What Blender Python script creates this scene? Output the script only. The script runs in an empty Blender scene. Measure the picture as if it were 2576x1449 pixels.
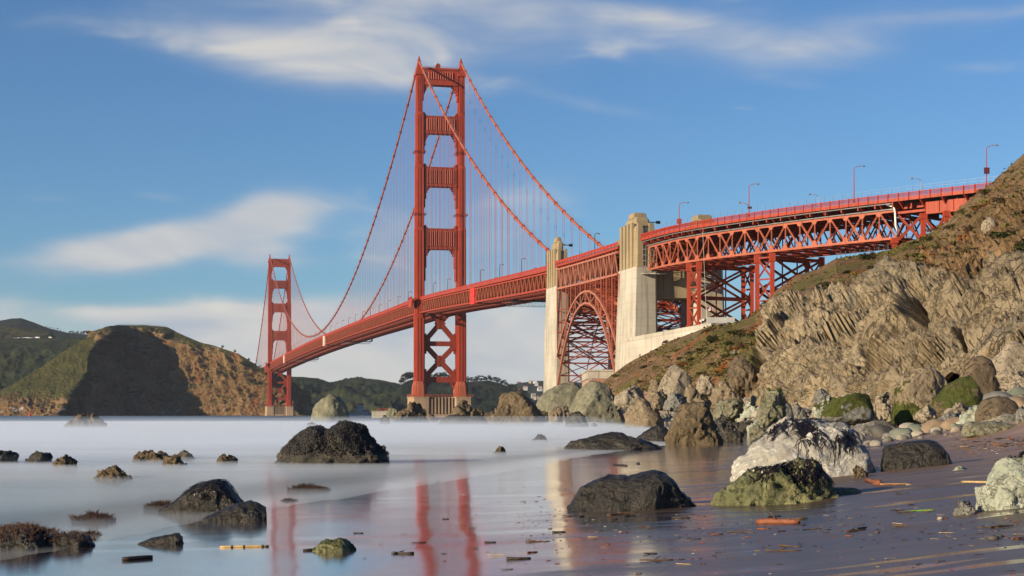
import bpy, bmesh, math, random
import numpy as np
from mathutils import Vector
R = math.radians
SC = bpy.context.scene
COL = SC.collection
random.seed(7)
RNG = np.random.default_rng(11)

# ------------------------------------------------------------------ camera
# pixel numbers below are in a 2576 x 1449 frame: focal F, principal column CX, eye-level row HY
F, CX, HY, HC = 3973.0, 1288.0, 1042.0, 2.2
cam = bpy.data.cameras.new("camera")
cam.sensor_width = 36.0
cam.lens = F / 2576 * 36
cam.shift_y = (HY - 724.5) / 2576
cam.clip_start = 0.5
cam.clip_end = 60000
camo = bpy.data.objects.new("camera", cam)
camo.location = (0, 0, HC)
camo.rotation_euler = (R(90), 0, 0)
COL.objects.link(camo)
SC.camera = camo

# ------------------------------------------------------------------ light
SUN_B, SUN_EL = R(57), R(15)          # left of straight behind the camera, above the horizon
to_sun = Vector((-math.sin(SUN_B) * math.cos(SUN_EL), -math.cos(SUN_B) * math.cos(SUN_EL), math.sin(SUN_EL)))
sl = bpy.data.lights.new("sun", 'SUN')
sl.energy = 5.0
sl.angle = R(0.5)
sl.color = (1.0, 0.79, 0.52)
so = bpy.data.objects.new("sun", sl)
so.rotation_euler = to_sun.to_track_quat('Z', 'Y').to_euler()
COL.objects.link(so)
SC.view_settings.view_transform = 'Standard'
SC.view_settings.look = 'None'
SC.view_settings.exposure = 0.5
SC.view_settings.gamma = 1.0
SC.render.engine = 'CYCLES'
SC.cycles.use_denoising = True
SC.cycles.max_bounces = 6
SC.cycles.volume_bounces = 2
SC.cycles.transparent_max_bounces = 16
SC.cycles.caustics_reflective = False
SC.cycles.caustics_refractive = False


class NT:
    """short-hand for building node trees"""
    def __init__(s, tree):
        s.t = tree; s.n = tree.nodes; s.l = tree.links
    def node(s, typ, **kw):
        n = s.n.new(typ)
        for k, v in kw.items():
            setattr(n, k, v)
        return n
    def put(s, sock, v):
        if v is None:
            return
        if isinstance(v, bpy.types.NodeSocket):
            s.l.new(v, sock)
        else:
            if isinstance(v, tuple) and len(v) == 3 and sock.type == 'RGBA':
                v = (*v, 1.0)
            sock.default_value = v
    def math(s, op, a, b=None, c=None, clamp=False):
        n = s.node('ShaderNodeMath', operation=op, use_clamp=clamp)
        s.put(n.inputs[0], a); s.put(n.inputs[1], b)
        if c is not None: s.put(n.inputs[2], c)
        return n.outputs[0]
    def vmath(s, op, a, b=None):
        n = s.node('ShaderNodeVectorMath', operation=op)
        s.put(n.inputs[0], a); s.put(n.inputs[1], b)
        return n.outputs[0]
    def mix(s, f, a, b, blend='MIX'):
        n = s.node('ShaderNodeMix', data_type='RGBA', blend_type=blend)
        s.put(n.inputs[0], f); s.put(n.inputs[6], a); s.put(n.inputs[7], b)
        return n.outputs[2]
    def ramp(s, f, stops, interp='LINEAR'):
        n = s.node('ShaderNodeValToRGB')
        n.color_ramp.interpolation = interp
        e = n.color_ramp.elements
        while len(e) < len(stops): e.new(0.5)
        for i, (p, c) in enumerate(stops):
            e[i].position = p
            e[i].color = (c, c, c, 1) if not isinstance(c, tuple) else (*c, 1)
        s.put(n.inputs[0], f)
        return n.outputs[0]
    def rng(s, v, a, b, c=0.0, d=1.0, smooth=True):
        n = s.node('ShaderNodeMapRange', interpolation_type='SMOOTHSTEP' if smooth else 'LINEAR')
        s.put(n.inputs[0], v)
        for i, x in enumerate((a, b, c, d)): n.inputs[i + 1].default_value = x
        return n.outputs[0]
    def noise(s, vec, scale=1.0, detail=4.0, rough=0.55, dist=0.0, out=0):
        n = s.node('ShaderNodeTexNoise')
        s.put(n.inputs['Vector'], vec)
        n.inputs['Scale'].default_value = scale
        n.inputs['Detail'].default_value = detail
        n.inputs['Roughness'].default_value = rough
        n.inputs['Distortion'].default_value = dist
        return n.outputs[out]
    def voro(s, vec, scale=1.0, feature='F1', out=0, rnd=1.0):
        n = s.node('ShaderNodeTexVoronoi', feature=feature)
        s.put(n.inputs['Vector'], vec)
        n.inputs['Scale'].default_value = scale
        n.inputs['Randomness'].default_value = rnd
        return n.outputs[out]
    def mapping(s, vec, scale=(1, 1, 1), rot=(0, 0, 0), loc=(0, 0, 0)):
        n = s.node('ShaderNodeMapping')
        s.put(n.inputs[0], vec)
        n.inputs[1].default_value = loc
        n.inputs[2].default_value = rot
        n.inputs[3].default_value = scale
        return n.outputs[0]
    def bump(s, h, strength=0.5, dist=0.1, normal=None):
        n = s.node('ShaderNodeBump')
        n.inputs['Strength'].default_value = strength
        n.inputs['Distance'].default_value = dist
        s.put(n.inputs['Height'], h)
        if normal is not None: s.put(n.inputs['Normal'], normal)
        return n.outputs[0]
    def attr(s, name):
        return s.node('ShaderNodeAttribute', attribute_name=name).outputs['Fac']


# ------------------------------------------------------------------ sky with drawn-out clouds
W = bpy.data.worlds.new("World")
SC.world = W
W.use_nodes = True
w = NT(W.node_tree)
w.n.clear()
sky = w.node('ShaderNodeTexSky', sky_type='NISHITA')
sky.sun_disc = False
sky.sun_elevation = SUN_EL
sky.sun_rotation = math.pi + SUN_B
sky.altitude = 0
sky.air_density = 1.0
sky.dust_density = 0.1
sky.ozone_density = 2.0
tc = w.node('ShaderNodeTexCoord').outputs['Generated']
sx = w.node('ShaderNodeSeparateXYZ'); w.put(sx.inputs[0], tc)
az = w.math('ARCTAN2', sx.outputs[0], sx.outputs[1])
hyp = w.math('SQRT', w.math('ADD', w.math('MULTIPLY', sx.outputs[0], sx.outputs[0]), w.math('MULTIPLY', sx.outputs[1], sx.outputs[1])))
el = w.math('ARCTAN2', sx.outputs[2], hyp)
cv = w.node('ShaderNodeCombineXYZ'); w.put(cv.inputs[0], az); w.put(cv.inputs[1], el)
warp = w.noise(w.mapping(cv.outputs[0], (5, 14, 1)), 1.0, 3, 0.5, 0, 1)
wc = w.node('ShaderNodeSeparateXYZ'); w.put(wc.inputs[0], warp)
azw = w.math('ADD', az, w.math('MULTIPLY', w.math('SUBTRACT', wc.outputs[0], 0.5), 0.05))
elw = w.math('ADD', el, w.math('MULTIPLY', w.math('SUBTRACT', wc.outputs[1], 0.5), 0.016))

def px_dir(u, v):
    a = math.atan((u - CX) / F)
    return a, math.atan((HY - v) / F * math.cos(a))

# cloud banks: centre u, v, half width, half height (pixels), tilt (degrees), strength
CLOUDS = [
    (1000, 20, 520, 120, -4, .46), (840, 150, 340, 85, -8, .42), (560, 100, 260, 60, -4, .34), (1320, 50, 260, 70, -3, .25),
    (450, 598, 280, 50, 13, .82), (680, 535, 110, 58, 10, .66), (270, 650, 190, 42, 3, .66), (660, 650, 120, 40, -3, .6), (390, 490, 70, 18, 0, .32), (110, 500, 90, 20, 0, .2),
    (600, 810, 420, 40, 2, .62), (300, 790, 160, 22, -3, .45), (1300, 880, 480, 110, 0, 1.1), (760, 860, 300, 80, 0, .9), (640, 905, 60, 26, 0, .9), (0, 790, 90, 60, 0, .5),
    (1320, 530, 170, 85, 20, .36), (980, 600, 130, 80, 20, .34),
    (1540, 270, 160, 22, -10, .34), (1850, 100, 320, 60, -10, .30), (2250, 60, 380, 70, 6, .32), (2500, 160, 160, 20, -3, .22), (1990, 205, 110, 14, -8, .16), (1850, 268, 40, 6, -6, .16),
    (2450, 30, 200, 16, 0, .3), (1600, 40, 150, 24, -12, .25), (60, 60, 120, 60, 0, .12),
]
tot = None
for (u, v, hw, hh, tilt, st) in CLOUDS:
    a0, e0 = px_dir(u, v)
    ax, ay = hw / F, hh / F
    t = R(tilt)
    dx = w.math('SUBTRACT', azw, a0); dy = w.math('SUBTRACT', elw, e0)
    p = w.math('MULTIPLY_ADD', dx, math.cos(t) / ax, w.math('MULTIPLY', dy, math.sin(t) / ax))
    q = w.math('MULTIPLY_ADD', dx, -math.sin(t) / ay, w.math('MULTIPLY', dy, math.cos(t) / ay))
    r2 = w.math('ADD', w.math('MULTIPLY', p, p), w.math('MULTIPLY', q, q))
    g = w.math('MULTIPLY', w.math('EXPONENT', w.math('MULTIPLY', r2, -1.0)), st)
    tot = g if tot is None else w.math('ADD', tot, g)
streak = w.noise(w.mapping(cv.outputs[0], (9, 60, 1), (0, 0, R(5))), 1.0, 4, 0.5, 0.3)
soft = w.noise(w.mapping(cv.outputs[0], (11, 30, 1), (0, 0, R(10))), 1.0, 3, 0.5, 0.5)
mod = w.math('ADD', w.rng(streak, 0.25, 0.7, 0.80, 1.15, False), w.rng(soft, 0.3, 0.7, -0.28, 0.26, False))
dens = w.math('MULTIPLY', tot, mod)
band = w.math('MULTIPLY', w.rng(el, 0.065, 0.005, 0.0, 0.6), w.rng(streak, 0.3, 0.65, 0.6, 1.1, False))
dens = w.math('ADD', dens, band)
# thin cirrus everywhere, also behind the camera
dens = w.math('ADD', dens, w.math('MULTIPLY', w.rng(soft, 0.5, 0.85, 0, 0.35), w.rng(streak, 0.35, 0.7, 0.2, 1.0)))
dens = w.rng(dens, 0.06, 0.85, 0.0, 0.92)
cloudc = w.mix(w.rng(soft, 0.3, 0.7, 0, 1, False), (4.6, 5.0, 5.8), (7.2, 6.9, 6.4))
skyc = w.mix(1.0, sky.outputs[0], (0.57, 0.86, 1.22), 'MULTIPLY')
colr = w.mix(dens, skyc, cloudc)
bg = w.node('ShaderNodeBackground')
w.put(bg.inputs[0], colr)
bg.inputs[1].default_value = 0.07
wo = w.node('ShaderNodeOutputWorld')
w.l.new(bg.outputs[0], wo.inputs[0])

# ------------------------------------------------------------------ numpy noise
def _hash(ix, iy, iz, seed):
    h = (ix * 374761393 + iy * 668265263 + iz * 2147483647 + seed * 1274126177) & 0xFFFFFFFF
    h = ((h ^ (h >> 13)) * 1274126177) & 0xFFFFFFFF
    h = (h ^ (h >> 16)) & 0xFFFFFFFF
    return h.astype(np.float64) / 4294967295.0

def vnoise(p, seed=0):
    """smooth value noise 0..1 of points (n,3)"""
    i = np.floor(p).astype(np.int64)
    f = p - i
    f = f * f * f * (f * (f * 6 - 15) + 10)
    out = 0
    for dx in (0, 1):
        wx = f[:, 0] if dx else 1 - f[:, 0]
        for dy in (0, 1):
            wy = f[:, 1] if dy else 1 - f[:, 1]
            for dz in (0, 1):
                wz = f[:, 2] if dz else 1 - f[:, 2]
                out = out + wx * wy * wz * _hash(i[:, 0] + dx, i[:, 1] + dy, i[:, 2] + dz, seed)
    return out

def fbm(p, octaves=4, gain=0.5, seed=0, ridged=False):
    s = 0; a = 1.0; t = 0; q = np.array(p, dtype=np.float64)
    for o in range(octaves):
        n = vnoise(q, seed + o * 17)
        if ridged: n = 1 - np.abs(2 * n - 1)
        s = s + a * n; t += a; a *= gain
        q = q * 2.03 + 5.3
    return s / t          # 0..1

def cells(p, seed=0):
    """cellular noise: distance to nearest and second nearest feature point"""
    i = np.floor(p).astype(np.int64)
    d1 = np.full(len(p), 9.0); d2 = np.full(len(p), 9.0); cid = np.zeros(len(p))
    for dx in (-1, 0, 1):
        for dy in (-1, 0, 1):
            for dz in (-1, 0, 1):
                c = i + (dx, dy, dz)
                fx = _hash(c[:, 0], c[:, 1], c[:, 2], seed + 1); fy = _hash(c[:, 0], c[:, 1], c[:, 2], seed + 2); fz = _hash(c[:, 0], c[:, 1], c[:, 2], seed + 3)
                d = np.sqrt((c[:, 0] + fx - p[:, 0]) ** 2 + (c[:, 1] + fy - p[:, 1]) ** 2 + (c[:, 2] + fz - p[:, 2]) ** 2)
                near = d < d1
                d2 = np.where(near, d1, np.minimum(d2, d))
                cid = np.where(near, fx * 0.6 + fy * 0.4, cid)
                d1 = np.where(near, d, d1)
    return d1, d2, cid

def shards(p, seed=0, tilt=1.0):
    """broken rock: each cell is a plane with its own level and tilt"""
    i = np.floor(p).astype(np.int64)
    best = np.full(len(p), 9.0); out = np.zeros(len(p))
    for dx in (-1, 0, 1):
        for dy in (-1, 0, 1):
            for dz in (-1, 0, 1):
                c = i + (dx, dy, dz)
                h = [_hash(c[:, 0], c[:, 1], c[:, 2], seed + k) for k in range(7)]
                v = p - c - np.stack(h[:3], -1)
                d = np.abs(v).sum(1) * .6 + np.sqrt((v ** 2).sum(1)) * .4
                val = (h[3] - .5) + tilt * ((h[4] - .5) * v[:, 0] + (h[5] - .5) * v[:, 1] + (h[6] - .5) * v[:, 2]) * 1.6
                near = d < best
                out = np.where(near, val, out); best = np.where(near, d, best)
    return out

# ------------------------------------------------------------------ object helpers
def link(name, me, mat=None, parent=None):
    o = bpy.data.objects.new(name, me)
    COL.objects.link(o)
    if mat is not None and me is not None and len(me.materials) == 0:
        me.materials.append(mat)
    if parent is not None: o.parent = parent
    return o

def tag(o, label=None, cat=None, group=None, kind=None):
    if label: o["label"] = label
    if cat: o["category"] = cat
    if group: o["group"] = group
    if kind: o["kind"] = kind
    return o

def empty(name, loc=(0, 0, 0), label=None, cat=None, group=None):
    o = bpy.data.objects.new(name, None)
    o.empty_display_size = 0.5
    o.location = loc
    COL.objects.link(o)
    return tag(o, label, cat, group)

def copy_tree(o, parent=None):
    c = o.copy(); COL.objects.link(c)
    if parent is not None: c.parent = parent
    for ch in list(o.children):
        copy_tree(ch, c)
    return c

def np_mesh(name, verts, faces, smooth=False):
    me = bpy.data.meshes.new(name)
    verts = np.asarray(verts, dtype=np.float32)
    faces = np.asarray(faces, dtype=np.int32)
    n, k = faces.shape
    me.vertices.add(len(verts)); me.vertices.foreach_set('co', verts.ravel())
    me.loops.add(n * k); me.loops.foreach_set('vertex_index', faces.ravel())
    me.polygons.add(n); me.polygons.foreach_set('loop_start', np.arange(0, n * k, k, dtype=np.int32))
    me.polygons.foreach_set('loop_total', np.full(n, k, dtype=np.int32))
    me.update(calc_edges=True)
    if smooth:
        me.polygons.foreach_set('use_smooth', np.ones(n, dtype=bool))
    return me

def add_attr(me, name, vals):
    a = me.attributes.new(name, 'FLOAT', 'POINT')
    a.data.foreach_set('value', np.asarray(vals, dtype=np.float32))

class MB:
    """collects boxes, bars and tubes into one mesh"""
    def __init__(s):
        s.v = []; s.f = []
    def hexa(s, c):
        b = len(s.v); s.v += [tuple(x) for x in c]
        s.f += [(b, b + 3, b + 2, b + 1), (b + 4, b + 5, b + 6, b + 7), (b, b + 1, b + 5, b + 4), (b + 1, b + 2, b + 6, b + 5), (b + 2, b + 3, b + 7, b + 6), (b + 3, b, b + 4, b + 7)]
    def box(s, lo, hi):
        x0, y0, z0 = lo; x1, y1, z1 = hi
        s.hexa([(x0, y0, z0), (x1, y0, z0), (x1, y1, z0), (x0, y1, z0), (x0, y0, z1), (x1, y0, z1), (x1, y1, z1), (x0, y1, z1)])
    def bar(s, p0, p1, w, h, side=(0, 0, 1)):
        """beam from p0 to p1, w across, h along the 'side' direction"""
        p0 = Vector(p0); p1 = Vector(p1)
        d = p1 - p0
        if d.length < 1e-6: return
        d.normalize()
        up = Vector(side)
        a = d.cross(up)
        if a.length < 1e-4:
            a = d.cross(Vector((1, 0.3, 0)))
        a.normalize(); b = a.cross(d); b.normalize()
        a *= w / 2; b *= h / 2
        s.hexa([p0 - a - b, p0 + a - b, p0 + a + b, p0 - a + b, p1 - a - b, p1 + a - b, p1 + a + b, p1 - a + b])
    def prism(s, loop, z0, z1):
        b = len(s.v); n = len(loop)
        s.v += [(x, y, z0) for x, y in loop] + [(x, y, z1) for x, y in loop]
        for i in range(n):
            j = (i + 1) % n
            s.f.append((b + i, b + j, b + n + j, b + n + i))
        s.f.append(tuple(b + n - 1 - i for i in range(n)))
        s.f.append(tuple(b + n + i for i in range(n)))
    def loft(s, loops, close=True):
        b = len(s.v); n = len(loops[0])
        for L in loops: s.v += [tuple(p) for p in L]
        for k in range(len(loops) - 1):
            for i in range(n):
                j = (i + 1) % n
                s.f.append((b + k * n + i, b + k * n + j, b + (k + 1) * n + j, b + (k + 1) * n + i))
        if close:
            s.f.append(tuple(b + n - 1 - i for i in range(n)))
            m = b + (len(loops) - 1) * n
            s.f.append(tuple(m + i for i in range(n)))
    def tube(s, pts, r, n=8, close=True):
        pts = [Vector(p) for p in pts]
        rs = r if isinstance(r, (list, tuple)) else [r] * len(pts)
        loops = []
        for i, p in enumerate(pts):
            d = (pts[min(i + 1, len(pts) - 1)] - pts[max(i - 1, 0)]).normalized()
            a = d.cross(Vector((0, 0, 1)))
            if a.length < 1e-3: a = d.cross(Vector((1, 0, 0)))
            a.normalize(); bb = d.cross(a).normalized()
            loops.append([p + (a * math.cos(2 * math.pi * k / n) + bb * math.sin(2 * math.pi * k / n)) * rs[i] for k in range(n)])
        s.loft(loops, close)
    def build(s, name, mat, parent=None, smooth=False):
        me = bpy.data.meshes.new(name)
        me.from_pydata(s.v, [], s.f)
        if smooth: me.polygons.foreach_set('use_smooth', [True] * len(me.polygons))
        me.update()
        return link(name, me, mat, parent)

# ------------------------------------------------------------------ materials
MATS = {}
def new_mat(name):
    m = bpy.data.materials.new(name)
    m.use_nodes = True
    t = NT(m.node_tree)
    t.n.clear()
    out = t.node('ShaderNodeOutputMaterial')
    return m, t, out

def principled(t, out, col, rough=0.6, normal=None, metal=0.0, spec=0.5, coat=None):
    b = t.node('ShaderNodeBsdfPrincipled')
    t.put(b.inputs['Base Color'], col)
    t.put(b.inputs['Roughness'], rough)
    b.inputs['Metallic'].default_value = metal
    t.put(b.inputs['Specular IOR Level'], spec)
    if normal is not None: t.put(b.inputs['Normal'], normal)
    if coat is not None:
        t.put(b.inputs['Coat Weight'], coat); b.inputs['Coat Roughness'].default_value = 0.12
    t.l.new(b.outputs[0], out.inputs[0])
    return b

def simple(name, col, rough=0.6, metal=0.0, var=0.25, scale=1.0, bump=0.0, spec=0.5):
    m, t, out = new_mat(name)
    P = t.node('ShaderNodeTexCoord').outputs['Object']
    n = t.noise(P, scale, 5, 0.6)
    k = t.rng(n, 0.25, 0.75, 1 - var, 1 + var, False)
    c = t.vmath('SCALE', col); t.n[-1].inputs['Scale'].default_value = 1
    t.put(t.n[-1].inputs['Scale'], k)
    nb = t.bump(n, bump, 0.05) if bump else None
    principled(t, out, c, rough, nb, metal, spec)
    MATS[name] = m
    return m

def steel_paint(name, col, scale=0.15, fade=0.3):
    """weathered orange bridge paint: sun-faded patches, dirt runs, darker rust marks"""
    m, t, out = new_mat(name)
    P = t.node('ShaderNodeTexCoord').outputs['Object']
    big = t.noise(P, scale, 4, 0.6)
    run = t.noise(t.mapping(P, (1.4, 1.4, 0.06)), 1.0, 4, 0.65)
    fine = t.noise(P, 1.3, 4, 0.7)
    faded = tuple(min(1, c * 1.25 + 0.016) for c in col)
    dirt = tuple(c * 0.55 for c in col)
    c = t.mix(t.rng(big, 0.35, 0.7, 0, fade), col, faded)
    c = t.mix(t.rng(run, 0.46, 0.70, 0, 0.7), c, dirt)
    c = t.mix(t.rng(fine, 0.62, 0.75, 0, 0.5), c, (0.16, 0.035, 0.02))
    principled(t, out, c, 0.55, t.bump(fine, 0.2, 0.05), 0, 0.35)
    MATS[name] = m
    return m

ORANGE = steel_paint('orange_paint', (0.345, 0.048, 0.020))
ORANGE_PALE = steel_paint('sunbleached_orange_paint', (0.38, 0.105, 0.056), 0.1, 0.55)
ORANGE_DIM = steel_paint('shaded_orange_paint', (0.27, 0.044, 0.022), 0.12, 0.2)  # darker orange: shade inside and under the deck is put into the colour
PRIMER = steel_paint('pink_primer', (0.40, 0.15, 0.095), 0.1, 0.4)
RAILRED = steel_paint('rail_red_paint', (0.38, 0.045, 0.024), 0.2, 0.2)

def concrete_mat(name, col, streak=0.5, board=True):
    m, t, out = new_mat(name)
    P = t.node('ShaderNodeTexCoord').outputs['Object']
    big = t.noise(P, 0.06, 5, 0.6)
    run = t.noise(t.mapping(P, (0.8, 0.8, 0.035)), 1.0, 5, 0.65)
    fine = t.noise(P, 2.0, 5, 0.7)
    sep = t.node('ShaderNodeSeparateXYZ'); t.put(sep.inputs[0], P)
    lift = t.math('FRACT', t.math('MULTIPLY', sep.outputs[2], 0.36))
    joint = t.math('MULTIPLY', t.rng(lift, 0.0, 0.045, 1.0, 0.0), 0.55)
    dark = tuple(x * 0.45 for x in (col[0], col[1] * 0.92, col[2] * 0.8))
    c = t.mix(t.rng(big, 0.3, 0.7), tuple(x * 0.82 for x in col), tuple(min(1, x * 1.12) for x in col))
    c = t.mix(t.rng(run, 0.47, 0.74, 0, streak), c, dark)
    c = t.mix(t.rng(fine, 0.6, 0.8, 0, 0.35), c, dark)
    if board: c = t.mix(joint, c, dark)
    principled(t, out, c, 0.85, t.bump(t.math('SUBTRACT', fine, joint), 0.25, 0.12), 0, 0.2)
    MATS[name] = m
    return m
CONC = concrete_mat('weathered_concrete', (0.46, 0.435, 0.37), 0.85)
CONC_DIRTY = concrete_mat('stained_concrete', (0.40, 0.33, 0.23), 0.8)
CONC_CAP = concrete_mat('browned_concrete', (0.33, 0.265, 0.165), 0.7)
CONC_WHITE = concrete_mat('whitewashed_concrete', (0.52, 0.485, 0.42), 0.5)
CONC_PIER = concrete_mat('rust_stained_concrete', (0.42, 0.30, 0.20), 0.7)
ASPHALT = simple('asphalt', (0.05, 0.05, 0.052), 0.9, 0, 0.3, 0.5)
DARK = simple('dark_metal', (0.03, 0.03, 0.032), 0.45, 0.6, 0.3, 0.6)
GREYMETAL = simple('grey_metal', (0.30, 0.31, 0.32), 0.5, 0.5, 0.2, 0.6)
WHITE = simple('white_paint', (0.78, 0.77, 0.74), 0.5, 0, 0.1, 0.5)
REDTARP = simple('red_tarpaulin', (0.56, 0.035, 0.025), 0.7, 0, 0.25, 0.35, 0.4)
PALETARP = simple('pale_tarpaulin', (0.66, 0.50, 0.44), 0.75, 0, 0.2, 0.3, 0.4)
BRICK = None

def brick_mat():
    m, t, out = new_mat('red_brick')
    P = t.node('ShaderNodeTexCoord').outputs['Object']
    br = t.node('ShaderNodeTexBrick')
    t.put(br.inputs['Vector'], t.mapping(P, (1, 1, 1), (R(90), 0, 0)))
    br.inputs['Color1'].default_value = (0.30, 0.085, 0.05, 1); br.inputs['Color2'].default_value = (0.38, 0.14, 0.09, 1)
    br.inputs['Mortar'].default_value = (0.42, 0.33, 0.26, 1)
    br.inputs['Scale'].default_value = 1.0; br.inputs['Brick Width'].default_value = 0.8; br.inputs['Row Height'].default_value = 0.3
    br.inputs['Mortar Size'].default_value = 0.03
    n = t.noise(P, 0.4, 4, 0.6)
    c = t.mix(t.rng(n, 0.4, 0.7, 0, 0.5), br.outputs[0], (0.45, 0.30, 0.22))
    principled(t, out, c, 0.9)
    return m
BRICK = brick_mat()

# ------------------------------------------------------------------ bridge axis
AL = math.asin(0.2241)
AX = Vector((-math.sin(AL), math.cos(AL), 0))      # along the bridge, northwards
TX = Vector((math.cos(AL), math.sin(AL), 0))       # across, eastwards
S0 = Vector((-46.3, 1016.0, 0))
LEN = 1280.0
HALF = 13.2
def P(s, t, z):
    q = S0 + AX * s + TX * t
    return Vector((q.x, q.y, z))

_ds = [-470, -443, -343, -170, 0, 160, 320, 480, 640, 800, 960, 1120, 1280, 1450, 1640]
_dz = [65.0, 64.8, 66.6, 72.1, 77.2, 78.6, 79.8, 80.5, 80.8, 80.4, 79.4, 78.0, 76.2, 73.0, 69.0]
def rail_z(s):
    """height of the railing top; cubic-smoothed through measured points"""
    i = max(1, min(len(_ds) - 3, int(np.searchsorted(_ds, s)) - 1))
    x0, x1 = _ds[i], _ds[i + 1]
    m0 = (_dz[i + 1] - _dz[i - 1]) / (_ds[i + 1] - _ds[i - 1]); m1 = (_dz[i + 2] - _dz[i]) / (_ds[i + 2] - _ds[i])
    h = x1 - x0; u = (s - x0) / h
    return ((2 * u**3 - 3 * u**2 + 1) * _dz[i] + (u**3 - 2 * u**2 + u) * h * m0 + (-2 * u**3 + 3 * u**2) * _dz[i + 1] + (u**3 - u**2) * h * m1)

def cable_z(s):
    top = 229.0
    if 0 <= s <= LEN:
        a = (s - LEN / 2) / (LEN / 2)
        low = 84.2
        return low + (top - low) * a * a
    d = -s if s < 0 else s - LEN
    u = d / 343.0
    return top + (71.0 - top) * u - 4 * 12.5 * u * (1 - u)

# ------------------------------------------------------------------ towers
def tower(s_c, near, label):
    T = empty('bridge_tower', P(s_c, 0, 0), label, 'bridge tower')
    base = P(s_c, 0, 0)
    def L(s, t, z):          # local to the tower's empty
        q = AX * s + TX * t
        return Vector((q.x, q.y, z))
    # (z0, z1, inner t, outer t, half length along s)
    secs = [(23.0, 66.0, 10.2, 16.9, 4.9), (66.0, 122.0, 10.35, 16.7, 4.7), (122.0, 162.0, 10.6, 16.4, 4.3), (162.0, 196.0, 11.0, 16.1, 3.9), (196.0, 219.5, 11.5, 15.9, 3.5)]
    def plan(ti, to, hs, sg, k=0.16):
        """stepped leg section: three shallow setbacks toward each corner"""
        m = (ti + to) / 2; hw = (to - ti) / 2
        pts = []
        for (a, b) in ((1, .38), (.86, .38), (.86, .66), (.72, .66), (.72, .84), (.45, .84), (.45, 1)):
            pts.append((a, b))
        q = [(x, y) for x, y in pts] + [(-x, y) for x, y in reversed(pts)]
        q = q + [(x, -y) for x, y in reversed(q)]
        return [(m * sg + x * hw, y * hs) for x, y in q]
    for sg in (-1, 1):
        mb = MB()
        for (z0, z1, ti, to, hs) in secs:
            lp = plan(ti, to, hs, sg)
            bev = 1.6 if z1 > 66 else 0.0
            lo = [L(s, t, z0) for t, s in lp]; hi = [L(s, t, z1 - bev) for t, s in lp]
            loops = [lo, hi]
            if bev:
                cen = (ti + to) / 2 * sg
                loops.append([L(s * 0.94, cen + (t - cen) * 0.92, z1) for t, s in lp])
            mb.loft(loops)
            # fluted pilasters on the two broad faces
            for e in (-1, 1):
                for q in (-0.28, 0.0, 0.28):
                    tm = (ti + to) / 2 * sg + q * (to - ti)
                    mb.hexa([L(e * (hs + .22 * (1 if abs(q) < .1 else .5)) , tm - .35, z0 + .4), L(e * (hs - .8), tm - .35, z0 + .4), L(e * (hs - .8), tm + .35, z0 + .4), L(e * (hs + .22 * (1 if abs(q) < .1 else .5)), tm + .35, z0 + .4),
                             L(e * (hs + .22 * (1 if abs(q) < .1 else .5)), tm - .35, z1 - 2.2), L(e * (hs - .8), tm - .35, z1 - 2.2), L(e * (hs - .8), tm + .35, z1 - 2.2), L(e * (hs + .22 * (1 if abs(q) < .1 else .5)), tm + .35, z1 - 2.2)])
        leg = mb.build('leg', ORANGE, T)
        # flared base plinth of the leg
        fb = MB()
        lp0 = plan(8.9, 18.3, 6.6, sg); lp1 = plan(9.2, 17.9, 6.1, sg); lp2 = plan(10.1, 17.0, 5.0, sg)
        fb.loft([[L(s, t, 13.3) for t, s in lp0], [L(s, t, 20.3) for t, s in lp1], [L(s, t, 23.2) for t, s in lp2]])
        fb.build('leg_base', ORANGE_PALE if near else ORANGE, T)
        # saddle housing with its peak and the aircraft beacon
        sd = MB()
        c = 13.7 * sg
        def ring(hs, ht, z): return [L(-hs, c - ht, z), L(hs, c - ht, z), L(hs, c + ht, z), L(-hs, c + ht, z)]
        sd.loft([ring(3.9, 2.5, 219.4), ring(3.9, 2.5, 221.2), ring(3.2, 2.0, 222.0), ring(2.9, 1.8, 224.2), ring(2.2, .95, 226.4), ring(1.7, .7, 229.6)])
        sdo = sd.build('saddle_housing', ORANGE, T)
        bc = MB(); bc.tube([L(0, c, 229.5), L(0, c, 230.3), L(0, c, 231.6)], [.9, .55, .5], 10); bc.build('beacon', ORANGE_DIM, sdo)
        if near:
            for zz in (122.6, 162.6):
                pf = MB()
                ti, to, hs = (10.35, 16.7, 4.7) if zz < 150 else (10.6, 16.4, 4.3)
                m_ = (ti + to) / 2 * sg; hw = (to - ti) / 2 + .55; hs += .55
                lpz = [L(-hs, m_ - hw, zz + 7.2), L(hs, m_ - hw, zz + 7.2), L(hs, m_ + hw, zz + 7.2), L(-hs, m_ + hw, zz + 7.2)]
                for i in range(4):
                    a, b = lpz[i], lpz[(i + 1) % 4]
                    for dz in (0, .55, 1.1): pf.bar(a + Vector((0, 0, dz)), b + Vector((0, 0, dz)), .18, .18)
                    for k in range(5): 
                        q = a.lerp(b, k / 5); pf.bar(q, q + Vector((0, 0, 1.1)), .12, .12)
                pf.build('maintenance_rail', ORANGE_DIM, T)
    # portal struts: panel with stepped haunches below and a fluted field
    struts = [(224.0, 213.6, 11.4, 2.9, 6), (193.6, 182.4, 11.0, 3.1, 8), (160.8, 148.4, 10.6, 3.3, 8), (121.4, 108.2, 10.35, 3.4, 12)]
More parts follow.
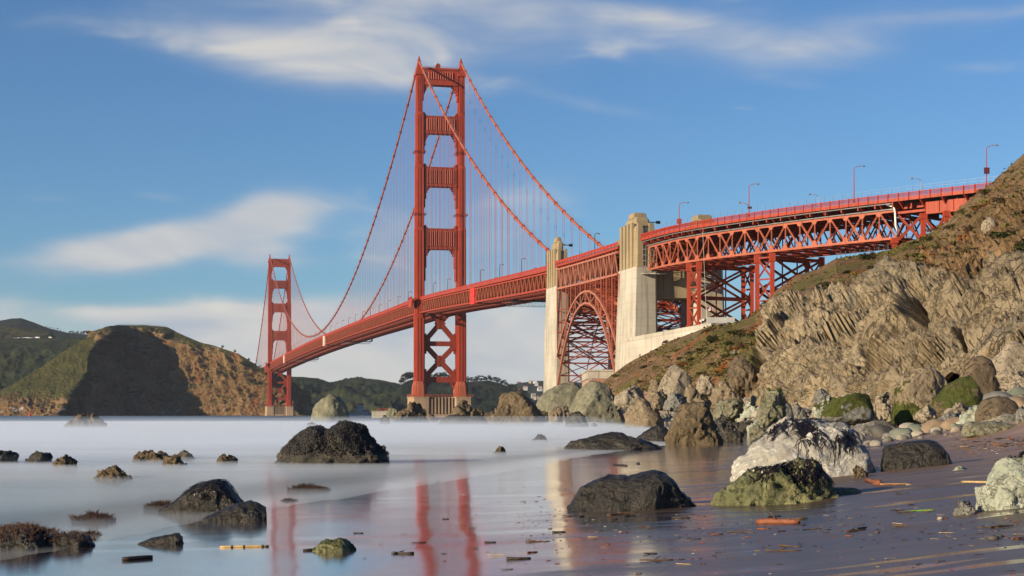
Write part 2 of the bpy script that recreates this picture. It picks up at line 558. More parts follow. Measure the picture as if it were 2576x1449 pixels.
    for k, (zt, zb, ti, hs, hn) in enumerate(struts):
        mb = MB()
        def blk(t0, t1, z0, z1, h):
            mb.hexa([L(-h, t0, z0), L(h, t0, z0), L(h, t1, z0), L(-h, t1, z0), L(-h, t0, z1), L(h, t0, z1), L(h, t1, z1), L(-h, t1, z1)])
        ti += .05
        blk(-ti, ti, zb, zt - (1.2 if k else 0), hs)
        if k == 0:
            blk(-ti, ti, zt - 1.0, zt + .25, hs + .35); blk(-ti, ti, zb - .3, zb + 1.1, hs + .3)
        else:
            blk(-ti, ti, zt - 1.2, zt, hs - .5); blk(-ti, ti, zb - .2, zb + .9, hs + .25)
        # stepped brackets in the lower and upper corners
        for sg in (-1, 1):
            for (a, b) in ((3.6, 1.3), (2.7, 2.6), (1.9, 4.3), (1.2, hn), (.6, hn * 1.7)):
                blk(*(sorted((sg * ti, sg * (ti - a)))), zb - b, zb + .02, hs - .25 - .03 * b)
            if k:
                for (a, b) in ((1.8, .9), (1.0, 2.0)):
                    blk(*(sorted((sg * ti, sg * (ti - a)))), zt - .02, zt + b, hs - .8)
        # vertical flutes (chevron ribs)
        nf = 13
        for i in range(nf):
            tm = -ti * .80 + i * (ti * 1.6) / (nf - 1)
            if k == 0 and abs(tm) > ti * .7: continue
            for e in (-1, 1):
                y0, y1 = e * hs, e * (hs + .55)
                w_ = ti * 1.6 / (nf - 1) * .30
                z0, z1 = (zb + 3.2, zt - 2.6) if k == 0 else (zb + 1.6, zt - 2.0)
                mb.hexa([L(y0, tm - w_, z0), L(y1, tm, z0), L(y1, tm, z0), L(y0, tm + w_, z0), L(y0, tm - w_, z1), L(y1, tm, z1), L(y1, tm, z1), L(y0, tm + w_, z1)])
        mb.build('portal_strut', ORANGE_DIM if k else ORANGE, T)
    # cross bracing below the deck
    ti = 10.3
    xb = MB()
    def bm(t0, z0, t1, z1, wd):
        xb.bar(L(0, t0, z0), L(0, t1, z1), wd, 3.6, side=AX)
    for (zt, zb) in ((73.0, 47.5), (47.5, 24.5)):
        bm(-ti, zt - .5, ti, zb + 1.2, 2.9); bm(ti, zt - .5, -ti, zb + 1.2, 2.9)
        zc = (zt + zb) / 2 + .3
        for e in (-1, 1):
            xb.hexa([L(e * 1.85, -3.4, zc - .1), L(e * 1.2, 0, zc - 3.9), L(e * 1.2, 0, zc - 3.9), L(e * 1.85, 3.4, zc - .1), L(e * 1.85, -3.4, zc + .1), L(e * 1.2, 0, zc + 3.9), L(e * 1.2, 0, zc + 3.9), L(e * 1.85, 3.4, zc + .1)])
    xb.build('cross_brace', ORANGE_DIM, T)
    for (z0, z1) in ((46.0, 49.0), (22.6, 26.2)):
        hb = MB()
        hb.hexa([L(-1.9, -ti, z0), L(1.9, -ti, z0), L(1.9, ti, z0), L(-1.9, ti, z0), L(-1.9, -ti, z1), L(1.9, -ti, z1), L(1.9, ti, z1), L(-1.9, ti, z1)])
        for sg in (-1, 1):
            for (a, b) in ((3.6, 1.6), (2.3, 3.2), (1.2, 5.0)):
                t0, t1 = sorted((sg * ti, sg * (ti - a)))
                for (q0, q1) in ((z1 - .02, z1 + b), (z0 - b, z0 + .02)):
                    hb.hexa([L(-1.7, t0, q0), L(1.7, t0, q0), L(1.7, t1, q0), L(-1.7, t1, q0), L(-1.7, t0, q1), L(1.7, t0, q1), L(1.7, t1, q1), L(-1.7, t1, q1)])
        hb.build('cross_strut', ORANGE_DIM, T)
    # pier: two end blocks joined by a fluted wall
    pr = MB()
    def ob(t0, t1, s0, s1, z0, z1, ch=1.6):
        pts = [(t0 + ch, s0), (t1 - ch, s0), (t1, s0 + ch), (t1, s1 - ch), (t1 - ch, s1), (t0 + ch, s1), (t0, s1 - ch), (t0, s0 + ch)]
        pr.loft([[L(s, t, z0) for t, s in pts], [L(s, t, z1) for t, s in pts]])
    for sg in (-1, 1):
        t0, t1 = sorted((sg * 7.4, sg * 20.0))
        ob(t0 - .35, t1 + .35, -9.4, 9.4, -3, 2.0); ob(t0, t1, -9, 9, 2.0, 12.6); ob(t0 - .3, t1 + .3, -9.3, 9.3, 12.6, 13.3)
    ob(-7.6, 7.6, -6.6, 6.6, -3, 13.1, .3)
    for i in range(7):
        t = -6.6 + i * 2.2
        for e in (-1, 1):
            pr.hexa([L(e * 6.5, t - .55, 2.4), L(e * 8.4, t - .40, 2.4), L(e * 8.4, t + .40, 2.4), L(e * 6.5, t + .55, 2.4), L(e * 6.5, t - .55, 12.9), L(e * 8.4, t - .40, 12.9), L(e * 8.4, t + .40, 12.9), L(e * 6.5, t + .55, 12.9)])
    ob(-7.3, 7.3, -9, 9, -3, 2.2, .2)
    pr.build('pier', CONC_PIER, T)
    rl = MB()
    for (t0, t1) in ((-20, -7.4), (-7.4, 7.4), (7.4, 20)):
        for e in (-1, 1):
            ss = e * (9.0 if abs(t0 + t1) > 1 else 7.8)
            for dz in (.5, 1.0, 1.6): rl.bar(L(ss, t0, 13.2 + dz), L(ss, t1, 13.2 + dz), .16, .16)
            n = int((t1 - t0) / 2.4)
            for i in range(n + 1):
                tt = t0 + (t1 - t0) * i / n; rl.bar(L(ss, tt, 13.2), L(ss, tt, 15.0), .18, .18)
    for e in (-20, 20):
        for dz in (.5, 1.0, 1.6): rl.bar(L(-9, e, 13.2 + dz), L(9, e, 13.2 + dz), .16, .16)
    rl.build('pier_railing', ORANGE_PALE, T)
    # roadway balcony wrapped round each leg
    zr = rail_z(s_c)
    for sg in (-1, 1):
        bl = MB()
        t0, t1 = sorted((sg * 16.2, sg * 19.6))
        bl.hexa([L(-8.2, t0, zr - 3.2), L(8.2, t0, zr - 3.2), L(8.2, t1, zr - 2.0), L(-8.2, t1, zr - 2.0), L(-8.2, t0, zr - 1.3), L(8.2, t0, zr - 1.3), L(8.2, t1, zr - 1.3), L(-8.2, t1, zr - 1.3)])
        bl.hexa([L(-6, t0, zr - 6.5), L(6, t0, zr - 6.5), L(6, t0 + .4 if sg > 0 else t0, zr - 6.5), L(-6, t0 + .4 if sg > 0 else t0, zr - 6.5), L(-6.5, t0, zr - 3.1), L(6.5, t0, zr - 3.1), L(6.5, t1 - .5, zr - 2.3), L(-6.5, t1 - .5, zr - 2.3)])
        to = sg * 19.5
        for dz in (0, -.6): bl.bar(L(-8.2, to, zr + dz), L(8.2, to, zr + dz), .2, .2)
        for i in range(24):
            q = -8.2 + i * 16.4 / 23; bl.bar(L(q, to, zr - 1.3), L(q, to, zr), .14, .14)
        bl.build('balcony', ORANGE, T)
    if near:
        # round horn housing and mast on the top strut
        hn = MB(); c0 = L(0, -1.5, 225.9); d0 = -AX
        hn.tube([c0 - AX * 1.6, c0 + AX * .8, c0 + AX * 1.4], [1.55, 1.55, .6], 20); hn.build('horn', ORANGE_DIM, T)
        hf = MB(); hf.bar(L(0, -1.5, 224), L(0, -1.5, 225), 1.2, 1.2); hf.build('horn_stand', ORANGE_DIM, T)
        ms = MB(); ms.tube([L(0, -3.2, 224), L(0, -3.2, 229.5)], .1, 6); ms.build('mast', GREYMETAL, T)
    tr = MB()
    for e in (-1, 1):
        for dz in (.5, 1.1): tr.bar(L(e * 2.6, -11, 224.2 + dz), L(e * 2.6, 11, 224.2 + dz), .1, .1)
        for i in range(19): tr.bar(L(e * 2.6, -11 + i * 22 / 18, 224.2), L(e * 2.6, -11 + i * 22 / 18, 225.3), .1, .1)
    tr.build('top_railing', ORANGE_DIM, T)
    return T

SOUTH = tower(0, True, 'taller-looking near orange bridge tower with four portal struts standing on a ribbed pier')
NORTH = tower(LEN, False, 'distant smaller orange bridge tower in front of the brown cliff headland')

# ------------------------------------------------------------------ main cables and suspender ropes
def cable(t, label):
    C = empty('main_cable', P(0, t, 229), label, 'bridge cable')
    o = P(0, t, 229)
    mb = MB()
    for (a, b, n) in ((-343, 0, 70), (0, LEN, 170), (LEN, LEN + 343, 60)):
        mb.tube([P(a + (b - a) * i / n, t, cable_z(a + (b - a) * i / n)) - o for i in range(n + 1)], .62, 8)
    mb.tube([P(-342 - 108 * i / 10, t * (1 - .22 * min(1, i / 2)), 71.3 - 33 * i / 10 - 1.2 * (i / 10) * (1 - i / 10) * 4) - o for i in range(11)], .8, 10)
    mb.build('cable', ORANGE_PALE, C, True)
    # cable bands where the ropes hang
    bn = MB(); hr = MB()
    ss = [s for s in np.arange(-335, 0, 15.24)] + [s for s in np.arange(15.24, LEN - 5, 15.24)] + [s for s in np.arange(LEN + 15.24, LEN + 335, 15.24)]
    for s in ss:
        a, b = P(s - .8, t, cable_z(s - .8)) - o, P(s + .8, t, cable_z(s + .8)) - o
        bn.tube([a, b], .92, 8)
        hr.bar(a + Vector((0, 0, .6)), a + Vector((0, 0, 1.9)), .09, .09)
    bn.build('cable_band', ORANGE, C)["kind"] = 'stuff'
    for e in (-.5, .5):
        for (a, b, n) in ((-343, -6, 60), (6, LEN - 6, 120)):
            pts = [P(a + (b - a) * i / n, t + e, cable_z(a + (b - a) * i / n) + 1.9) - o for i in range(n + 1)]
            for i in range(n): hr.bar(pts[i], pts[i + 1], .07, .07)
    hr.build('hand_ropes', GREYMETAL, C)["kind"] = 'stuff'
    far = MB()
    k = 0
    for s in ss:
        zt = cable_z(s) - .4; zb = rail_z(s) - 1.2
        if zt - zb < .8: continue
        mb = MB() if (s < 330 and k < 98) else far
        for e in (-.42, .42):
            p0, p1 = P(s, t + e, zb) - o, P(s, t + e, zt) - o
            mb.bar(p0, p1, .14, .14, side=TX)
        if mb is not far:
            mb.build('suspender_rope', ROPE, C); k += 1
    far.build('far_suspender_ropes', ROPE, C)["kind"] = 'stuff'
    return C
ROPE = simple('rope_paint', (0.50, 0.105, 0.065), 0.6, 0, 0.2, 0.2)
cable(-13.7, 'near orange main cable sweeping in front of the tower legs down to the first pylon')
cable(13.7, 'far orange main cable passing behind the tower and landing right of the first pylon')

# ------------------------------------------------------------------ stiffened deck of the suspension span
DK = empty('suspended_deck', P(0, 0, rail_z(0)), 'orange truss deck of the suspension span running through both towers', 'bridge deck')
DO = P(0, 0, rail_z(0))
nod = [float(x) for x in np.linspace(-341, LEN + 341, 256)]
def dp(s, t, dz): return P(s, t, rail_z(s) + dz) - DO
mb = MB()
for a, b in zip(nod[:-1], nod[1:]):
    mb.loft([[dp(a, -13.4, -1.75), dp(a, 13.4, -1.75), dp(a, 13.4, -1.25), dp(a, -13.4, -1.25)], [dp(b, -13.4, -1.75), dp(b, 13.4, -1.75), dp(b, 13.4, -1.25), dp(b, -13.4, -1.25)]], False)
mb.build('roadway', ASPHALT, DK)
for t in (-1, 1):
    fs = MB(); ch = MB(); cu = MB(); dg = MB(); rl = MB()
    T0 = 13.3 * t
    for i, (a, b) in enumerate(zip(nod[:-1], nod[1:])):
        m = (a + b) / 2
        fs.hexa([dp(a, T0 + .35 * t - .2, -2.35), dp(a, T0 + .35 * t + .2, -2.35), dp(b, T0 + .35 * t + .2, -2.35), dp(b, T0 + .35 * t - .2, -2.35), dp(a, T0 + .35 * t - .2, -1.2), dp(a, T0 + .35 * t + .2, -1.2), dp(b, T0 + .35 * t + .2, -1.2), dp(b, T0 + .35 * t - .2, -1.2)])
        cu.bar(dp(a, T0, -3.1), dp(b, T0, -3.1), .7, .7)
        ch.bar(dp(a, T0, -10.0), dp(b, T0, -10.0), .9, .9)
        dg.bar(dp(a, T0, -9.9), dp(m, T0, -3.2), .36, .36, side=TX)
        dg.bar(dp(m, T0, -3.2), dp(b, T0, -9.9), .36, .36, side=TX)
        dg.bar(dp(a, T0 - .15 * t, -9.9), dp(a, T0 - .15 * t, -3.1), .2, .2, side=TX)
        dg.bar(dp(m, T0 - .15 * t, -9.9), dp(m, T0 - .15 * t, -3.1), .16, .16, side=TX)
        rl.bar(dp(a, T0 + .3 * t, 0), dp(b, T0 + .3 * t, 0), .22, .16)
        rl.hexa([dp(a, T0 + .3 * t - .03, -1.05), dp(a, T0 + .3 * t + .03, -1.05), dp(b, T0 + .3 * t + .03, -1.05), dp(b, T0 + .3 * t - .03, -1.05), dp(a, T0 + .3 * t - .03, -.12), dp(a, T0 + .3 * t + .03, -.12), dp(b, T0 + .3 * t + .03, -.12), dp(b, T0 + .3 * t - .03, -.12)])
        for q in (a, m): rl.bar(dp(q, T0 + .3 * t, -1.3), dp(q, T0 + .3 * t, .12), .22, .22)
    fs.build('fascia_beam', ORANGE, DK)
    ch.build('lower_chord', ORANGE, DK); cu.build('upper_chord', ORANGE, DK)
    dg.build('truss_web', ORANGE_PALE, DK)
    rl.build('railing', RAILRED, DK)
fb = MB(); lb = MB()
for i, (a, b) in enumerate(zip(nod[:-1], nod[1:])):
    fb.bar(dp(a, -13.2, -3.0), dp(a, 13.2, -3.0), .5, 2.2)
    fb.bar(dp(a, -13.2, -10.0), dp(a, 13.2, -10.0), .55, .7)
    m = (a + b) / 2
    for q in (-7, 0, 7): fb.bar(dp(a, q, -2.2), dp(b, q, -2.2), .35, .8)
    lb.bar(dp(a, -13.2, -10.1), dp(b, 0, -10.1), .4, .4); lb.bar(dp(a, 13.2, -10.1), dp(b, 0, -10.1), .4, .4)
    lb.bar(dp(a, 0, -10.1), dp(b, -13.2, -10.3), .3, .3); lb.bar(dp(a, 0, -10.1), dp(b, 13.2, -10.3), .3, .3)
    for (x0, x1) in ((-13.2, -6), (-6, 0), (0, 6), (6, 13.2)):
        lb.bar(dp(a, x0, -9.8 if x0 in (-13.2, 0) else -3.6), dp(a, x1, -3.6 if x0 in (-13.2, 0) else -9.8), .3, .3)
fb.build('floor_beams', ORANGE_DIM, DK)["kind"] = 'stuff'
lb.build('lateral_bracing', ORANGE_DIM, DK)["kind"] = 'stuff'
# walkway of the underside with loose planking
wk = MB()
for a, b in zip(nod[:-1], nod[1:]):
    for q in (-4, 4): wk.bar(dp(a, q, -9.2), dp(b, q, -9.2), 1.1, .1)
wk.build('inspection_walkway', GREYMETAL, DK)

def sheet(name, mat, s0, s1, label, cat, ztop=-2.5, zbot=-11.0):
    """work sheeting hung over the near truss"""
    o = P(s0, -14, rail_z(s0))
    mb = MB(); n = 6
    fr = []; bk = []
    for i in range(n + 1):
        s = s0 + (s1 - s0) * i / n
        bul = .28 * math.sin(i * 2.1) * .5
        fr.append(s); bk.append(bul)
    for i in range(n):
        a, b = fr[i], fr[i + 1]
        def q(s, t, dz): return P(s, t, rail_z(s) + dz) - o
        mb.loft([[q(a, -14.15 - bk[i], zbot), q(a, -12.4, zbot), q(a, -12.4, ztop), q(a, -14.15 - bk[i], ztop)], [q(b, -14.15 - bk[i + 1], zbot), q(b, -12.4, zbot), q(b, -12.4, ztop), q(b, -14.15 - bk[i + 1], ztop)]])
    e = empty(name, o, label, cat)
    mb.build('sheeting', mat, e)
    bt = MB()
    for dz in (zbot + 1.6, zbot + 4.2, zbot + 6.8):
        bt.bar(P(s0, -14.25, rail_z(s0) + dz) - o, P(s1, -14.25, rail_z(s1) + dz) - o, .25, .12)
    bt.build('batten', mat, e)
    return e
sheet('work_sheeting', REDTARP, -178, -167.5, 'bright red sheeting panel wrapped over the truss between near tower and first pylon', 'tarpaulin')
sheet('work_sheeting', PALETARP, 556, 570, 'pale pinkish sheeting panel on the deck truss where the cable dips lowest', 'tarpaulin', -1.2)
sheet('work_sheeting', PALETARP, 1030, 1044, 'narrow cream sheeting panel on the deck truss close to the distant tower', 'tarpaulin', -1.2)

def traveller(s, label, big):
    o = P(s, 0, rail_z(s) - 11.2)
    e = empty('maintenance_platform', o, label, 'platform')
    mb = MB()
    L0 = 9 if big else 7
    for t in (-9, 0, 9, 14): mb.bar(P(s - L0 / 2, t, rail_z(s) - 11.6) - o, P(s + L0 / 2, t, rail_z(s) - 11.6) - o, .4, .9)
    for k in range(6):
        q = s - L0 / 2 + k * L0 / 5
        mb.bar(P(q, -10, rail_z(s) - 12) - o, P(q, 15.5, rail_z(s) - 12) - o, .3, .3); mb.bar(P(q, 15.5, rail_z(s) - 12) - o, P(q, 15.5, rail_z(s) - 9.5) - o, .35, .35)
    mb.build('frame', DARK, e)
    nt = MB()
    for k in range(9):
        t0 = -12 + k * 3.2
        sag = [-(1.6 - 1.4 * abs(j / 4 - 1) ** 2) for j in range(9)]
        pts = [P(s - L0 / 2 + L0 * j / 8, t0, rail_z(s) - 12.3 + sag[j] * (1.6 if big else 1.2)) - o for j in range(9)]
        for j in range(8): nt.bar(pts[j], pts[j + 1], .09, .09)
    for j in range(9):
        pts = [P(s - L0 / 2 + L0 * j / 8, -12 + k * 3.2, rail_z(s) - 12.3 - (1.6 - 1.4 * abs(j / 4 - 1) ** 2) * (1.6 if big else 1.2)) - o for k in range(9)]
        for k in range(8): nt.bar(pts[k], pts[k + 1], .07, .07)
    nt.build('netting', GREYMETAL, e)
traveller(-250, 'dark maintenance platform with sagging net slung under the side span', True)
traveller(430, 'maintenance platform with net hung under the middle of the main span', False)
traveller(900, 'tiny maintenance platform with net under the deck near the distant tower', False)

# ------------------------------------------------------------------ concrete pylons
def pylon(s0, depth, w_w, w_e, gap, zbot, ztop, label, name='concrete_pylon', lintel=None, face_mat=CONC):
    o = P(s0, 0, 0)
    e = empty(name, o, label, 'pylon')
    def L(s, t, z):
        q = AX * s + TX * t; return Vector((q.x, q.y, z))
    for sg, wd in ((-1, w_w), (1, w_e)):
        tin = gap; mb = MB()
        zr = rail_z(s0)
        def pl(hs, t0, t1, z, ch=.9):
            a, b = sorted((sg * t0, sg * t1))
            return [L(-hs, a + ch, z), L(-hs, b - ch, z), L(-hs + ch, b, z), L(hs - ch, b, z), L(hs, b - ch, z), L(hs, a + ch, z), L(hs - ch, a, z), L(-hs + ch, a, z)]
        hs = depth / 2
        flare = 1.1
        mb.loft([pl(hs + flare, tin - .2, tin + wd + 1.3, zbot), pl(hs + .5, tin, tin + wd + .55, zr - 28), pl(hs, tin, tin + wd, zr - 10.5)])
        mb.build('shaft', face_mat, e); mb = MB()
        # upper part stepped back in tiers
        mb.loft([pl(hs - .5, tin + .4, tin + wd - .35, zr - 10.52, .8), pl(hs - .8, tin + .6, tin + wd - .6, zr + 3.0, .8), pl(hs - 1.4, tin + 1.2, tin + wd - 1.3, zr + 4.2, .8)])
        mb.loft([pl(hs * .62, tin + 1.6, tin + wd - 1.5, zr + 4.0, .5), pl(hs * .60, tin + 1.7, tin + wd - 1.6, ztop - 1.4, .5), pl(hs * .52, tin + 2.3, tin + wd - 2.2, ztop - .4, .5)])
        mb.loft([pl(hs * .34, tin + 1.9, tin + wd - 1.8, ztop - .6, .3), pl(hs * .32, tin + 2.0, tin + wd - 1.9, ztop + 1.0, .3), pl(hs * .26, tin + 2.5, tin + wd - 2.4, ztop + 1.5, .3)])
        # vertical buttress ribs with slots on the outer and end faces
        out_t = sg * (tin + wd)
        for q in (-.62, -.2, .2, .62):
            a, b = sorted((out_t - sg * .9, out_t + sg * .12))
            mb.hexa([L(q * hs - 1.3, a, zr - 10.6), L(q * hs + 1.3, a, zr - 10.6), L(q * hs + 1.3, b, zr - 10.6), L(q * hs - 1.3, b, zr - 10.6), L(q * hs - 1.1, a, zr + 5.2), L(q * hs + 1.1, a, zr + 5.2), L(q * hs + 1.1, b - (.5 if sg > 0 else 0), zr + 5.2), L(q * hs - 1.1, b - (.5 if sg > 0 else 0), zr + 5.2)])
        for en in (-1, 1):
            tc_ = sg * (tin + wd / 2)
            for q in (-.24, .24):
                y0, y1 = sorted((en * (hs - 1.6), en * (hs + .1)))
                mb.hexa([L(y0, tc_ + q * wd - wd * .13, zr - 10.6), L(y1, tc_ + q * wd - wd * .13, zr - 10.6), L(y1, tc_ + q * wd + wd * .13, zr - 10.6), L(y0, tc_ + q * wd + wd * .13, zr - 10.6), L(y0, tc_ + q * wd - wd * .1, zr + 5.0), L(y1 - (.6 if en > 0 else 0), tc_ + q * wd - wd * .1, zr + 5.0), L(y1 - (.6 if en > 0 else 0), tc_ + q * wd + wd * .1, zr + 5.0), L(y0, tc_ + q * wd + wd * .1, zr + 5.0)])
        mb.build('pylon_cap', CONC_CAP, e)
    lw = MB()
    zr = rail_z(s0)
    lw.hexa([L(-depth * .36, -gap - .5, zr - 21), L(depth * .36, -gap - .5, zr - 21), L(depth * .36, gap + .5, zr - 21), L(-depth * .36, gap + .5, zr - 21), L(-depth * .36, -gap - .5, zr - 11.2), L(depth * .36, -gap - .5, zr - 11.2), L(depth * .36, gap + .5, zr - 11.2), L(-depth * .36, gap + .5, zr - 11.2)])
    lw.build('lintel_wall', CONC_DIRTY, e)
    # floodlight sticking out at the top
    for sg, wd in ((-1, w_w),):
        fl = MB(); q = L(-depth * .30, sg * (gap + 2.2), ztop - 2.2)
        fl.bar(q, q + TX * 3.2, .3, .3); fl.tube([q + TX * 3.0, q + TX * 4.4], .55, 8)
        fl.build('floodlight', DARK, e)
    return e
pylon(-353, 17.5, 5.8, 5.8, 11.0, 0, 75.5, 'slender cream concrete pylon left of the steel arch')
pylon(-459, 20.0, 8.6, 9.4, 7.6, 10, 72.6, 'massive stained concrete pylon right of the steel arch')

# ------------------------------------------------------------------ steel arch span over the old fort
AR = empty('steel_arch_span', P(-402, 0, 0), 'lattice steel arch span between the two concrete pylons', 'arch bridge')
AO = P(-402, 0, 0)
def ap(s, t, z): return P(s, t, z) - AO
sA, sB = -362.0, -449.5
NP = 12
xs = [sA + (sB - sA) * i / NP for i in range(NP + 1)]
mid = (sA + sB) / 2
def outer_z(s): u = (s - mid) / ((sA - sB) / 2); return 50.2 - 24.0 * abs(u) ** 2.1
def inner_z(s): u = (s - mid) / ((sA - sB) / 2); return 45.6 - 33.0 * abs(u) ** 2.15
def tz(s): return rail_z(s) - 3.6
def bz(s): return rail_z(s) - 11.6
for t in (-16.4, 16.4):
    rib = MB(); web = MB(); up = MB(); sp = MB()
    for i in range(NP):
        a, b = xs[i], xs[i + 1]
        rib.bar(ap(a, t, outer_z(a)), ap(b, t, outer_z(b)), .8, .8, side=TX); rib.bar(ap(a, t, inner_z(a)), ap(b, t, inner_z(b)), .85, .85, side=TX)
        web.bar(ap(a, t, inner_z(a)), ap(a, t, outer_z(a)), .34, .34, side=TX)
        if i % 2 == 0: web.bar(ap(a, t, outer_z(a)), ap(b, t, inner_z(b)), .36, .36, side=TX)
        else: web.bar(ap(a, t, inner_z(a)), ap(b, t, outer_z(b)), .36, .36, side=TX)
        up.bar(ap(a, t, tz(a)), ap(b, t, tz(b)), .7, .7); up.bar(ap(a, t, bz(a)), ap(b, t, bz(b)), .8, .8)
        m = (a + b) / 2
        up.bar(ap(a, t, bz(a)), ap(m, t, tz(m)), .4, .4, side=TX); up.bar(ap(m, t, tz(m)), ap(b, t, bz(b)), .4, .4, side=TX)
        up.bar(ap(m, t, bz(m)), ap(m, t, tz(m)), .22, .22, side=TX); up.bar(ap(a, t, bz(a)), ap(a, t, tz(a)), .3, .3, side=TX)
        # latticed spandrel column: two channels and lacing
        for e in (-.32, .32): sp.bar(ap(a + e, t, outer_z(a)), ap(a + e, t, bz(a)), .2, .35, side=TX)
        zz = outer_z(a); k = 0
        while zz < bz(a) - 1:
            sp.bar(ap(a - .3 * (-1) ** k, t, zz), ap(a + .3 * (-1) ** k, t, zz + 1.0), .1, .1, side=TX); zz += 1.0; k += 1
        if i in (1, 2, NP - 1, NP - 2):
            pass
        ml = (a + b) / 2
        sp.bar(ap(ml, t, outer_z(ml) if 2 < i < NP - 3 else outer_z(ml)), ap(ml, t, bz(ml)), .16, .16, side=TX)
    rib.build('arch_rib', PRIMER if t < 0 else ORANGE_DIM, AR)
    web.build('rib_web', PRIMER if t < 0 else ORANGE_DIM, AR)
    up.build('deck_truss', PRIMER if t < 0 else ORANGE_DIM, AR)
    sp.build('spandrel_columns', ORANGE_PALE if t < 0 else ORANGE_DIM, AR)["kind"] = 'stuff'
lat = MB()
for i in range(NP + 1):
    a = xs[i]
    for zf in (outer_z, inner_z):
        lat.bar(ap(a, -16, zf(a)), ap(a, 16, zf(a)), .6, .6)
        if i < NP:
            b = xs[i + 1]
            lat.bar(ap(a, -16, zf(a)), ap(b, 0, zf(b)), .45, .45); lat.bar(ap(a, 16, zf(a)), ap(b, 0, zf(b)), .45, .45)
            lat.bar(ap(a, 0, zf(a)), ap(b, -16, zf(b)), .4, .4); lat.bar(ap(a, 0, zf(a)), ap(b, 16, zf(b)), .4, .4)
    # sway frames between the two planes
    lat.bar(ap(a, -16, inner_z(a)), ap(a, 16, outer_z(a)), .35, .35); lat.bar(ap(a, 16, inner_z(a)), ap(a, -16, outer_z(a)), .35, .35)
    z0 = outer_z(a); n = max(1, int((bz(a) - z0) / 11))
    for k in range(n):
        za, zb = z0 + (bz(a) - z0) * k / n, z0 + (bz(a) - z0) * (k + 1) / n
        if zb - za > 4:
            lat.bar(ap(a, -16, za), ap(a, 16, zb), .4, .4); lat.bar(ap(a, 16, za), ap(a, -16, zb), .4, .4)
        lat.bar(ap(a, -16, zb), ap(a, 16, zb), .45, .45)
    if i < NP:
        b = xs[i + 1]
        for t in (-16.4, 16.4):
            zb0 = bz(a); k = 0
            while zb0 - 9 > max(outer_z(a), outer_z(b)) - 4 and k < 5:
                lat.bar(ap(a, t, zb0 - 9), ap(b, t, zb0 - 9), .28, .3, side=TX)
                zb0 -= 9; k += 1
        m_ = (a + b) / 2
        for (z_, w_) in ((inner_z(m_), .5), (outer_z(m_), .45)): lat.bar(ap(m_, -16, z_), ap(m_, 16, z_), w_, w_)
        lat.bar(ap(m_, -16, inner_z(m_)), ap(m_, 16, outer_z(m_)), .3, .3); lat.bar(ap(m_, 16, inner_z(m_)), ap(m_, -16, outer_z(m_)), .3, .3)
        for off_ in (-5, 5): lat.bar(ap(a, off_, inner_z(a)), ap(b, off_, inner_z(b)), .3, .3)
    for q in (-13, -5, 5): lat.bar(ap(a, q, bz(a)), ap(a, q + 8, tz(a)), .35, .35); 
    lat.bar(ap(a, -16, tz(a)), ap(a, 16, tz(a)), .5, 1.6)
    if i < NP:
        b = xs[i + 1]
        lat.bar(ap(a, -16, bz(a)), ap(b, 16, bz(b)), .4, .4); lat.bar(ap(a, 16, bz(a)), ap(b, -16, bz(b)), .4, .4)
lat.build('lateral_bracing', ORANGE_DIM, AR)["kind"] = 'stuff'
# deep legs standing at both springings, latticed
lg = MB()
for s in (sA + 1.2, sB - 1.2):
    for t in (-16.2, 16.2):
        for e in (-.7, .7): lg.bar(ap(s + e, t, 6), ap(s + e, t, bz(s)), .3, .6, side=TX)
        zz = 6
        k = 0
        while zz < bz(s) - 2:
            lg.bar(ap(s - .7 * (-1) ** k, t, zz), ap(s + .7 * (-1) ** k, t, zz + 1.8), .16, .16, side=TX); zz += 1.8; k += 1
lg.build('springing_legs', ORANGE_DIM, AR)["kind"] = 'stuff'
dkb = MB(); rails = {-16.6: MB(), 16.6: MB()}; fsb = MB()
def rz_(s, t, dz): return ap(s, t, rail_z(s) + dz)
ns = [-344.5 - i * (450.5 - 344.5) / 24 for i in range(25)]
for a, b in zip(ns[:-1], ns[1:]):
    dkb.loft([[rz_(a, -16.5, -1.9), rz_(a, 16.5, -1.9), rz_(a, 16.5, -1.2), rz_(a, -16.5, -1.2)], [rz_(b, -16.5, -1.9), rz_(b, 16.5, -1.9), rz_(b, 16.5, -1.2), rz_(b, -16.5, -1.2)]], False)
    for t, rlb in rails.items():
        rlb.bar(rz_(a, t, 0), rz_(b, t, 0), .2, .16)
        rlb.hexa([rz_(a, t - .03, -1.1), rz_(a, t + .03, -1.1), rz_(b, t + .03, -1.1), rz_(b, t - .03, -1.1), rz_(a, t - .03, -.1), rz_(a, t + .03, -.1), rz_(b, t + .03, -.1), rz_(b, t - .03, -.1)])
        rlb.bar(rz_(a, t, -1.9), rz_(a, t, .1), .3, .3)
        fsb.bar(rz_(a, t * .995, -2.0), rz_(b, t * .995, -2.0), .3, .9)
    fsb.bar(rz_(a, -16.5, -2.5), rz_(a, 16.5, -2.5), .3, .8)
dkb.build('roadway', ASPHALT, AR); [q.build('railing', RAILRED, AR) for q in rails.values()]; fsb.build('fascia_beam', ORANGE, AR)

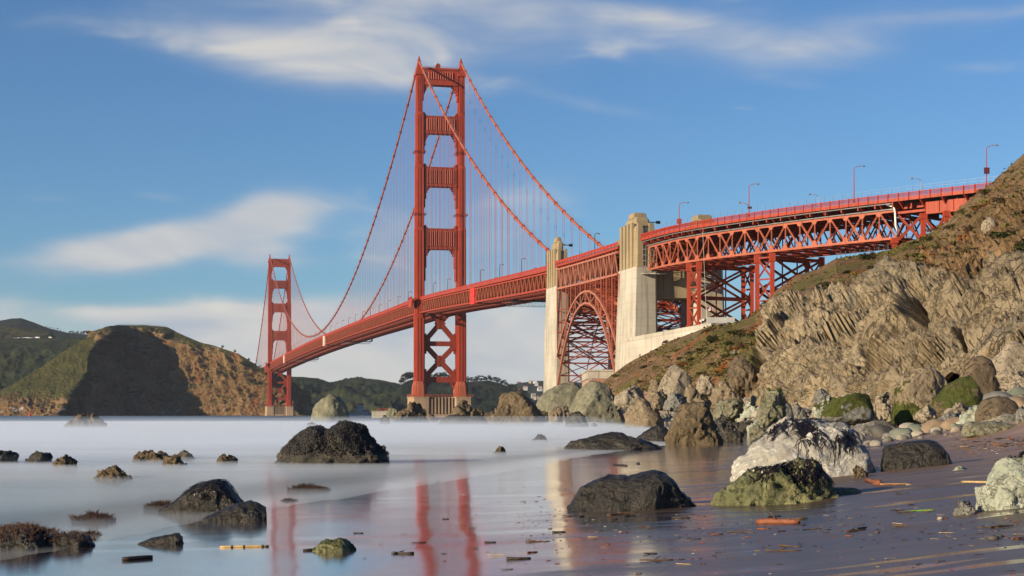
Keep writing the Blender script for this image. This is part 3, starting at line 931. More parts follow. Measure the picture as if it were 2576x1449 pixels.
# ------------------------------------------------------------------ curved approach viaduct
def catmull(pts, n):
    out = []
    pts = [np.array(p, float) for p in pts]
    e = [2 * pts[0] - pts[1]] + pts + [2 * pts[-1] - pts[-2]]
    for i in range(1, len(e) - 2):
        for k in range(n):
            t = k / n
            out.append(.5 * ((2 * e[i]) + (-e[i - 1] + e[i + 1]) * t + (2 * e[i - 1] - 5 * e[i] + 4 * e[i + 1] - e[i + 2]) * t * t + (-e[i - 1] + 3 * e[i] - 3 * e[i + 1] + e[i + 2]) * t ** 3))
    out.append(pts[-1])
    return np.array(out)
near_w = P(-468, -14.3, 0)
NEAR = catmull([(near_w.x, near_w.y), (55.0, 527), (74.2, 496), (99.7, 463), (130.5, 431), (168, 398), (206, 369)], 60)
_cum = np.concatenate([[0], np.cumsum(np.hypot(*np.diff(NEAR, axis=0).T))])
VL = _cum[-1]
def vxy(q):
    x = float(np.interp(q, _cum, NEAR[:, 0])); y = float(np.interp(q, _cum, NEAR[:, 1]))
    x2 = float(np.interp(min(q + 2, VL), _cum, NEAR[:, 0])); y2 = float(np.interp(min(q + 2, VL), _cum, NEAR[:, 1]))
    x1 = float(np.interp(max(q - 2, 0), _cum, NEAR[:, 0])); y1 = float(np.interp(max(q - 2, 0), _cum, NEAR[:, 1]))
    d = math.hypot(x2 - x1, y2 - y1)
    return x, y, (x2 - x1) / d, (y2 - y1) / d
VO = P(-461, 0, 0)
VZ = lambda q: 65.4 - .1 * math.sin(q / 60)
def vp(q, off, z):
    """q metres along the near railing, off metres across towards the far side"""
    x, y, dx, dy = vxy(q)
    return Vector((x - dy * off * 1.0, y + dx * off * 1.0, z)) - VO
def vo(q, off): return vp(q, off, VZ(q))
VI = empty('approach_viaduct', VO, 'curving orange approach viaduct on steel towers climbing behind the grassy slope', 'viaduct')
QT0, QT1 = 4.0, 0
def q_of_u(u):
    """metres along the viaduct where its near edge crosses a picture column"""
    best = min(range(len(NEAR)), key=lambda i: abs(CX + F * NEAR[i][0] / NEAR[i][1] - u))
    return float(_cum[best])
QC = q_of_u(2243)            # end of the truss
QEND = q_of_u(2515)
npan = 20
qs = [QT0 + (QC - QT0) * i / npan for i in range(npan + 1)]
TOP, BOT, INS = -4.6, -12.4, 2.6
fd = -1
def side_truss(off, mat, nm):
    ch = MB(); cu = MB(); wb = MB(); gs = MB()
    for i in range(npan):
        a, b = qs[i], qs[i + 1]
        def p(q, dz): return vp(q, off, VZ(q) + dz)
        cu.bar(p(a, TOP), p(b, TOP), .6, .6); ch.bar(p(a, BOT), p(b, BOT), .7, .65)
        wb.bar(p(a, BOT), p(a, TOP), .32, .36, side=(0, 1, 0))
        k = i % 3
        if i == 0 or k == 0: wb.bar(p(a, BOT), p(b, TOP), .42, .42, side=(0, 1, 0))
        elif k == 1: wb.bar(p(a, TOP), p(b, BOT), .42, .42, side=(0, 1, 0))
        else:
            wb.bar(p(a, BOT), p(b, TOP), .45, .45, side=(0, 1, 0)); wb.bar(p(a, TOP), p(b, BOT), .45, .45, side=(0, 1, 0))
        for (dz, sg) in ((BOT, 1), (TOP, -1)):
            c0 = p(a, dz); ax = (p(b, dz) - c0).normalized()
            h = 1.7 if (dz == BOT) else 1.2
            n = Vector((0, 0, 1)).cross(ax).normalized() * .28
            gs.hexa([c0 - ax * 1.3 - n, c0 + ax * 1.3 - n, c0 + ax * 1.3 + n, c0 - ax * 1.3 + n, c0 - ax * .5 - n + Vector((0, 0, h * sg)), c0 + ax * .5 - n + Vector((0, 0, h * sg)), c0 + ax * .5 + n + Vector((0, 0, h * sg)), c0 - ax * .5 + n + Vector((0, 0, h * sg))])
    ch.build('lower_chord', mat, VI); cu.build('upper_chord', mat, VI); wb.build('truss_web', mat, VI); gs.build('gusset_plates', mat, VI)["kind"] = 'stuff'
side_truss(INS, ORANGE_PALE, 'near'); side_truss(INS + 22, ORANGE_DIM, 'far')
pipe = MB(); pipe.tube([vp(q, INS - .55, VZ(q) + TOP + .55) for q in np.linspace(2, QC, 60)], .22, 6); pipe.tube([vp(q, .6, VZ(q) - 2.6) for q in np.linspace(2, QC, 60)], .16, 6)
pipe.build('service_pipe', GREYMETAL, VI, True)
fl = MB(); la = MB()
for i in range(npan + 1):
    a = qs[i]
    def p(q, off, dz): return vp(q, off, VZ(q) + dz)
    fl.bar(p(a, INS - 2.2, -2.9), p(a, INS + 24, -2.9), .45, 1.5)
    fl.bar(p(a, INS, TOP), p(a, INS + 22, TOP), .4, .9); fl.bar(p(a, INS, BOT), p(a, INS + 22, BOT), .5, .6)
    for (o0, o1) in ((0, 5.5), (11, 5.5), (11, 16.5), (22, 16.5)): la.bar(p(a, INS + o0, BOT), p(a, INS + o1, TOP), .35, .35)
    if i < npan:
        b = qs[i + 1]
        for (o0, o1) in ((0, 11), (11, 0), (11, 22), (22, 11)): la.bar(p(a, INS + o0, BOT), p(b, INS + o1, BOT), .4, .4)
        for o0 in (2, 6, 11, 16, 20): fl.bar(p(a, INS + o0, -2.1), p(b, INS + o0, -2.1), .3, .8)
        for o0 in (8, 14): la.bar(p(a, INS + o0, BOT + .7), p(b, INS + o0, BOT + .7), .9, .12)
        for o0 in (8, 14): la.bar(p(a, INS + o0, BOT + 1.8), p(b, INS + o0, BOT + 1.8), .08, .08)
fl.build('floor_beams', ORANGE_DIM, VI)["kind"] = 'stuff'; la.build('lateral_bracing', ORANGE_DIM, VI)["kind"] = 'stuff'
# slab, fascia, brackets, railing all the way to the abutment
sb = MB(); fa = MB(); fa2 = MB(); br = MB()
nq = 54
qq = [2 + (QEND + 30 - 2) * i / nq for i in range(nq + 1)]
for i in range(nq):
    a, b = qq[i], qq[i + 1]
    def p(q, off, dz): return vp(q, off, VZ(q) + dz)
    sb.loft([[p(a, .1, -1.8), p(a, 27.2, -1.8), p(a, 27.2, -1.25), p(a, .1, -1.25)], [p(b, .1, -1.8), p(b, 27.2, -1.8), p(b, 27.2, -1.25), p(b, .1, -1.25)]], False)
    fa.bar(p(a, .2, -1.75), p(b, .2, -1.75), .22, .95); fa2.bar(p(a, 27.1, -1.75), p(b, 27.1, -1.75), .22, .95)
    if i % 2 == 0 and a < QEND:
        n_ = (p(b, 0, 0) - p(a, 0, 0)).normalized() * .18
        br.hexa([p(a, .25, -2.3) - n_, p(a, INS + .3, -4.4) - n_, p(a, INS + .3, -4.4) + n_, p(a, .25, -2.3) + n_, p(a, .25, -1.95) - n_, p(a, INS + .3, -1.95) - n_, p(a, INS + .3, -1.95) + n_, p(a, .25, -1.95) + n_])
sb.build('roadway', ASPHALT, VI); fa.build('fascia_beam', ORANGE, VI); fa2.build('fascia_beam', ORANGE, VI); br.build('brackets', ORANGE, VI)["kind"] = 'stuff'
for off in (.1, 27.2):
    rl = MB()
    for i in range(nq):
        a, b = qq[i], qq[i + 1]
        def p(q, dz): return vp(q, off, VZ(q) + dz)
        rl.bar(p(a, 0), p(b, 0), .18, .16); rl.bar(p(a, -1.1), p(b, -1.1), .12, .12)
        rl.bar(p(a, -2.2), p(a, .2), .3, .3)
        for k in range(1, 12 if off < 1 else 1):
            q = a + (b - a) * k / 12; rl.bar(p(q, -1.1), p(q, 0), .14, .10)
    rl.build('railing', RAILRED, VI)
    # thin grey posts of the mesh fence above the rail
    mf = MB()
    for i in range(nq + 1):
        mf.bar(vp(qq[i] + 1, off + .35, VZ(qq[i]) - .4), vp(qq[i] + 1, off + .35, VZ(qq[i]) + 1.75), .07, .07)
    for i in range(nq):
        for dz in (1.0, 1.72): mf.bar(vp(qq[i], off + .35, VZ(qq[i]) + dz), vp(qq[i + 1], off + .35, VZ(qq[i]) + dz), .03, .03)
    mf.build('mesh_fence', GREYMETAL, VI)
# plate girders beyond the truss
gd = MB()
QG = q_of_u(2318)
for off in (INS + .2, INS + 22):
    gq = [QG + (QEND + 20 - QG) * i / 10 for i in range(11)]
    for a, b in zip(gq[:-1], gq[1:]):
        gd.bar(vp(a, off, VZ(a) - 4.6), vp(b, off, VZ(b) - 4.6), .35, 3.2); gd.bar(vp(a, off, VZ(a) - 6.3), vp(b, off, VZ(b) - 6.3), .8, .25); gd.bar(vp(a, off - .25, VZ(a) - 6.1), vp(a, off - .25, VZ(a) - 3.0), .2, .2)
    gq = [QC + (QG - QC) * i / 4 for i in range(5)]
    for a, b in zip(gq[:-1], gq[1:]):
        gd.bar(vp(a, off, VZ(a) - 5.2), vp(b, off, VZ(b) - 5.2), .5, .7); gd.bar(vp(a, off + 2, VZ(a) - 3.2), vp(b, off + 2, VZ(b) - 3.2), .4, 1.6)
for k in range(8):
    a = QC + (QEND - QC) * k / 7
    gd.bar(vp(a, INS, VZ(a) - 3.4), vp(a, INS + 22, VZ(a) - 3.4), .4, 1.8)
gd.build('plate_girder', ORANGE, VI)

def bent(u0, u1, zbot, levels):
    """steel tower of four legs under the truss, X braced on every face"""
    q0, q1 = q_of_u(u0), q_of_u(u1)
    mb = MB(); bb = MB(); cp = MB()
    ztop = 65.3 + BOT - .6
    legs = {}
    for q in (q0, q1):
        for off in (INS, INS + 22):
            legs[(q, off)] = lambda z, q=q, off=off: vp(q, off, z)
            mb.bar(vp(q, off, zbot), vp(q, off, ztop), 1.25, 1.25, side=(0, 1, 0))
            cp.bar(vp(q, off, ztop - 2.6), vp(q, off, ztop - .1), 1.8, 1.8, side=(0, 1, 0)); cp.bar(vp(q, off, zbot - 1.5), vp(q, off, zbot + 1.2), 1.9, 1.9, side=(0, 1, 0))
    zs = [zbot + (ztop - 1.2 - zbot) * i / levels for i in range(levels + 1)]
    for k in range(levels):
        z0, z1 = zs[k], zs[k + 1]
        for off in (INS, INS + 22):
            bb.bar(vp(q0, off, z0), vp(q1, off, z1), .55, .5, side=(0, 1, 0)); bb.bar(vp(q1, off, z0), vp(q0, off, z1), .55, .5, side=(0, 1, 0)); bb.bar(vp(q0, off, z1), vp(q1, off, z1), .5, .6, side=(0, 1, 0))
    lv2 = max(1, levels - 1)
    zs2 = [zbot + (ztop - 1.2 - zbot) * i / lv2 for i in range(lv2 + 1)]
    for k in range(lv2):
        z0, z1 = zs2[k], zs2[k + 1]
        for q in (q0, q1):
            bb.bar(vp(q, INS, z0), vp(q, INS + 22, z1), .6, .6); bb.bar(vp(q, INS + 22, z0), vp(q, INS, z1), .6, .6); bb.bar(vp(q, INS, z1), vp(q, INS + 22, z1), .6, .8)
            bb.bar(vp(q, INS + 11, z0), vp(q, INS + 11, z1), .4, .4, side=(0, 1, 0))
    b = mb.build('tower_legs', ORANGE, VI); b["kind"] = 'stuff'
    bb.build('tower_bracing', ORANGE_DIM, VI)["kind"] = 'stuff'; cp.build('leg_caps', ORANGE, VI)["kind"] = 'stuff'
bent(1716, 1742, 30.5, 3)
bent(1888, 1928, 31, 3)
# columns near the hill
cl = MB(); cb = MB()
for u, zb, zt in ((2240, 46, 53.0), (2312, 47, 59.2), (2368, 52, 59.2), (2420, 55, 59.2)):
    q = q_of_u(u)
    for off in (INS, INS + 22):
        cl.bar(vp(q, off, zb), vp(q, off, zt), 1.3, 1.3, side=(0, 1, 0)); cl.bar(vp(q, off, zt - 1.6), vp(q, off, zt), 1.9, 1.9, side=(0, 1, 0))
    cb.bar(vp(q, INS, zb + 3), vp(q, INS + 22, zt - 1), .5, .5); cb.bar(vp(q, INS + 22, zb + 3), vp(q, INS, zt - 1), .5, .5); cb.bar(vp(q, INS, zt - 1), vp(q, INS + 22, zt - 1), .5, .7)
for (ua, ub, za0, zb0, za1, zb1) in ((2247, 2312, 52.5, 59, 59.2, 51), (2312, 2368, 48, 58.5, 58.5, 49), (2368, 2420, 53, 58.5, 58.5, 54)):
    qa, qb = q_of_u(ua), q_of_u(ub)
    for off in (INS, INS + 22):
        cb.bar(vp(qa, off, za0), vp(qb, off, zb0), .75, .75, side=(0, 1, 0)); cb.bar(vp(qa, off, za1), vp(qb, off, zb1), .6, .6, side=(0, 1, 0))
cl.build('column', ORANGE, VI)["kind"] = 'stuff'; cb.build('column_bracing', ORANGE_DIM, VI)["kind"] = 'stuff'
dr = MB(); q = QC
dr.tube([vp(q - 3, INS - .6, VZ(q) - 2.6), vp(q - .5, INS - .7, VZ(q) - 3.4), vp(q, INS - .8, VZ(q) - 5), vp(q + .2, INS - .8, VZ(q) - 9), vp(q + .8, INS - .8, VZ(q) - 10.5), vp(q + .6, INS - .8, VZ(q) - 12)], .3, 8)
dr.build('drain_pipe', WHITE, VI, True)
ab = MB(); q = q_of_u(2474)
ab.hexa([vp(q - 3, -.6, 58), vp(q + 10, -.6, 58), vp(q + 10, 1.0, 58), vp(q - 3, 1.0, 58), vp(q + 1, -.6, 64.0), vp(q + 10, -.6, 64.4), vp(q + 10, 1.0, 64.4), vp(q + 1, 1.0, 64.0)])
ab.build('abutment_slab', WHITE, VI)
# access ladder box clinging to the massive pylon
cg = empty('access_cage', P(-469.5, -9.5, 56), 'small white access cage fixed to the massive pylon beside the viaduct truss', 'ladder cage')
mb = MB(); o = P(-469.5, -9.5, 56)
for t in (-13.5, -9.5):
    for s in (-470.5, -473.5): mb.bar(P(s, t, 52) - o, P(s, t, 61) - o, .18, .18)
for z in (52, 54, 56, 58, 60):
    for t in (-13.5, -9.5): mb.bar(P(-470.5, t, z) - o, P(-473.5, t, z) - o, .14, .14)
    for s in (-470.5, -473.5): mb.bar(P(s, -13.5, z) - o, P(s, -9.5, z) - o, .14, .14)
mb.build('frame', GREYMETAL, cg)
pl = MB(); pl.box((-4, -2.2, -4.6), (4.5, 1.0, -4.2)); pl.build('platform', CONC, cg)

# ------------------------------------------------------------------ lamp posts
def lamp_parts(e, h, arm, two, pole_mat, kind):
    mb = MB()
    if kind == 'old':
        mb.tube([(0, 0, 0), (0, 0, h * .86)], [.17, .12], 8)
        mb.tube([(0, 0, h * .86), (.18, 0, h * .95), (.7, 0, h)], [.12, .11, .1], 8)
        mb.tube([(.7, 0, h), (1.5, 0, h)], [.1, .08], 6)
        mb.tube([(0, 0, 0), (0, 0, .9)], [.34, .28], 8)
        mb.build('pole', pole_mat, e)
        hd = MB(); hd.hexa([(1.2, -.3, h - .5), (2.1, -.3, h - .5), (2.1, .3, h - .5), (1.2, .3, h - .5), (1.3, -.22, h - .02), (2.0, -.22, h - .02), (2.0, .22, h - .02), (1.3, .22, h - .02)]); hd.build('lamp_head', AMBER, e)
    else:
        sg = arm
        mb.tube([(0, 0, 0), (0, 0, h * .93)], [.19, .11], 8)
        mb.tube([(0, 0, 0), (0, 0, 1.0)], [.32, .26], 8)
        mb.build('pole', pole_mat, e)
        am = MB()
        am.tube([(0, 0, h * .92), (sg * .5, 0, h * .962), (sg * 1.3, 0, h * .99), (sg * 2.4, 0, h)], [.10, .09, .08, .07], 6)
        am.build('arm', pole_mat, e, True)
        hd = MB(); hd.tube([(sg * 2.3, 0, h), (sg * 2.5, 0, h - .02), (sg * 3.1, 0, h - .08), (sg * 3.3, 0, h - .1)], [.08, .22, .24, .08], 8); hd.build('lamp_head', GREYMETAL, e)
        if two:
            z2 = two
            am = MB(); am.tube([(0, 0, z2), (-.6, 0, z2 + .55), (-1.5, 0, z2 + .95), (-2.6, 0, z2 + 1.1)], [.1, .09, .08, .07], 6); am.build('arm', pole_mat, e, True)
            hd = MB(); hd.tube([(-2.5, 0, z2 + 1.1), (-2.7, 0, z2 + 1.1), (-3.3, 0, z2 + 1.05), (-3.5, 0, z2 + 1.0)], [.08, .22, .24, .08], 8); hd.build('lamp_head', GREYMETAL, e)
            bx = MB(); bx.box((-.4, -.3, z2 - .8), (.9, .3, z2 - .2)); bx.build('junction_box', DARK, e)
AMBER = simple('amber_lamp_housing', (0.24, 0.15, 0.07), 0.5, 0, 0.2, 1.0)
ang = math.atan2(TX.y, TX.x)
def lamp(loc, label, h, arm=1, two=None, mat=ORANGE_DIM, kind='new', box=None, group=None):
    e = empty('lamp_post', loc, label, 'lamp post', group)
    lamp_parts(e, h, arm, two, mat, kind)
    if box:
        bx = MB(); bx.box((-.75, -.42, box[0]), (.75, -.2, box[1])); bx.build('sign_board', box[2], e)
    return e
def at_rail(u, off=.9):
    q = q_of_u(u); v = vp(q, off, VZ(q) - 1.2) + VO
    return v
lamp(at_rail(1703), 'tall red lamp post with a red board low on its pole, nearest the massive pylon', 8.8, 1, None, ORANGE, 'new', (1.6, 3.3, RAILRED))
lamp(at_rail(1880), 'lamp post with a tall right arm and a second lower arm reaching left', 10.6, 1, 3.6, ORANGE)
lamp(at_rail(2143), 'plain tall lamp post above the viaduct right of the two-armed post', 11.0, 1, None, ORANGE)
lamp(at_rail(2478), 'tall lamp post with a dark red board next to the hillside', 11.8, 1, None, ORANGE, 'new', (3.9, 5.6, simple('maroon_board', (.09, .015, .015), .6)))
def far_lamp(u, h, label):
    q = q_of_u(u)
    for k in range(6):            # step along so that the far railing lands on that column
        v = vp(q, 26.2, 0) + VO
        q += (u - (CX + F * v.x / v.y)) * .08
    v = vp(q, 26.2, VZ(q) - 1.2) + VO
    lamp(v, label, h, -1, None, GREYMETAL)
far_lamp(2055, 8.8, 'slim grey lamp post on the far railing, short, arm to the left')
far_lamp(2316, 9.2, 'slim grey far-railing lamp post, arm to the left, nearer the hill')
def deck_lamp(s, t, label, group=None):
    e = empty('lamp_post', P(s, t, rail_z(s) - 1.2), label, 'lamp post', group)
    e.rotation_euler = (0, 0, ang)
    return e
l0 = deck_lamp(-366, -15.2, 'dark hooked lamp post above the left half of the arch span')
lamp_parts(l0, 8.0, 1, None, DARK, 'old')
for (s, lab) in ((-415, 'dark hooked lamp post beside the massive pylon, above the right half of the arch span'),):
    c = copy_tree(l0); c.location = P(s, -15.2, rail_z(s) - 1.2); c["label"] = lab
ss = [s for s in np.arange(-328, LEN + 330, 47.0) if abs(s) > 12 and abs(s - LEN) > 12]
for s in ss:
    c = copy_tree(l0)
    c.location = P(s, -12.6, rail_z(s) - 1.2)
    c["label"] = 'small dark hooked lamp post on the near rail of the suspended deck'; c["group"] = 'lamp posts along the suspended deck'
for s in np.arange(-305, LEN - 200, 47.0 * 2):
    c = copy_tree(l0)
    c.location = P(s, 12.6, rail_z(s) - 1.2); c.rotation_euler = (0, 0, ang + math.pi)
    c["label"] = 'small dark lamp post on the far rail of the suspended deck, seen through the ropes'; c["group"] = 'lamp posts along the far rail'

# ------------------------------------------------------------------ ground: beach, sea bed and sea
_XS_Y = [-60, 0, 21, 34, 55, 80, 99, 120, 150, 220, 300, 350, 420, 500, 620, 760, 1200]
_XS_X = [-26, -13, -8, -6, -1.5, 3.0, 7.5, 14, 19, 25, 26, 23, 18, 16, 28, 60, 200]
def shore(x, y):
    """metres inland from the water line (negative: out at sea)"""
    x = np.asarray(x, float); y = np.asarray(y, float)
    k = np.interp(y, [0, 80, 150, 235, 350, 600], [1, 1, 1.25, 2.1, 2.4, 2.4])
    wob = 1.6 * (fbm(np.stack([x * .09, y * .03, x * 0], -1).reshape(-1, 3), 3, .5, 3).reshape(x.shape) - .5) * np.clip(y / 60, .3, 2)
    return (x - np.interp(y, _XS_Y, _XS_X) + wob) * k
_FD = [-600, -200, -60, -20, -5, 0, 6, 12, 17, 20, 23, 28, 33, 40, 70, 300]
_FZ = [-14, -10, -2.4, -.6, -.12, 0, .12, .42, .95, 1.5, 2.4, 4.3, 5.4, 7.0, 14, 30]
def ground(x, y):
    d = shore(x, y)
    z = np.interp(d, _FD, _FZ)
    q = np.stack([np.asarray(x, float).ravel() * .22, np.asarray(y, float).ravel() * .10, np.zeros(np.size(x))], -1)
    n = (fbm(q, 4, .5, 8).reshape(np.shape(x)) - .5)
    return z + n * np.clip(.012 + .012 * d, .008, .5)

def hit(u, v, y0=8.0, y1=700.0):
    """where the line of sight through a picture point meets the beach (or the sea at z=0)"""
    ys = np.concatenate([np.arange(y0, 120, .25), np.arange(120, y1, 1.0)])
    X = (u - CX) / F * ys; Z = HC + (HY - v) / F * ys
    g = np.maximum(ground(X, ys), 0.0)
    k = np.argmax(Z <= g) if np.any(Z <= g) else len(ys) - 1
    return float(X[k]), float(ys[k]), float(g[k])

def polar_rows(ys, ratio, n, ymin=60.0):
    r = np.linspace(ratio[0], ratio[1], n)
    Y, Rr = np.meshgrid(ys, r, indexing='ij')
    return Rr * np.maximum(Y, ymin), Y

def grid_faces(a, b):
    i = np.arange((a - 1) * b).reshape(a - 1, b)[:, :-1].ravel()
    return np.stack([i, i + 1, i + b + 1, i + b], -1)

def grid_obj(name, X, Y, Z, mat, attrs=None, smooth=True):
    a, b = X.shape
    me = np_mesh(name, np.stack([X.ravel(), Y.ravel(), Z.ravel()], -1), grid_faces(a, b), smooth)
    for k, v in (attrs or {}).items(): add_attr(me, k, np.asarray(v).ravel())
    return link(name, me, mat)

# --- wet and dry sand
def sand_mat():
    m, t, out = new_mat('beach_sand')
    P_ = t.node('ShaderNodeTexCoord').outputs['Object']
    d = t.attr('shore')
    big = t.noise(t.mapping(P_, (.10, .25, 1)), 1.0, 4, .55, .6)
    streak = t.noise(t.mapping(P_, (.22, 2.6, 1), (0, 0, R(9))), 1.0, 5, .6, .5)
    fine = t.noise(P_, 55, 3, .7)
    dd = t.math('ADD', d, t.math('ADD', t.math('MULTIPLY', t.math('SUBTRACT', big, .5), 9.0), t.math('MULTIPLY', t.math('SUBTRACT', streak, .5), 4.5)))
    band = t.noise(t.mapping(P_, (.035, 1.1, 1), (0, 0, R(7))), 1.0, 4, .6, .4)
    dd = t.math('ADD', dd, t.math('MULTIPLY', t.math('SUBTRACT', band, .5), 8.0))
    sy = t.node('ShaderNodeSeparateXYZ'); t.put(sy.inputs[0], P_)
    mir = t.rng(dd, 6.5, 13.0, 1.0, 0.0)
    dd = t.math('ADD', dd, t.rng(t.math('ADD', sy.outputs[1], t.math('MULTIPLY', big, 8.0)), 33, 41, -7.0, 0.0))
    wet = t.rng(dd, 3.5, 14.0, 1.0, 0.0)
    damp = t.rng(dd, 13.0, 24.0, 1.0, 0.0)
    dry = t.mix(t.rng(fine, .3, .7), (.29, .185, .112), (.38, .25, .16))
    dampc = t.mix(t.rng(fine, .3, .7), (.105, .072, .046), (.15, .102, .068))
    wetc = t.mix(t.rng(streak, .35, .65), (.060, .042, .030), (.105, .075, .052))
    c = t.mix(damp, dry, dampc)
    c = t.mix(wet, c, wetc)
    rip = t.noise(t.mapping(P_, (.22, 4.0, 1), (0, 0, R(5))), 1.0, 4, .65, .15)
    rip2 = t.noise(t.mapping(P_, (.9, 15, 1), (0, 0, R(3))), 1.0, 3, .6)
    h = t.math('ADD', t.math('MULTIPLY', rip, .0065), t.math('MULTIPLY', rip2, .0035))
    dune = t.noise(t.mapping(P_, (.5, 1.6, 1), (0, 0, R(8))), 1.0, 5, .6, .4)
    hs = t.math('ADD', t.math('MULTIPLY', fine, .004), t.math('MULTIPLY', dune, .030))
    hh = t.mix(wet, hs, h)
    nb = t.node('ShaderNodeBump'); nb.inputs['Strength'].default_value = .55; nb.inputs['Distance'].default_value = 1.0
    t.put(nb.inputs['Height'], hh)
    film = t.noise(t.mapping(P_, (.022, .75, 1), (0, 0, R(4))), 1.0, 3, .55, .3)
    film = t.math('MULTIPLY', t.rng(film, .57, .60), t.rng(d, 19, 14, 0, 1))
    rough = t.math('ADD', t.math('MULTIPLY', t.rng(wet, .05, .9, 1.0, 0.0), .14), t.math('ADD', t.rng(mir, 0, 1, .27, 0), .06))
    spec = t.math('ADD', t.rng(damp, 0, 1, .12, .28), t.math('MULTIPLY', mir, .22))
    rough = t.math('MULTIPLY', rough, t.rng(film, 0, 1, 1, .22))
    c = t.mix(film, c, (.05, .038, .03))
    t.put(nb.inputs['Strength'], t.rng(film, 0, 1, .55, .12))
    principled(t, out, c, rough, nb.outputs[0], 0, spec, t.math('MAXIMUM', t.math('MULTIPLY', mir, .9), film))
    return m
ys = np.concatenate([np.linspace(-40, 10, 16), np.geomspace(11, 900, 420)])
X, Y = polar_rows(ys, (-.62, .85), 330, 22)
SH = shore(X, Y)
Z = ground(X, Y)
tag(grid_obj('beach', X, Y, Z, sand_mat(), {'shore': SH}), 'brown beach sand, mirror wet near the water and dry toward the cliff', kind='structure')

# --- sea: foam-streaked long swell near shore, open teal water far out
def sea_mat():
    m, t, out = new_mat('sea_water')
    P_ = t.node('ShaderNodeTexCoord').outputs['Object']
    d = t.attr('shore'); far = t.attr('far')
    big = t.noise(t.mapping(P_, (.030, .10, 1), (0, 0, R(-8))), 1.0, 4, .5, .8)
    st = t.noise(t.mapping(P_, (.10, .9, 1), (0, 0, R(4))), 1.0, 5, .6, .6)
    wide = t.noise(t.mapping(P_, (.004, .016, 1)), 1.0, 3, .5, .5)
    foam = t.math('ADD', t.rng(d, -3.0, -30.0, .05, .62), t.math('ADD', t.math('MULTIPLY', t.math('SUBTRACT', big, .5), 1.8), t.math('MULTIPLY', t.math('SUBTRACT', st, .5), .9)))
    foam = t.math('MULTIPLY', t.rng(foam, .1, .9, 0, .95), t.math('MULTIPLY', t.rng(far, 330, 640, 1, .05), t.rng(far, 45, 130, .30, 1)))
    foam = t.math('MAXIMUM', foam, t.math('MULTIPLY', t.rng(wide, .5, .75, 0, .35), t.rng(far, 500, 900, 0, 1)))
    deep = t.mix(t.rng(far, 300, 1200), (.050, .066, .078), (.022, .062, .082))
    white = t.mix(t.rng(st, .3, .7), (.42, .52, .66), (.70, .79, .90))
    c = t.mix(foam, deep, white)
    rip = t.noise(t.mapping(P_, (.3, 6.0, 1), (0, 0, R(5))), 1.0, 4, .6, .15)
    nb = t.node('ShaderNodeBump'); nb.inputs['Strength'].default_value = .5; nb.inputs['Distance'].default_value = 1.0
    t.put(nb.inputs['Height'], t.math('MULTIPLY', rip, .010))
    b = t.node('ShaderNodeBsdfPrincipled')
    t.put(b.inputs['Base Color'], c)
    t.put(b.inputs['Roughness'], t.math('ADD', t.math('ADD', t.math('MULTIPLY', foam, .5), .09), t.rng(far, 200, 700, 0, .3)))
    t.put(b.inputs['Normal'], nb.outputs[0])
    b.inputs['IOR'].default_value = 1.33
    tr = t.node('ShaderNodeBsdfTransparent')
    mx = t.node('ShaderNodeMixShader')
    t.put(mx.inputs[0], t.rng(d, -.2, -7.0, 0, 1))
    t.l.new(tr.outputs[0], mx.inputs[1]); t.l.new(b.outputs[0], mx.inputs[2]); t.l.new(mx.outputs[0], out.inputs[0])
    return m
ys = np.concatenate([np.linspace(-400, 10, 12), np.geomspace(11, 1200, 260), np.geomspace(1300, 15000, 30)])
X, Y = polar_rows(ys, (-1.6, 1.2), 240, 80)
SH = shore(X, np.clip(Y, -60, 1200))
Zs = np.zeros_like(X)
tag(grid_obj('sea', X, Y, Zs, sea_mat(), {'shore': SH, 'far': Y}), 'blurred pale surf and teal strait water', kind='structure')

SHEETS = {}
# ------------------------------------------------------------------ relief surfaces from surveyed profiles
def relief(name, cols, mat, du, nv, disp, kind='structure', label=None, extra=None, vpow=1.0):
    """cols: (u, [(v, distance) ... from foot to crest and beyond]); builds a real sheet at those distances"""
    us = np.array([c[0] for c in cols], float)
    K = len(cols[0][1])
    U = np.arange(us[0], us[-1] + du, du)
    V = np.empty((K, len(U))); D = np.empty((K, len(U)))
    for k in range(K):
        V[k] = np.interp(U, us, [c[1][k][0] for c in cols]); D[k] = np.interp(U, us, [c[1][k][1] for c in cols])
    seg = np.linspace(0, K - 1, nv)
    i = np.clip(seg.astype(int), 0, K - 2); f = seg - i
    VV = V[i] * (1 - f)[:, None] + V[i + 1] * f[:, None]
    DD = D[i] * (1 - f)[:, None] + D[i + 1] * f[:, None]
    X = (U[None] - CX) / F * DD; Y = DD; Z = HC + (HY - VV) / F * DD
    Pn = np.stack([X, Y, Z], -1)
    du_ = np.gradient(Pn, axis=1); dv_ = np.gradient(Pn, axis=0)
    N = np.cross(du_.reshape(-1, 3), dv_.reshape(-1, 3)); N /= np.linalg.norm(N, axis=1)[:, None] + 1e-9
    N = np.where((N[:, 1] > 0)[:, None] & (N[:, 2] < .3)[:, None], -N, N)
    flat = Pn.reshape(-1, 3).copy()
    uu = np.broadcast_to(U[None], DD.shape).ravel(); ss = np.broadcast_to(seg[:, None], DD.shape).ravel()
    flat2, attrs = disp(flat, N, uu, ss, VV.ravel())
    me = np_mesh(name, flat2, grid_faces(nv, len(U)), name != 'hillside')
    for k, v in attrs.items(): add_attr(me, k, v)
    o = link(name, me, mat)
    SHEETS[label] = flat2.reshape(nv, len(U), 3)
    return tag(o, label, None, None, kind), flat2.reshape(nv, len(U), 3), U, attrs

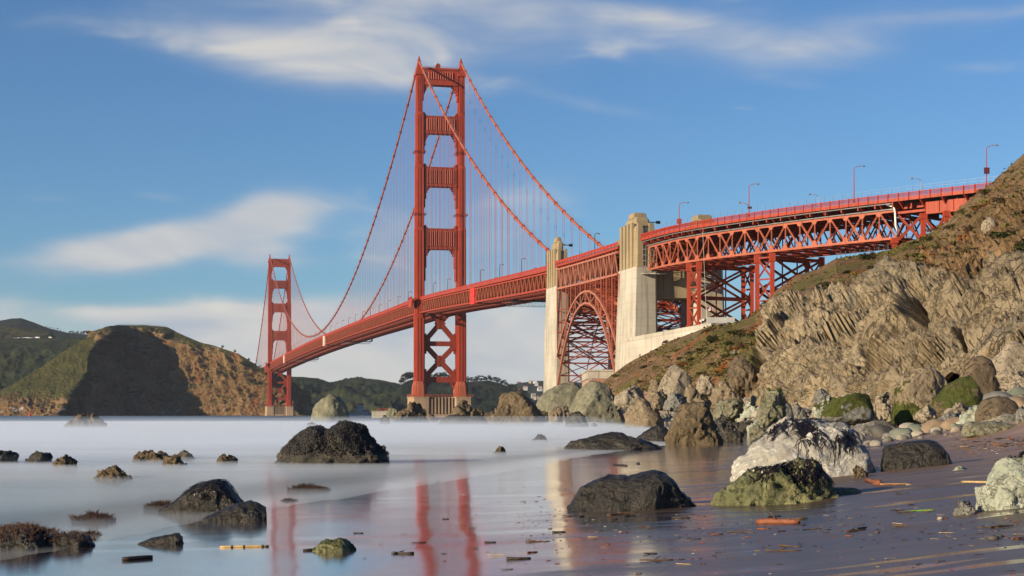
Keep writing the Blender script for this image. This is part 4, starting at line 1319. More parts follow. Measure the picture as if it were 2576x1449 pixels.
# --- the near hillside on the right: rock cliff below, scrubby slope above
HCOLS = [
    (1490, [(1030, 512), (990, 512), (982, 514), (976, 516), (972, 518), (1010, 535), (1045, 560)]),
    (1516, [(1030, 500), (985, 500), (975, 503), (968, 507), (961, 512), (1000, 530), (1045, 560)]),
    (1575, [(1030, 448), (988, 450), (965, 470), (940, 490), (916, 520), (950, 540), (1040, 570)]),
    (1680, [(1035, 383), (990, 385), (950, 410), (900, 450), (857, 507), (885, 530), (1020, 580)]),
    (1787, [(1035, 303), (990, 305), (940, 330), (880, 385), (818, 482), (850, 505), (980, 590)]),
    (1840, [(1035, 272), (990, 275), (935, 295), (865, 350), (814, 474), (835, 500), (960, 590)]),
    (1900, [(1035, 248), (990, 250), (925, 272), (850, 335), (791, 468), (810, 492), (930, 590)]),
    (1960, [(1035, 230), (985, 232), (900, 255), (812, 315), (725, 455), (745, 475), (880, 600)]),
    (2005, [(1035, 214), (984, 216), (890, 242), (795, 305), (692, 445), (710, 470), (850, 600)]),
    (2052, [(1035, 203), (980, 205), (880, 232), (775, 300), (679, 440), (690, 470), (800, 600)]),
    (2104, [(1035, 190), (978, 193), (866, 225), (760, 295), (653, 440), (662, 475), (740, 600)]),
    (2195, [(1035, 174), (974, 177), (840, 210), (730, 275), (642, 448), (645, 480), (690, 600)]),
    (2239, [(1035, 166), (972, 170), (815, 200), (712, 270), (631, 452), (634, 485), (660, 600)]),
    (2273, [(1030, 160), (970, 164), (800, 196), (700, 268), (614, 446), (618, 485), (640, 600)]),
    (2320, [(1030, 154), (966, 158), (772, 192), (685, 265), (601, 438), (606, 480), (625, 600)]),
    (2377, [(1025, 147), (962, 150), (748, 186), (655, 260), (562, 427), (570, 470), (600, 600)]),
    (2408, [(1025, 143), (960, 146), (738, 184), (635, 258), (536, 420), (550, 460), (585, 600)]),
    (2455, [(1020, 138), (956, 141), (720, 182), (600, 262), (489, 412), (505, 450), (560, 600)]),
    (2507, [(1015, 132), (950, 136), (695, 180), (570, 266), (450, 404), (462, 445), (530, 600)]),
    (2576, [(1010, 126), (942, 129), (655, 178), (520, 268), (390, 396), (400, 440), (480, 600)]),
    (2800, [(1000, 108), (920, 111), (560, 172), (400, 268), (220, 385), (230, 440), (330, 600)]),
    (3200, [(990, 88), (885, 90), (400, 150), (200, 240), (20, 350), (30, 420), (100, 600)]),
]
def hill_disp(p, N, u, s, v):
    # masks: how much bare cliff there is at each point
    line = np.interp(u, [1490, 1700, 1850, 1960, 2100, 2250, 2400, 2500, 2700], [1060, 1000, 960, 790, 752, 655, 690, 700, 600])
    wav = (fbm(p * .035, 4, .55, 31) - .5) * 130
    cl = np.clip((v + wav - line) / 45, 0, 1)
    cl = cl * np.clip((u - 1840) / 120, 0, 1)
    back = np.clip((4.6 - s) / .5, 0, 1)
    # tilted coordinates so that joints run down to the left as in the bedding
    q = np.stack([p[:, 0] * .9 + p[:, 2] * .55, p[:, 1], p[:, 2] * .75 - p[:, 0] * .25], -1)
    # long shear planes and joints: stretched along the dip, broken by a few big blocks
    wq = q + 3.0 * (np.stack([fbm(q * .05, 3, .5, 11), fbm(q * .05 + 9, 3, .5, 12), fbm(q * .05 + 17, 3, .5, 13)], -1) - .5)
    big = (fbm(q * .026, 3, .5, 41) - .5) * 15
    rid = (fbm(wq * np.array([.10, .05, .045]), 4, .5, 42, True) - .55) * 3.2
    blk = shards(wq * np.array([.075, .05, .055]), 7) * 4.4
    blk2 = shards(wq * np.array([.20, .13, .15]) + 4, 21) * 1.9
    fine = shards(wq * np.array([.52, .34, .38]) + 9, 33) * .75 + shards(wq * np.array([1.2, .8, .9]), 47) * .3 + (fbm(wq * .9, 3, .6, 43, True) - .5) * .5
    cleft = 0
    for (uc, vc, sl, hw, ln, dp_) in ((2318, 770, -.22, 13, 75, 6), (2430, 845, .10, 7, 60, 3), (2210, 865, -.5, 9, 70, 3), (2545, 700, -.35, 6, 80, 3.5), (2080, 900, -.9, 9, 60, 3), (1915, 905, -.35, 14, 38, 6), (2000, 930, -1.1, 7, 60, 3), (2460, 770, -.3, 6, 60, 2.5)):
        dist = np.abs((u - uc) - sl * (v - vc) + 22 * (vnoise(p * .12, 3) - .5))
        cleft = cleft - 1.7 * dp_ * np.clip(1 - dist / hw, 0, 1) ** .7 * np.clip(1 - np.abs(v - vc) / ln, 0, 1)
    rock = big * .6 + rid + blk + blk2 + fine + cleft
    soil = (fbm(p * .02, 4, .5, 51) - .5) * 9 + (fbm(p * .12, 4, .55, 52) - .5) * 3.0 + (fbm(p * .6, 3, .6, 53) - .5) * .8
    hi_ = np.clip((u - 2180) / 160, 0, 1)
    soil = soil + hi_ * (shards(p * np.array([.10, .07, .10]), 61) * 2.6 + shards(p * .34 + 5, 62) * 1.5 + shards(p * 1.0, 63) * .55)
    near_crest = np.clip(np.abs(s - 4) / 1.2, .12, 1)
    amp = np.where(s < 4, np.clip((4 - s) / .9, .15, 1), .3)
    a = (rock * cl + soil * (1 - cl)) * amp * back
    a = a * np.clip((u - 1490) / 160, .12, 1)
    out = p + N * a[:, None]
    zone = fbm(p * .05, 4, .55, 61)
    return out, {'cliff': cl, 'zone': zone, 'pu': (u - 1490) / 1100}

def hill_mat():
    m, t, out = new_mat('hillside')
    P_ = t.node('ShaderNodeTexCoord').outputs['Object']
    cl = t.attr('cliff'); pu = t.attr('pu')
    n1 = t.noise(P_, .035, 5, .6, .4)
    n2 = t.noise(P_, .16, 6, .62, .3)
    n3 = t.noise(P_, .9, 5, .65)
    q = t.mapping(P_, (.5, .35, .30), (0, R(32), 0))
    bed = t.noise(q, 1.0, 6, .65, 1.0)
    ck1 = t.noise(t.mapping(P_, (.30, .18, .13), (0, R(30), 0)), 1.0, 7, .62, 1.4)
    ck2 = t.noise(t.mapping(P_, (.8, .5, .38), (0, R(38), 0)), 1.0, 6, .65, .8)
    crack = t.math('ABSOLUTE', t.math('SUBTRACT', ck1, .5)); crack2 = t.math('ABSOLUTE', t.math('SUBTRACT', ck2, .47))
    rock = t.mix(t.rng(n1, .35, .65), (.225, .185, .122), (.33, .27, .178))
    rock = t.mix(t.rng(n2, .5, .72, 0, .7), rock, (.20, .178, .138))
    rock = t.mix(t.rng(bed, .56, .72, 0, .75), rock, (.20, .125, .062))
    rock = t.mix(t.rng(n3, .60, .78, 0, .5), rock, (.42, .37, .28))
    rock = t.mix(t.rng(bed, .22, .36, .55, 0), rock, (.105, .085, .060))
    pat = t.noise(t.mapping(P_, (.09, .06, .05), (0, R(30), 0)), 1.0, 5, .7, 1.2)
    rock = t.mix(t.rng(pat, .55, .70, 0, .8), rock, (.155, .150, .125))
    rock = t.mix(t.rng(pat, .30, .42, .7, 0), rock, (.30, .225, .125))
    fl = t.noise(P_, 2.6, 4, .7)
    rock = t.mix(t.rng(fl, .56, .70, 0, .55), rock, (.095, .078, .055))
    cr = t.math('MAXIMUM', t.rng(crack, 0.0, .016, .85, 0), t.rng(crack2, 0, .014, .6, 0))
    rock = t.mix(cr, rock, (.07, .052, .036))
    soil = t.mix(t.rng(n2, .35, .65), (.155, .098, .050), (.245, .160, .086))
    soil = t.mix(t.rng(n3, .55, .75, 0, .6), soil, (.085, .060, .036))
    soil = t.mix(t.rng(n3, .68, .80, 0, .45), soil, (.34, .27, .18))
    geo = t.node('ShaderNodeNewGeometry')
    sn = t.node('ShaderNodeSeparateXYZ'); t.put(sn.inputs[0], geo.outputs['Normal'])
    g1 = t.noise(t.mapping(P_, (.05, .05, .07), (0, R(20), 0)), 1.0, 5, .62, .5)
    grass = t.math('MULTIPLY', t.math('MULTIPLY', t.rng(g1, .47, .60), t.rng(sn.outputs[2], .30, .62)), t.rng(pu, .86, .70, .25, .9))
    green = t.mix(t.rng(n2, .35, .65), (.15, .145, .036), (.085, .085, .026))
    green = t.mix(t.rng(n3, .5, .7, 0, .6), green, (.22, .175, .06))
    soil = t.mix(grass, soil, green)
    ice = t.noise(P_, .045, 3, .5, .8)
    soil = t.mix(t.math('MULTIPLY', t.rng(ice, .60, .68, 0, .75), t.rng(n3, .3, .5)), soil, (.27, .085, .025))
    serp = t.math('MULTIPLY', t.rng(t.noise(P_, .03, 4, .55, .6), .60, .66, 0, .7), t.rng(pu, .75, .55))
    soil = t.mix(serp, soil, (.21, .235, .175))
    soil = t.mix(t.math('MULTIPLY', t.rng(t.noise(P_, .11, 6, .68, .8), .54, .62), t.rng(pu, .66, .80, 0, .75)), soil, (.30, .215, .125))
    soil = t.mix(t.math('MULTIPLY', t.rng(t.noise(P_, .23, 6, .7, .5), .57, .66), t.rng(pu, .66, .80, 0, .8)), soil, (.075, .050, .030))
    c = t.mix(t.rng(t.math('ADD', cl, t.math('MULTIPLY', t.math('SUBTRACT', n2, .5), .9)), .35, .62), soil, rock)
    h = t.math('ADD', t.math('MULTIPLY', n3, .5), t.math('SUBTRACT', t.math('MULTIPLY', bed, .8), t.math('MULTIPLY', cr, .6)))
    principled(t, out, c, .92, t.bump(h, .8, .9), 0, .15)
    return m
HILL, HP, HU, HA = relief('hillside', HCOLS, hill_mat(), 2.6, 330, hill_disp, label='steep right hillside, bare tan rock cliff below brown scrub')

# --- headland across the strait
def headland_cols():
    cols = []
    sil = [(-420, 1010), (-300, 1000), (-100, 1005), (0, 986), (54, 953), (107, 921), (140, 898), (180, 870), (231, 843), (266, 823), (295, 818), (363, 819), (419, 824), (440, 835), (467, 847), (502, 862), (537, 869), (569, 880), (599, 889), (626, 909), (650, 924), (669, 932), (700, 937), (722, 945), (745, 965), (775, 1010), (800, 1044)]
    su = [a for a, b in sil]; sv = [b for a, b in sil]
    def ridge_u(v): return float(np.interp(v, [818, 868, 895, 940, 975, 1003, 1035, 1060], [290, 240, 222, 219, 192, 170, 150, 140]))
    def ridge_d(v): return 2170 + (1035 - v) * 1.15
    for u in range(-420, 801, 4):
        top = float(np.interp(u, su, sv))
        c = []
        for k in range(13):
            f = k / 12
            v = 1056 + (top - 1056) * f
            ru = ridge_u(v); dr = ridge_d(v)
            if u <= ru:
                d = dr + (ru - u) * .22
                if u < 20: d += (20 - u) * .8
            else:
                w_ = u - ru
                rec = np.interp(u, [150, 215, 240, 300, 400, 440, 470, 560, 640, 670, 700, 800], [2290, 2292, 2330, 2375, 2400, 2392, 2372, 2345, 2318, 2308, 2325, 2390]) + (1047 - v) * .55
                a = min(1, w_ / 22.0); a = a * a * (3 - 2 * a)
                d = dr * (1 - a) + max(rec, dr) * a
            c.append((v, float(d)))
        dt = c[-1][1]
        c.append((top + 1.0, dt + 60)); c.append((top + 18, dt + 320)); c.append((1050, dt + 700))
        cols.append((u, c))
    return cols
def head_disp(p, N, u, s, v):
    rocky = np.clip((u - 215) / 40, .25, 1)
    low = np.clip((v - 985) / 40, 0, 1)
    rocky = np.maximum(rocky, low)
    q = np.stack([p[:, 0] + p[:, 2] * .5, p[:, 1], p[:, 2] * .8 - p[:, 0] * .3], -1)
    rid = (fbm(q * np.array([.024, .016, .009]), 5, .55, 71, True) - .52) * 62
    fine = (fbm(q * .07, 4, .6, 72, True) - .5) * 17
    rid = rid + (fbm(q * np.array([.009, .009, .007]), 4, .55, 75) - .5) * 75
    slope = (fbm(p * .012, 4, .5, 73) - .5) * 18 + (fbm(p * .06, 3, .6, 74) - .5) * 4
    fade = np.clip((12 - s) / 1.2, .10, 1) * np.where(s > 12, .4, 1)
    a = ((rid + fine) * rocky + slope * (1 - rocky)) * fade
    Nh = N.copy(); Nh[:, 2] *= .3
    return p + Nh * a[:, None], {'rocky': rocky, 'hgt': p[:, 2] / 140}
def head_mat():
    m, t, out = new_mat('headland_ground')
    P_ = t.node('ShaderNodeTexCoord').outputs['Object']
    rk = t.attr('rocky'); hg = t.attr('hgt')
    n1 = t.noise(P_, .012, 5, .6, .6); n2 = t.noise(P_, .05, 6, .65); n3 = t.noise(P_, .2, 4, .6)
    bed = t.noise(t.mapping(P_, (.03, .03, .012), (0, R(35), 0)), 1.0, 5, .65, .8)
    rock = t.mix(t.rng(n1, .4, .62), (.155, .098, .048), (.235, .155, .080))
    rock = t.mix(t.rng(bed, .52, .68, 0, .8), rock, (.20, .078, .032))
    rock = t.mix(t.rng(n2, .54, .72, 0, .7), rock, (.10, .078, .042))
    rock = t.mix(t.rng(n3, .6, .76, 0, .35), rock, (.36, .28, .17))
    rock = t.mix(t.math('MULTIPLY', t.rng(n2, .56, .66), t.rng(hg, .16, .05)), rock, (.34, .31, .26))
    green = t.mix(t.rng(n2, .35, .65), (.055, .058, .020), (.092, .088, .030))
    green = t.mix(t.rng(n3, .52, .7, 0, .5), green, (.045, .050, .018))
    green = t.mix(t.rng(bed, .60, .70, 0, .7), green, (.16, .07, .03))
    geo = t.node('ShaderNodeNewGeometry')
    sn = t.node('ShaderNodeSeparateXYZ'); t.put(sn.inputs[0], geo.outputs['Normal'])
    g = t.math('MAXIMUM', t.rng(sn.outputs[2], .70, .85), t.rng(t.math('ADD', rk, t.math('MULTIPLY', t.math('SUBTRACT', n1, .5), 1.6)), .62, .42))
    g = t.math('MULTIPLY', g, t.rng(t.math('ADD', hg, t.math('MULTIPLY', n1, .4)), .22, .42))
    c = t.mix(g, rock, green)
    principled(t, out, c, .95, t.bump(t.math('ADD', n3, t.math('MULTIPLY', n2, 2)), .7, 5.0), 0, .1)
    return m
relief('headland', headland_cols(), head_mat(), 2.0, 190, head_disp, label='brown cliffed headland across the strait with a hollow in shade')

# --- hills behind: simple relief sheets with woods
def hill_sheet(name, sil, dist, mat, label, rise=.25, amp=8.0, seed=0, du=4):
    cols = []
    for u, v in sil:
        cols.append((u, [(1052, dist), ((1052 * 2 + v) / 3, dist + (1052 - v) * rise * dist / F * 3), (v + (1052 - v) * .25, dist + (1052 - v) * rise * dist / F * 7), (v, dist + (1052 - v) * rise * dist / F * 12), (v + 8, dist + (1052 - v) * rise * dist / F * 18), (1052, dist * 1.25)]))
    def dsp(p, N, u, s, v):
        a = (fbm(p * (.9 / amp / 3), 5, .55, seed + 80) - .5) * amp * 3 + (fbm(p * (.9 / amp), 4, .55, seed + 81) - .5) * amp
        a *= np.clip(np.abs(s - 3), .08, 1)
        return p + N * a[:, None], {'hgt': p[:, 2] / 150}
    return relief(name, cols, mat, du, 60, dsp, label=label)
def veg_mat(name, dark, light, earth, sc=.02):
    m, t, out = new_mat(name)
    P_ = t.node('ShaderNodeTexCoord').outputs['Object']
    n1 = t.noise(P_, sc * .35, 4, .55, .4); n2 = t.noise(P_, sc, 6, .62, .3); n3 = t.noise(P_, sc * 4, 4, .6)
    c = t.mix(t.rng(n2, .40, .60), dark, light)
    c = t.mix(t.rng(n1, .52, .62, 0, .75), c, dark)
    c = t.mix(t.rng(n3, .62, .76, 0, .5), c, earth)
    principled(t, out, c, .95, t.bump(n3, .6, 6.0), 0, .1)
    return m
GH = veg_mat('grassy_hill', (.020, .030, .016), (.052, .060, .024), (.10, .06, .03))  # cloud shade over the far hills is put into these dark greens
WH = veg_mat('wooded_hill', (.012, .019, .012), (.026, .034, .018), (.03, .04, .02), .03)  # darkened too, the far cloud shade is part of the colour
RH = veg_mat('road_cut_hill', (.026, .032, .014), (.075, .070, .026), (.16, .055, .025), .016)
hill_sheet('hills', [(660, 950), (700, 946), (760, 947), (800, 951), (835, 963), (855, 957), (900, 951), (950, 954), (990, 963), (1020, 972), (1100, 985), (1250, 1000), (1400, 1020)], 3300, GH, 'dark green rolling hills behind the towers', .3, 14, 1)
hill_sheet('hills', [(985, 1000), (1010, 966), (1030, 956), (1060, 951), (1120, 949), (1180, 960), (1230, 957), (1260, 964), (1290, 978), (1330, 1000), (1370, 1030)], 2900, WH, 'wooded hill behind the near tower', .35, 8, 2)
hill_sheet('hills', [(1230, 985), (1270, 973), (1300, 964), (1345, 958), (1400, 957), (1460, 962), (1520, 975), (1600, 990), (1700, 1010)], 5600, WH, 'far hillside dotted with houses', .3, 14, 3)
hill_sheet('hills', [(-500, 800), (-200, 812), (-60, 810), (0, 806), (30, 801), (54, 800), (89, 812), (126, 826), (172, 837), (231, 842), (280, 850), (330, 880), (380, 950)], 3500, WH, 'dark rounded hilltop at the far left', .5, 10, 4)
hill_sheet('hills', [(-500, 870), (-200, 830), (-60, 815), (0, 816), (60, 824), (126, 832), (138, 846), (160, 862), (220, 868), (300, 900), (360, 980)], 2950, RH, 'left slope with a red road cut below the hilltop', .35, 9, 5)
hill_sheet('hills', [(-900, 700), (-500, 800), (-300, 850), (-200, 864), (0, 852), (140, 850), (200, 848), (240, 850), (300, 880), (360, 980)], 2640, GH, 'shaded green valley side left of the headland', .3, 9, 6)

# ------------------------------------------------------------------ boulders
def rock_mat(name, c1, c2, c3, sc=1.0, rough=.85, crack=.5, bump=.5, moss=None, veins=None, spec=.25, barn=None):
    m, t, out = new_mat(name)
    P_ = t.node('ShaderNodeTexCoord').outputs['Object']
    n1 = t.noise(P_, .7 * sc, 5, .6, .5); n2 = t.noise(P_, 3.2 * sc, 6, .65, .2); n3 = t.noise(P_, 14 * sc, 4, .7)
    c = t.mix(t.rng(n1, .38, .62), c1, c2)
    c = t.mix(t.rng(n2, .50, .68, 0, .8), c, c3)
    c = t.mix(t.rng(n3, .55, .8, 0, .4), c, tuple(x * .45 for x in c1))
    cr = t.math('ABSOLUTE', t.math('SUBTRACT', t.noise(t.mapping(P_, (.9 * sc, .9 * sc, .6 * sc), (.3, .5, 0)), 1.0, 7, .62, 1.2), .5))
    crk = t.math('MULTIPLY', t.rng(cr, 0, .014, 1, 0), t.rng(n1, .36, .5, 0.2 * crack, crack))
    c = t.mix(crk, c, tuple(x * .3 for x in c1))
    if veins:
        vv = t.noise(t.mapping(P_, (1.5 * sc, 1.5 * sc, 1.5 * sc)), 1.0, 5, .6, 1.5)
        c = t.mix(t.math('MULTIPLY', t.rng(t.math('ABSOLUTE', t.math('SUBTRACT', vv, .5)), 0, .018, 1, 0), .7), c, veins)
    if barn:
        bq = t.noise(P_, 9 * sc, 3, .6)
        c = t.mix(t.math('MULTIPLY', t.rng(bq, .56, .64), t.rng(n1, .35, .6)), c, barn)
    if moss:
        mo = t.attr('moss')
        mk = t.rng(t.math('ADD', mo, t.math('MULTIPLY', t.math('SUBTRACT', n2, .5), .9)), .42, .56)
        mc = t.mix(t.rng(n3, .35, .65), moss, tuple(x * 1.9 for x in moss)); mc = t.mix(t.rng(n2, .5, .66, 0, .7), mc, (.055, .042, .018))
        c = t.mix(mk, c, mc)
    h = t.math('SUBTRACT', t.math('ADD', t.math('MULTIPLY', n2, .6), t.math('MULTIPLY', n3, .25)), t.math('MULTIPLY', crk, .6))
    principled(t, out, c, t.math('ADD', t.math('MULTIPLY', n3, .2), rough - .1), t.bump(h, min(1.0, bump * 1.6), .22 / sc), 0, spec)
    return m
MOSS = (.042, .052, .010)
RM = {
    'tan': rock_mat('tan_rock', (.205, .165, .11), (.285, .232, .158), (.15, .125, .088), 1, .9, .7, .6, MOSS),
    'pale': rock_mat('pale_tan_rock', (.30, .258, .192), (.37, .318, .238), (.22, .19, .145), .8, .9, .8, .6, MOSS),
    'grey': rock_mat('grey_rock', (.15, .15, .135), (.22, .215, .19), (.11, .11, .10), 1, .85, .5, .5, MOSS, (.45, .44, .40)),
    'green': rock_mat('greygreen_rock', (.15, .155, .11), (.24, .235, .165), (.22, .17, .105), .8, .85, .5, .55, MOSS),
    'palegreen': rock_mat('palegreen_rock', (.30, .34, .27), (.40, .42, .34), (.24, .26, .21), 1, .8, .4, .5, MOSS, (.6, .6, .56)),
    'brown': rock_mat('brown_rock', (.105, .080, .048), (.165, .125, .075), (.065, .050, .032), 1.2, .8, .5, .9, MOSS, None, .3, (.26, .19, .10)),
    'black': rock_mat('black_wet_rock', (.016, .015, .013), (.030, .027, .022), (.050, .042, .026), 1.5, .34, .3, .7, (.030, .040, .008), None, .5),
    'dark': rock_mat('dark_rock', (.035, .033, .026), (.065, .058, .042), (.022, .020, .017), 1.5, .55, .4, .9, MOSS, None, .4, (.12, .095, .055)),
    'white': rock_mat('white_rock', (.34, .33, .285), (.42, .405, .355), (.29, .265, .215), .55, .7, .06, .3, MOSS, (.74, .73, .69), .3),
    'lump': rock_mat('yellowgreen_lumpy_rock', (.125, .135, .060), (.24, .24, .115), (.055, .052, .032), 1.6, .6, .4, 1.0, MOSS, None, .4),
    'brownred': rock_mat('redbrown_rock', (.115, .090, .058), (.17, .128, .082), (.075, .066, .050), 1.0, .6, .8, .6, MOSS),
}
_ico = {}
def ico(sub):
    if sub not in _ico:
        bm = bmesh.new(); bmesh.ops.create_icosphere(bm, subdivisions=sub, radius=1.0)
        bm.verts.ensure_lookup_table()
        v = np.array([x.co[:] for x in bm.verts]); f = np.array([[q.index for q in p.verts] for p in bm.faces]); bm.free()
        _ico[sub] = (v, f)
    return _ico[sub]
def vnormals(v, f):
    n = np.cross(v[f[:, 1]] - v[f[:, 0]], v[f[:, 2]] - v[f[:, 0]])
    o = np.zeros_like(v)
    for k in range(3): np.add.at(o, f[:, k], n)
    return o / (np.linalg.norm(o, axis=1)[:, None] + 1e-12)

def rock(outline, vb, label, mat, depth=.75, rough=.05, facets=6, seed=1, sub=5, d=None, moss=0.0, lean=.25, box=.75, name='boulder', lump=0.0, ridge=.5, blocky=.35, mosslow=0.0, group=None, cat='boulder'):
    """outline: (u, v) points of the skyline from left to right; vb: row of the near foot"""
    rg = np.random.default_rng(seed)
    us = np.array([p[0] for p in outline], float); vs = np.array([p[1] for p in outline], float)
    uc = (us[0] + us[-1]) / 2
    if d is None: X0, Y0, z0 = hit(uc, vb)
    else: Y0 = d; X0 = (uc - CX) / F * d; z0 = HC + (HY - vb) / F * d
    hw = (us[-1] - us[0]) / 2 * Y0 / F
    D = depth * hw * 2
    Ym = Y0 + D * .5; s = Ym / F
    W2 = (us[-1] - us[0]) / 2 * s
    Xc = (uc - CX) * s
    tz_ = np.maximum(HC + (HY - vs) * s - z0, .02 * W2)
    n, f = ico(sub)
    nx = n[:, 0]; sx_ = np.sign(nx) * np.abs(nx) ** .9
    tt = np.interp(sx_ * W2 + Xc, (us - CX) * s, tz_)
    r = np.sqrt(np.maximum(1 - nx ** 2, 1e-9))
    cy = n[:, 1] / r; cz = n[:, 2] / r
    g = (1 - np.abs(nx) ** 2.6) ** .5
    yy = np.sign(cy) * np.abs(cy) ** box * g * D / 2
    H = tz_.max()
    zz = np.where(cz > 0, tt * np.abs(cz) ** (box * .8 + .2), -np.abs(cz) * H * .35 * g)
    p = np.stack([sx_ * W2, yy + lean * np.maximum(zz, 0) * .5, zz], -1)
    S = (W2 * H * D / 2) ** (1 / 3) if H > 0 else W2
    S = max(S, W2 * .4)
    for k in range(facets):
        a = rg.uniform(0, 2 * math.pi); e = rg.uniform(-.1, .75)
        nn = np.array([math.cos(a) * .8 * math.cos(e), math.sin(a) * math.cos(e), math.sin(e)]); nn /= np.linalg.norm(nn)
        if nn[1] > .5: continue
        pr = p @ nn; c = np.quantile(pr, rg.uniform(.74, .93) if facets > 8 else rg.uniform(.86, .96))
        p = p - nn[None] * (np.maximum(pr - c, 0) * .9)[:, None]
    N = vnormals(p, f)
    q = p / S
    off = rg.uniform(0, 50, 3)
    dsp = (fbm(q * 1.3 + off, 3, .5, seed) - .5) * 1.6 + (fbm(q * 3.2 + off, 4, .55, seed + 3, True) - .55) * 1.5 * ridge + (fbm(q * 8 + off, 4, .65, seed + 5, True) - .5) * .8
    wq = q + .35 * np.stack([fbm(q * 1.5 + off, 2, .5, 1), fbm(q * 1.5 + off + 9, 2, .5, 2), fbm(q * 1.5 + off + 5, 2, .5, 3)], -1)
    dsp = dsp + blocky * (shards(wq * np.array([1.3, 1.3, 1.0]) + off, seed + 11) * 3.4 + shards(wq * np.array([3.1, 3.1, 2.3]) + off, seed + 23) * 1.7 + shards(wq * 7.0 + off, seed + 31) * .7)
    if lump:
        d1, d2, ci = cells(q * 4.2 + off, seed); dsp = dsp + lump * (.55 - d1) * 1.4
        d1, d2, ci = cells(q * 9 + off, seed + 2); dsp = dsp + lump * (.5 - d1) * .7
    p = p + N * (dsp * rough * S)[:, None]
    N = vnormals(p, f)
    me = np_mesh(name, p, f, mat in ('black',))
    me.materials.append(RM[mat])
    if moss:
        add_attr(me, 'moss', np.clip(N[:, 2] * .6 + (fbm(q * 1.1 + 9, 3, .5, seed + 7) - .5) * 1.2 + (moss - .55) * 1.2 + mosslow * (.75 - p[:, 2] / H) * 1.5, 0, 1))
    o = link(name, me)
    o.location = (Xc, Ym, z0)
    tag(o, label, cat, group)
    o['_'] = 0
    del o['_']
    return o, p, f, N

def dome(u0, u1, vt, skew=.5, jag=.12, seed=0, n=9, end=.45):
    """generic angular skyline of a boulder: (u0..u1, top row vt), foot row supplied later"""
    def mk(vb):
        rg = np.random.default_rng(seed + 900)
        e0, e1 = end * rg.uniform(.5, 1.25), end * rg.uniform(.5, 1.25)
        k1 = skew * rg.uniform(.25, .6); k2 = skew; k3 = skew + (1 - skew) * rg.uniform(.35, .7)
        xs_ = [0, k1 * .4, k1, k2, k3, k3 + (1 - k3) * .7, 1]
        hs_ = [e0, e0 + (1 - e0) * rg.uniform(.25, .5), rg.uniform(.72, .96), 1.0, rg.uniform(.7, .97), e1 + (1 - e1) * rg.uniform(.15, .45), e1]
        pts = []
        for i in range(15):
            x = i / 14
            h = float(np.interp(x, xs_, hs_)) * (1 + rg.uniform(-jag, jag) * .35)
            pts.append((u0 + (u1 - u0) * x, vb - (vb - vt) * min(1, h)))
        return pts
    return mk
def boulder(u0, u1, vt, vb, label, mat, seed, skew=.5, **kw):
    ol = dome(u0, u1, vt, skew, kw.pop('jag', .12), seed, end=kw.pop('end', .42))(vb)
    kw.setdefault('box', .55); kw.setdefault('facets', 11); kw.setdefault('rough', .10); kw.setdefault('blocky', .8)
    return rock(ol, vb, label, mat, seed=seed, **kw)

# the ones that carry the foreground
WB = rock([(1844, 1200), (1847, 1183), (1857, 1161), (1888, 1145), (1904, 1117), (1945, 1092), (1970, 1074), (1995, 1058), (2014, 1066), (2040, 1062), (2062, 1057), (2090, 1066), (2125, 1065), (2153, 1085), (2182, 1107), (2212, 1140), (2223, 1172)], 1207,
     'big white boulder draped with dark seaweed along its ridge', 'white', .70, .055, 3, 21, 6, lean=.9, box=.85, ridge=.5, blocky=.3)
LB = rock([(1803, 1262), (1810, 1240), (1826, 1226), (1856, 1211), (1888, 1190), (1919, 1179), (1963, 1178), (1995, 1167), (2020, 1157), (2061, 1157), (2077, 1183), (2084, 1212), (2096, 1237), (2106, 1262)], 1271,
     'lumpy yellow-green rock capped with black seaweed in front of the white boulder', 'lump', .50, .10, 3, 22, 6, lean=.5, lump=.55, ridge=1.0)
rock([(1428, 1284), (1436, 1270), (1446, 1255), (1463, 1229), (1498, 1210), (1536, 1199), (1580, 1198), (1609, 1191), (1645, 1186), (1674, 1194), (1697, 1211), (1710, 1235), (1727, 1249), (1753, 1270)], 1285,
     'smooth black flat-topped wet rock on the wet sand left of the white boulder', 'black', .55, .045, 3, 23, 6, lean=.2, ridge=.9)
MB_ = rock([(682, 1165), (690, 1150), (704, 1137), (713, 1114), (744, 1097), (768, 1080), (796, 1078), (821, 1088), (856, 1073), (887, 1071), (910, 1078), (922, 1100), (943, 1128), (957, 1146), (968, 1165)], 1168,
     'large black rock crusted with mussels standing in the pale surf', 'dark', .62, .07, 3, 24, 6, lean=.25, ridge=.8)
RB = rock([(2464, 1270), (2458, 1240), (2470, 1222), (2490, 1216), (2498, 1196), (2508, 1178), (2520, 1163), (2540, 1155), (2570, 1158), (2600, 1140), (2650, 1150), (2700, 1200), (2720, 1270)], 1275,
     'lumpy grey-green rock cut off by the right edge of the picture', 'palegreen', .6, .09, 3, 25, 6, lean=.15, lump=.35, ridge=1.0)
rock([(2200, 1172), (2203, 1140), (2220, 1126), (2251, 1117), (2290, 1111), (2324, 1107), (2345, 1109), (2364, 1118), (2382, 1139), (2395, 1165)], 1178,
     'long low black wet rock right of the white boulder', 'black', .45, .04, 3, 26, 5, lean=.25, ridge=.7)
PK = rock([(400, 1288), (428, 1270), (458, 1251), (480, 1236), (501, 1222), (520, 1212), (538, 1207), (562, 1214), (580, 1235), (605, 1262), (615, 1284)], 1290,
     'black pointed rock in the mist, peak like a tent', 'black', .7, .05, 4, 27, 6, lean=.3, ridge=.8)
rock([(514, 1308), (532, 1298), (550, 1287), (580, 1273), (605, 1265), (630, 1260), (652, 1264), (672, 1278), (682, 1300)], 1311,
     'rounded black rock leaning against the foot of the pointed rock', 'black', .6, .05, 2, 28, 5, lean=.1)
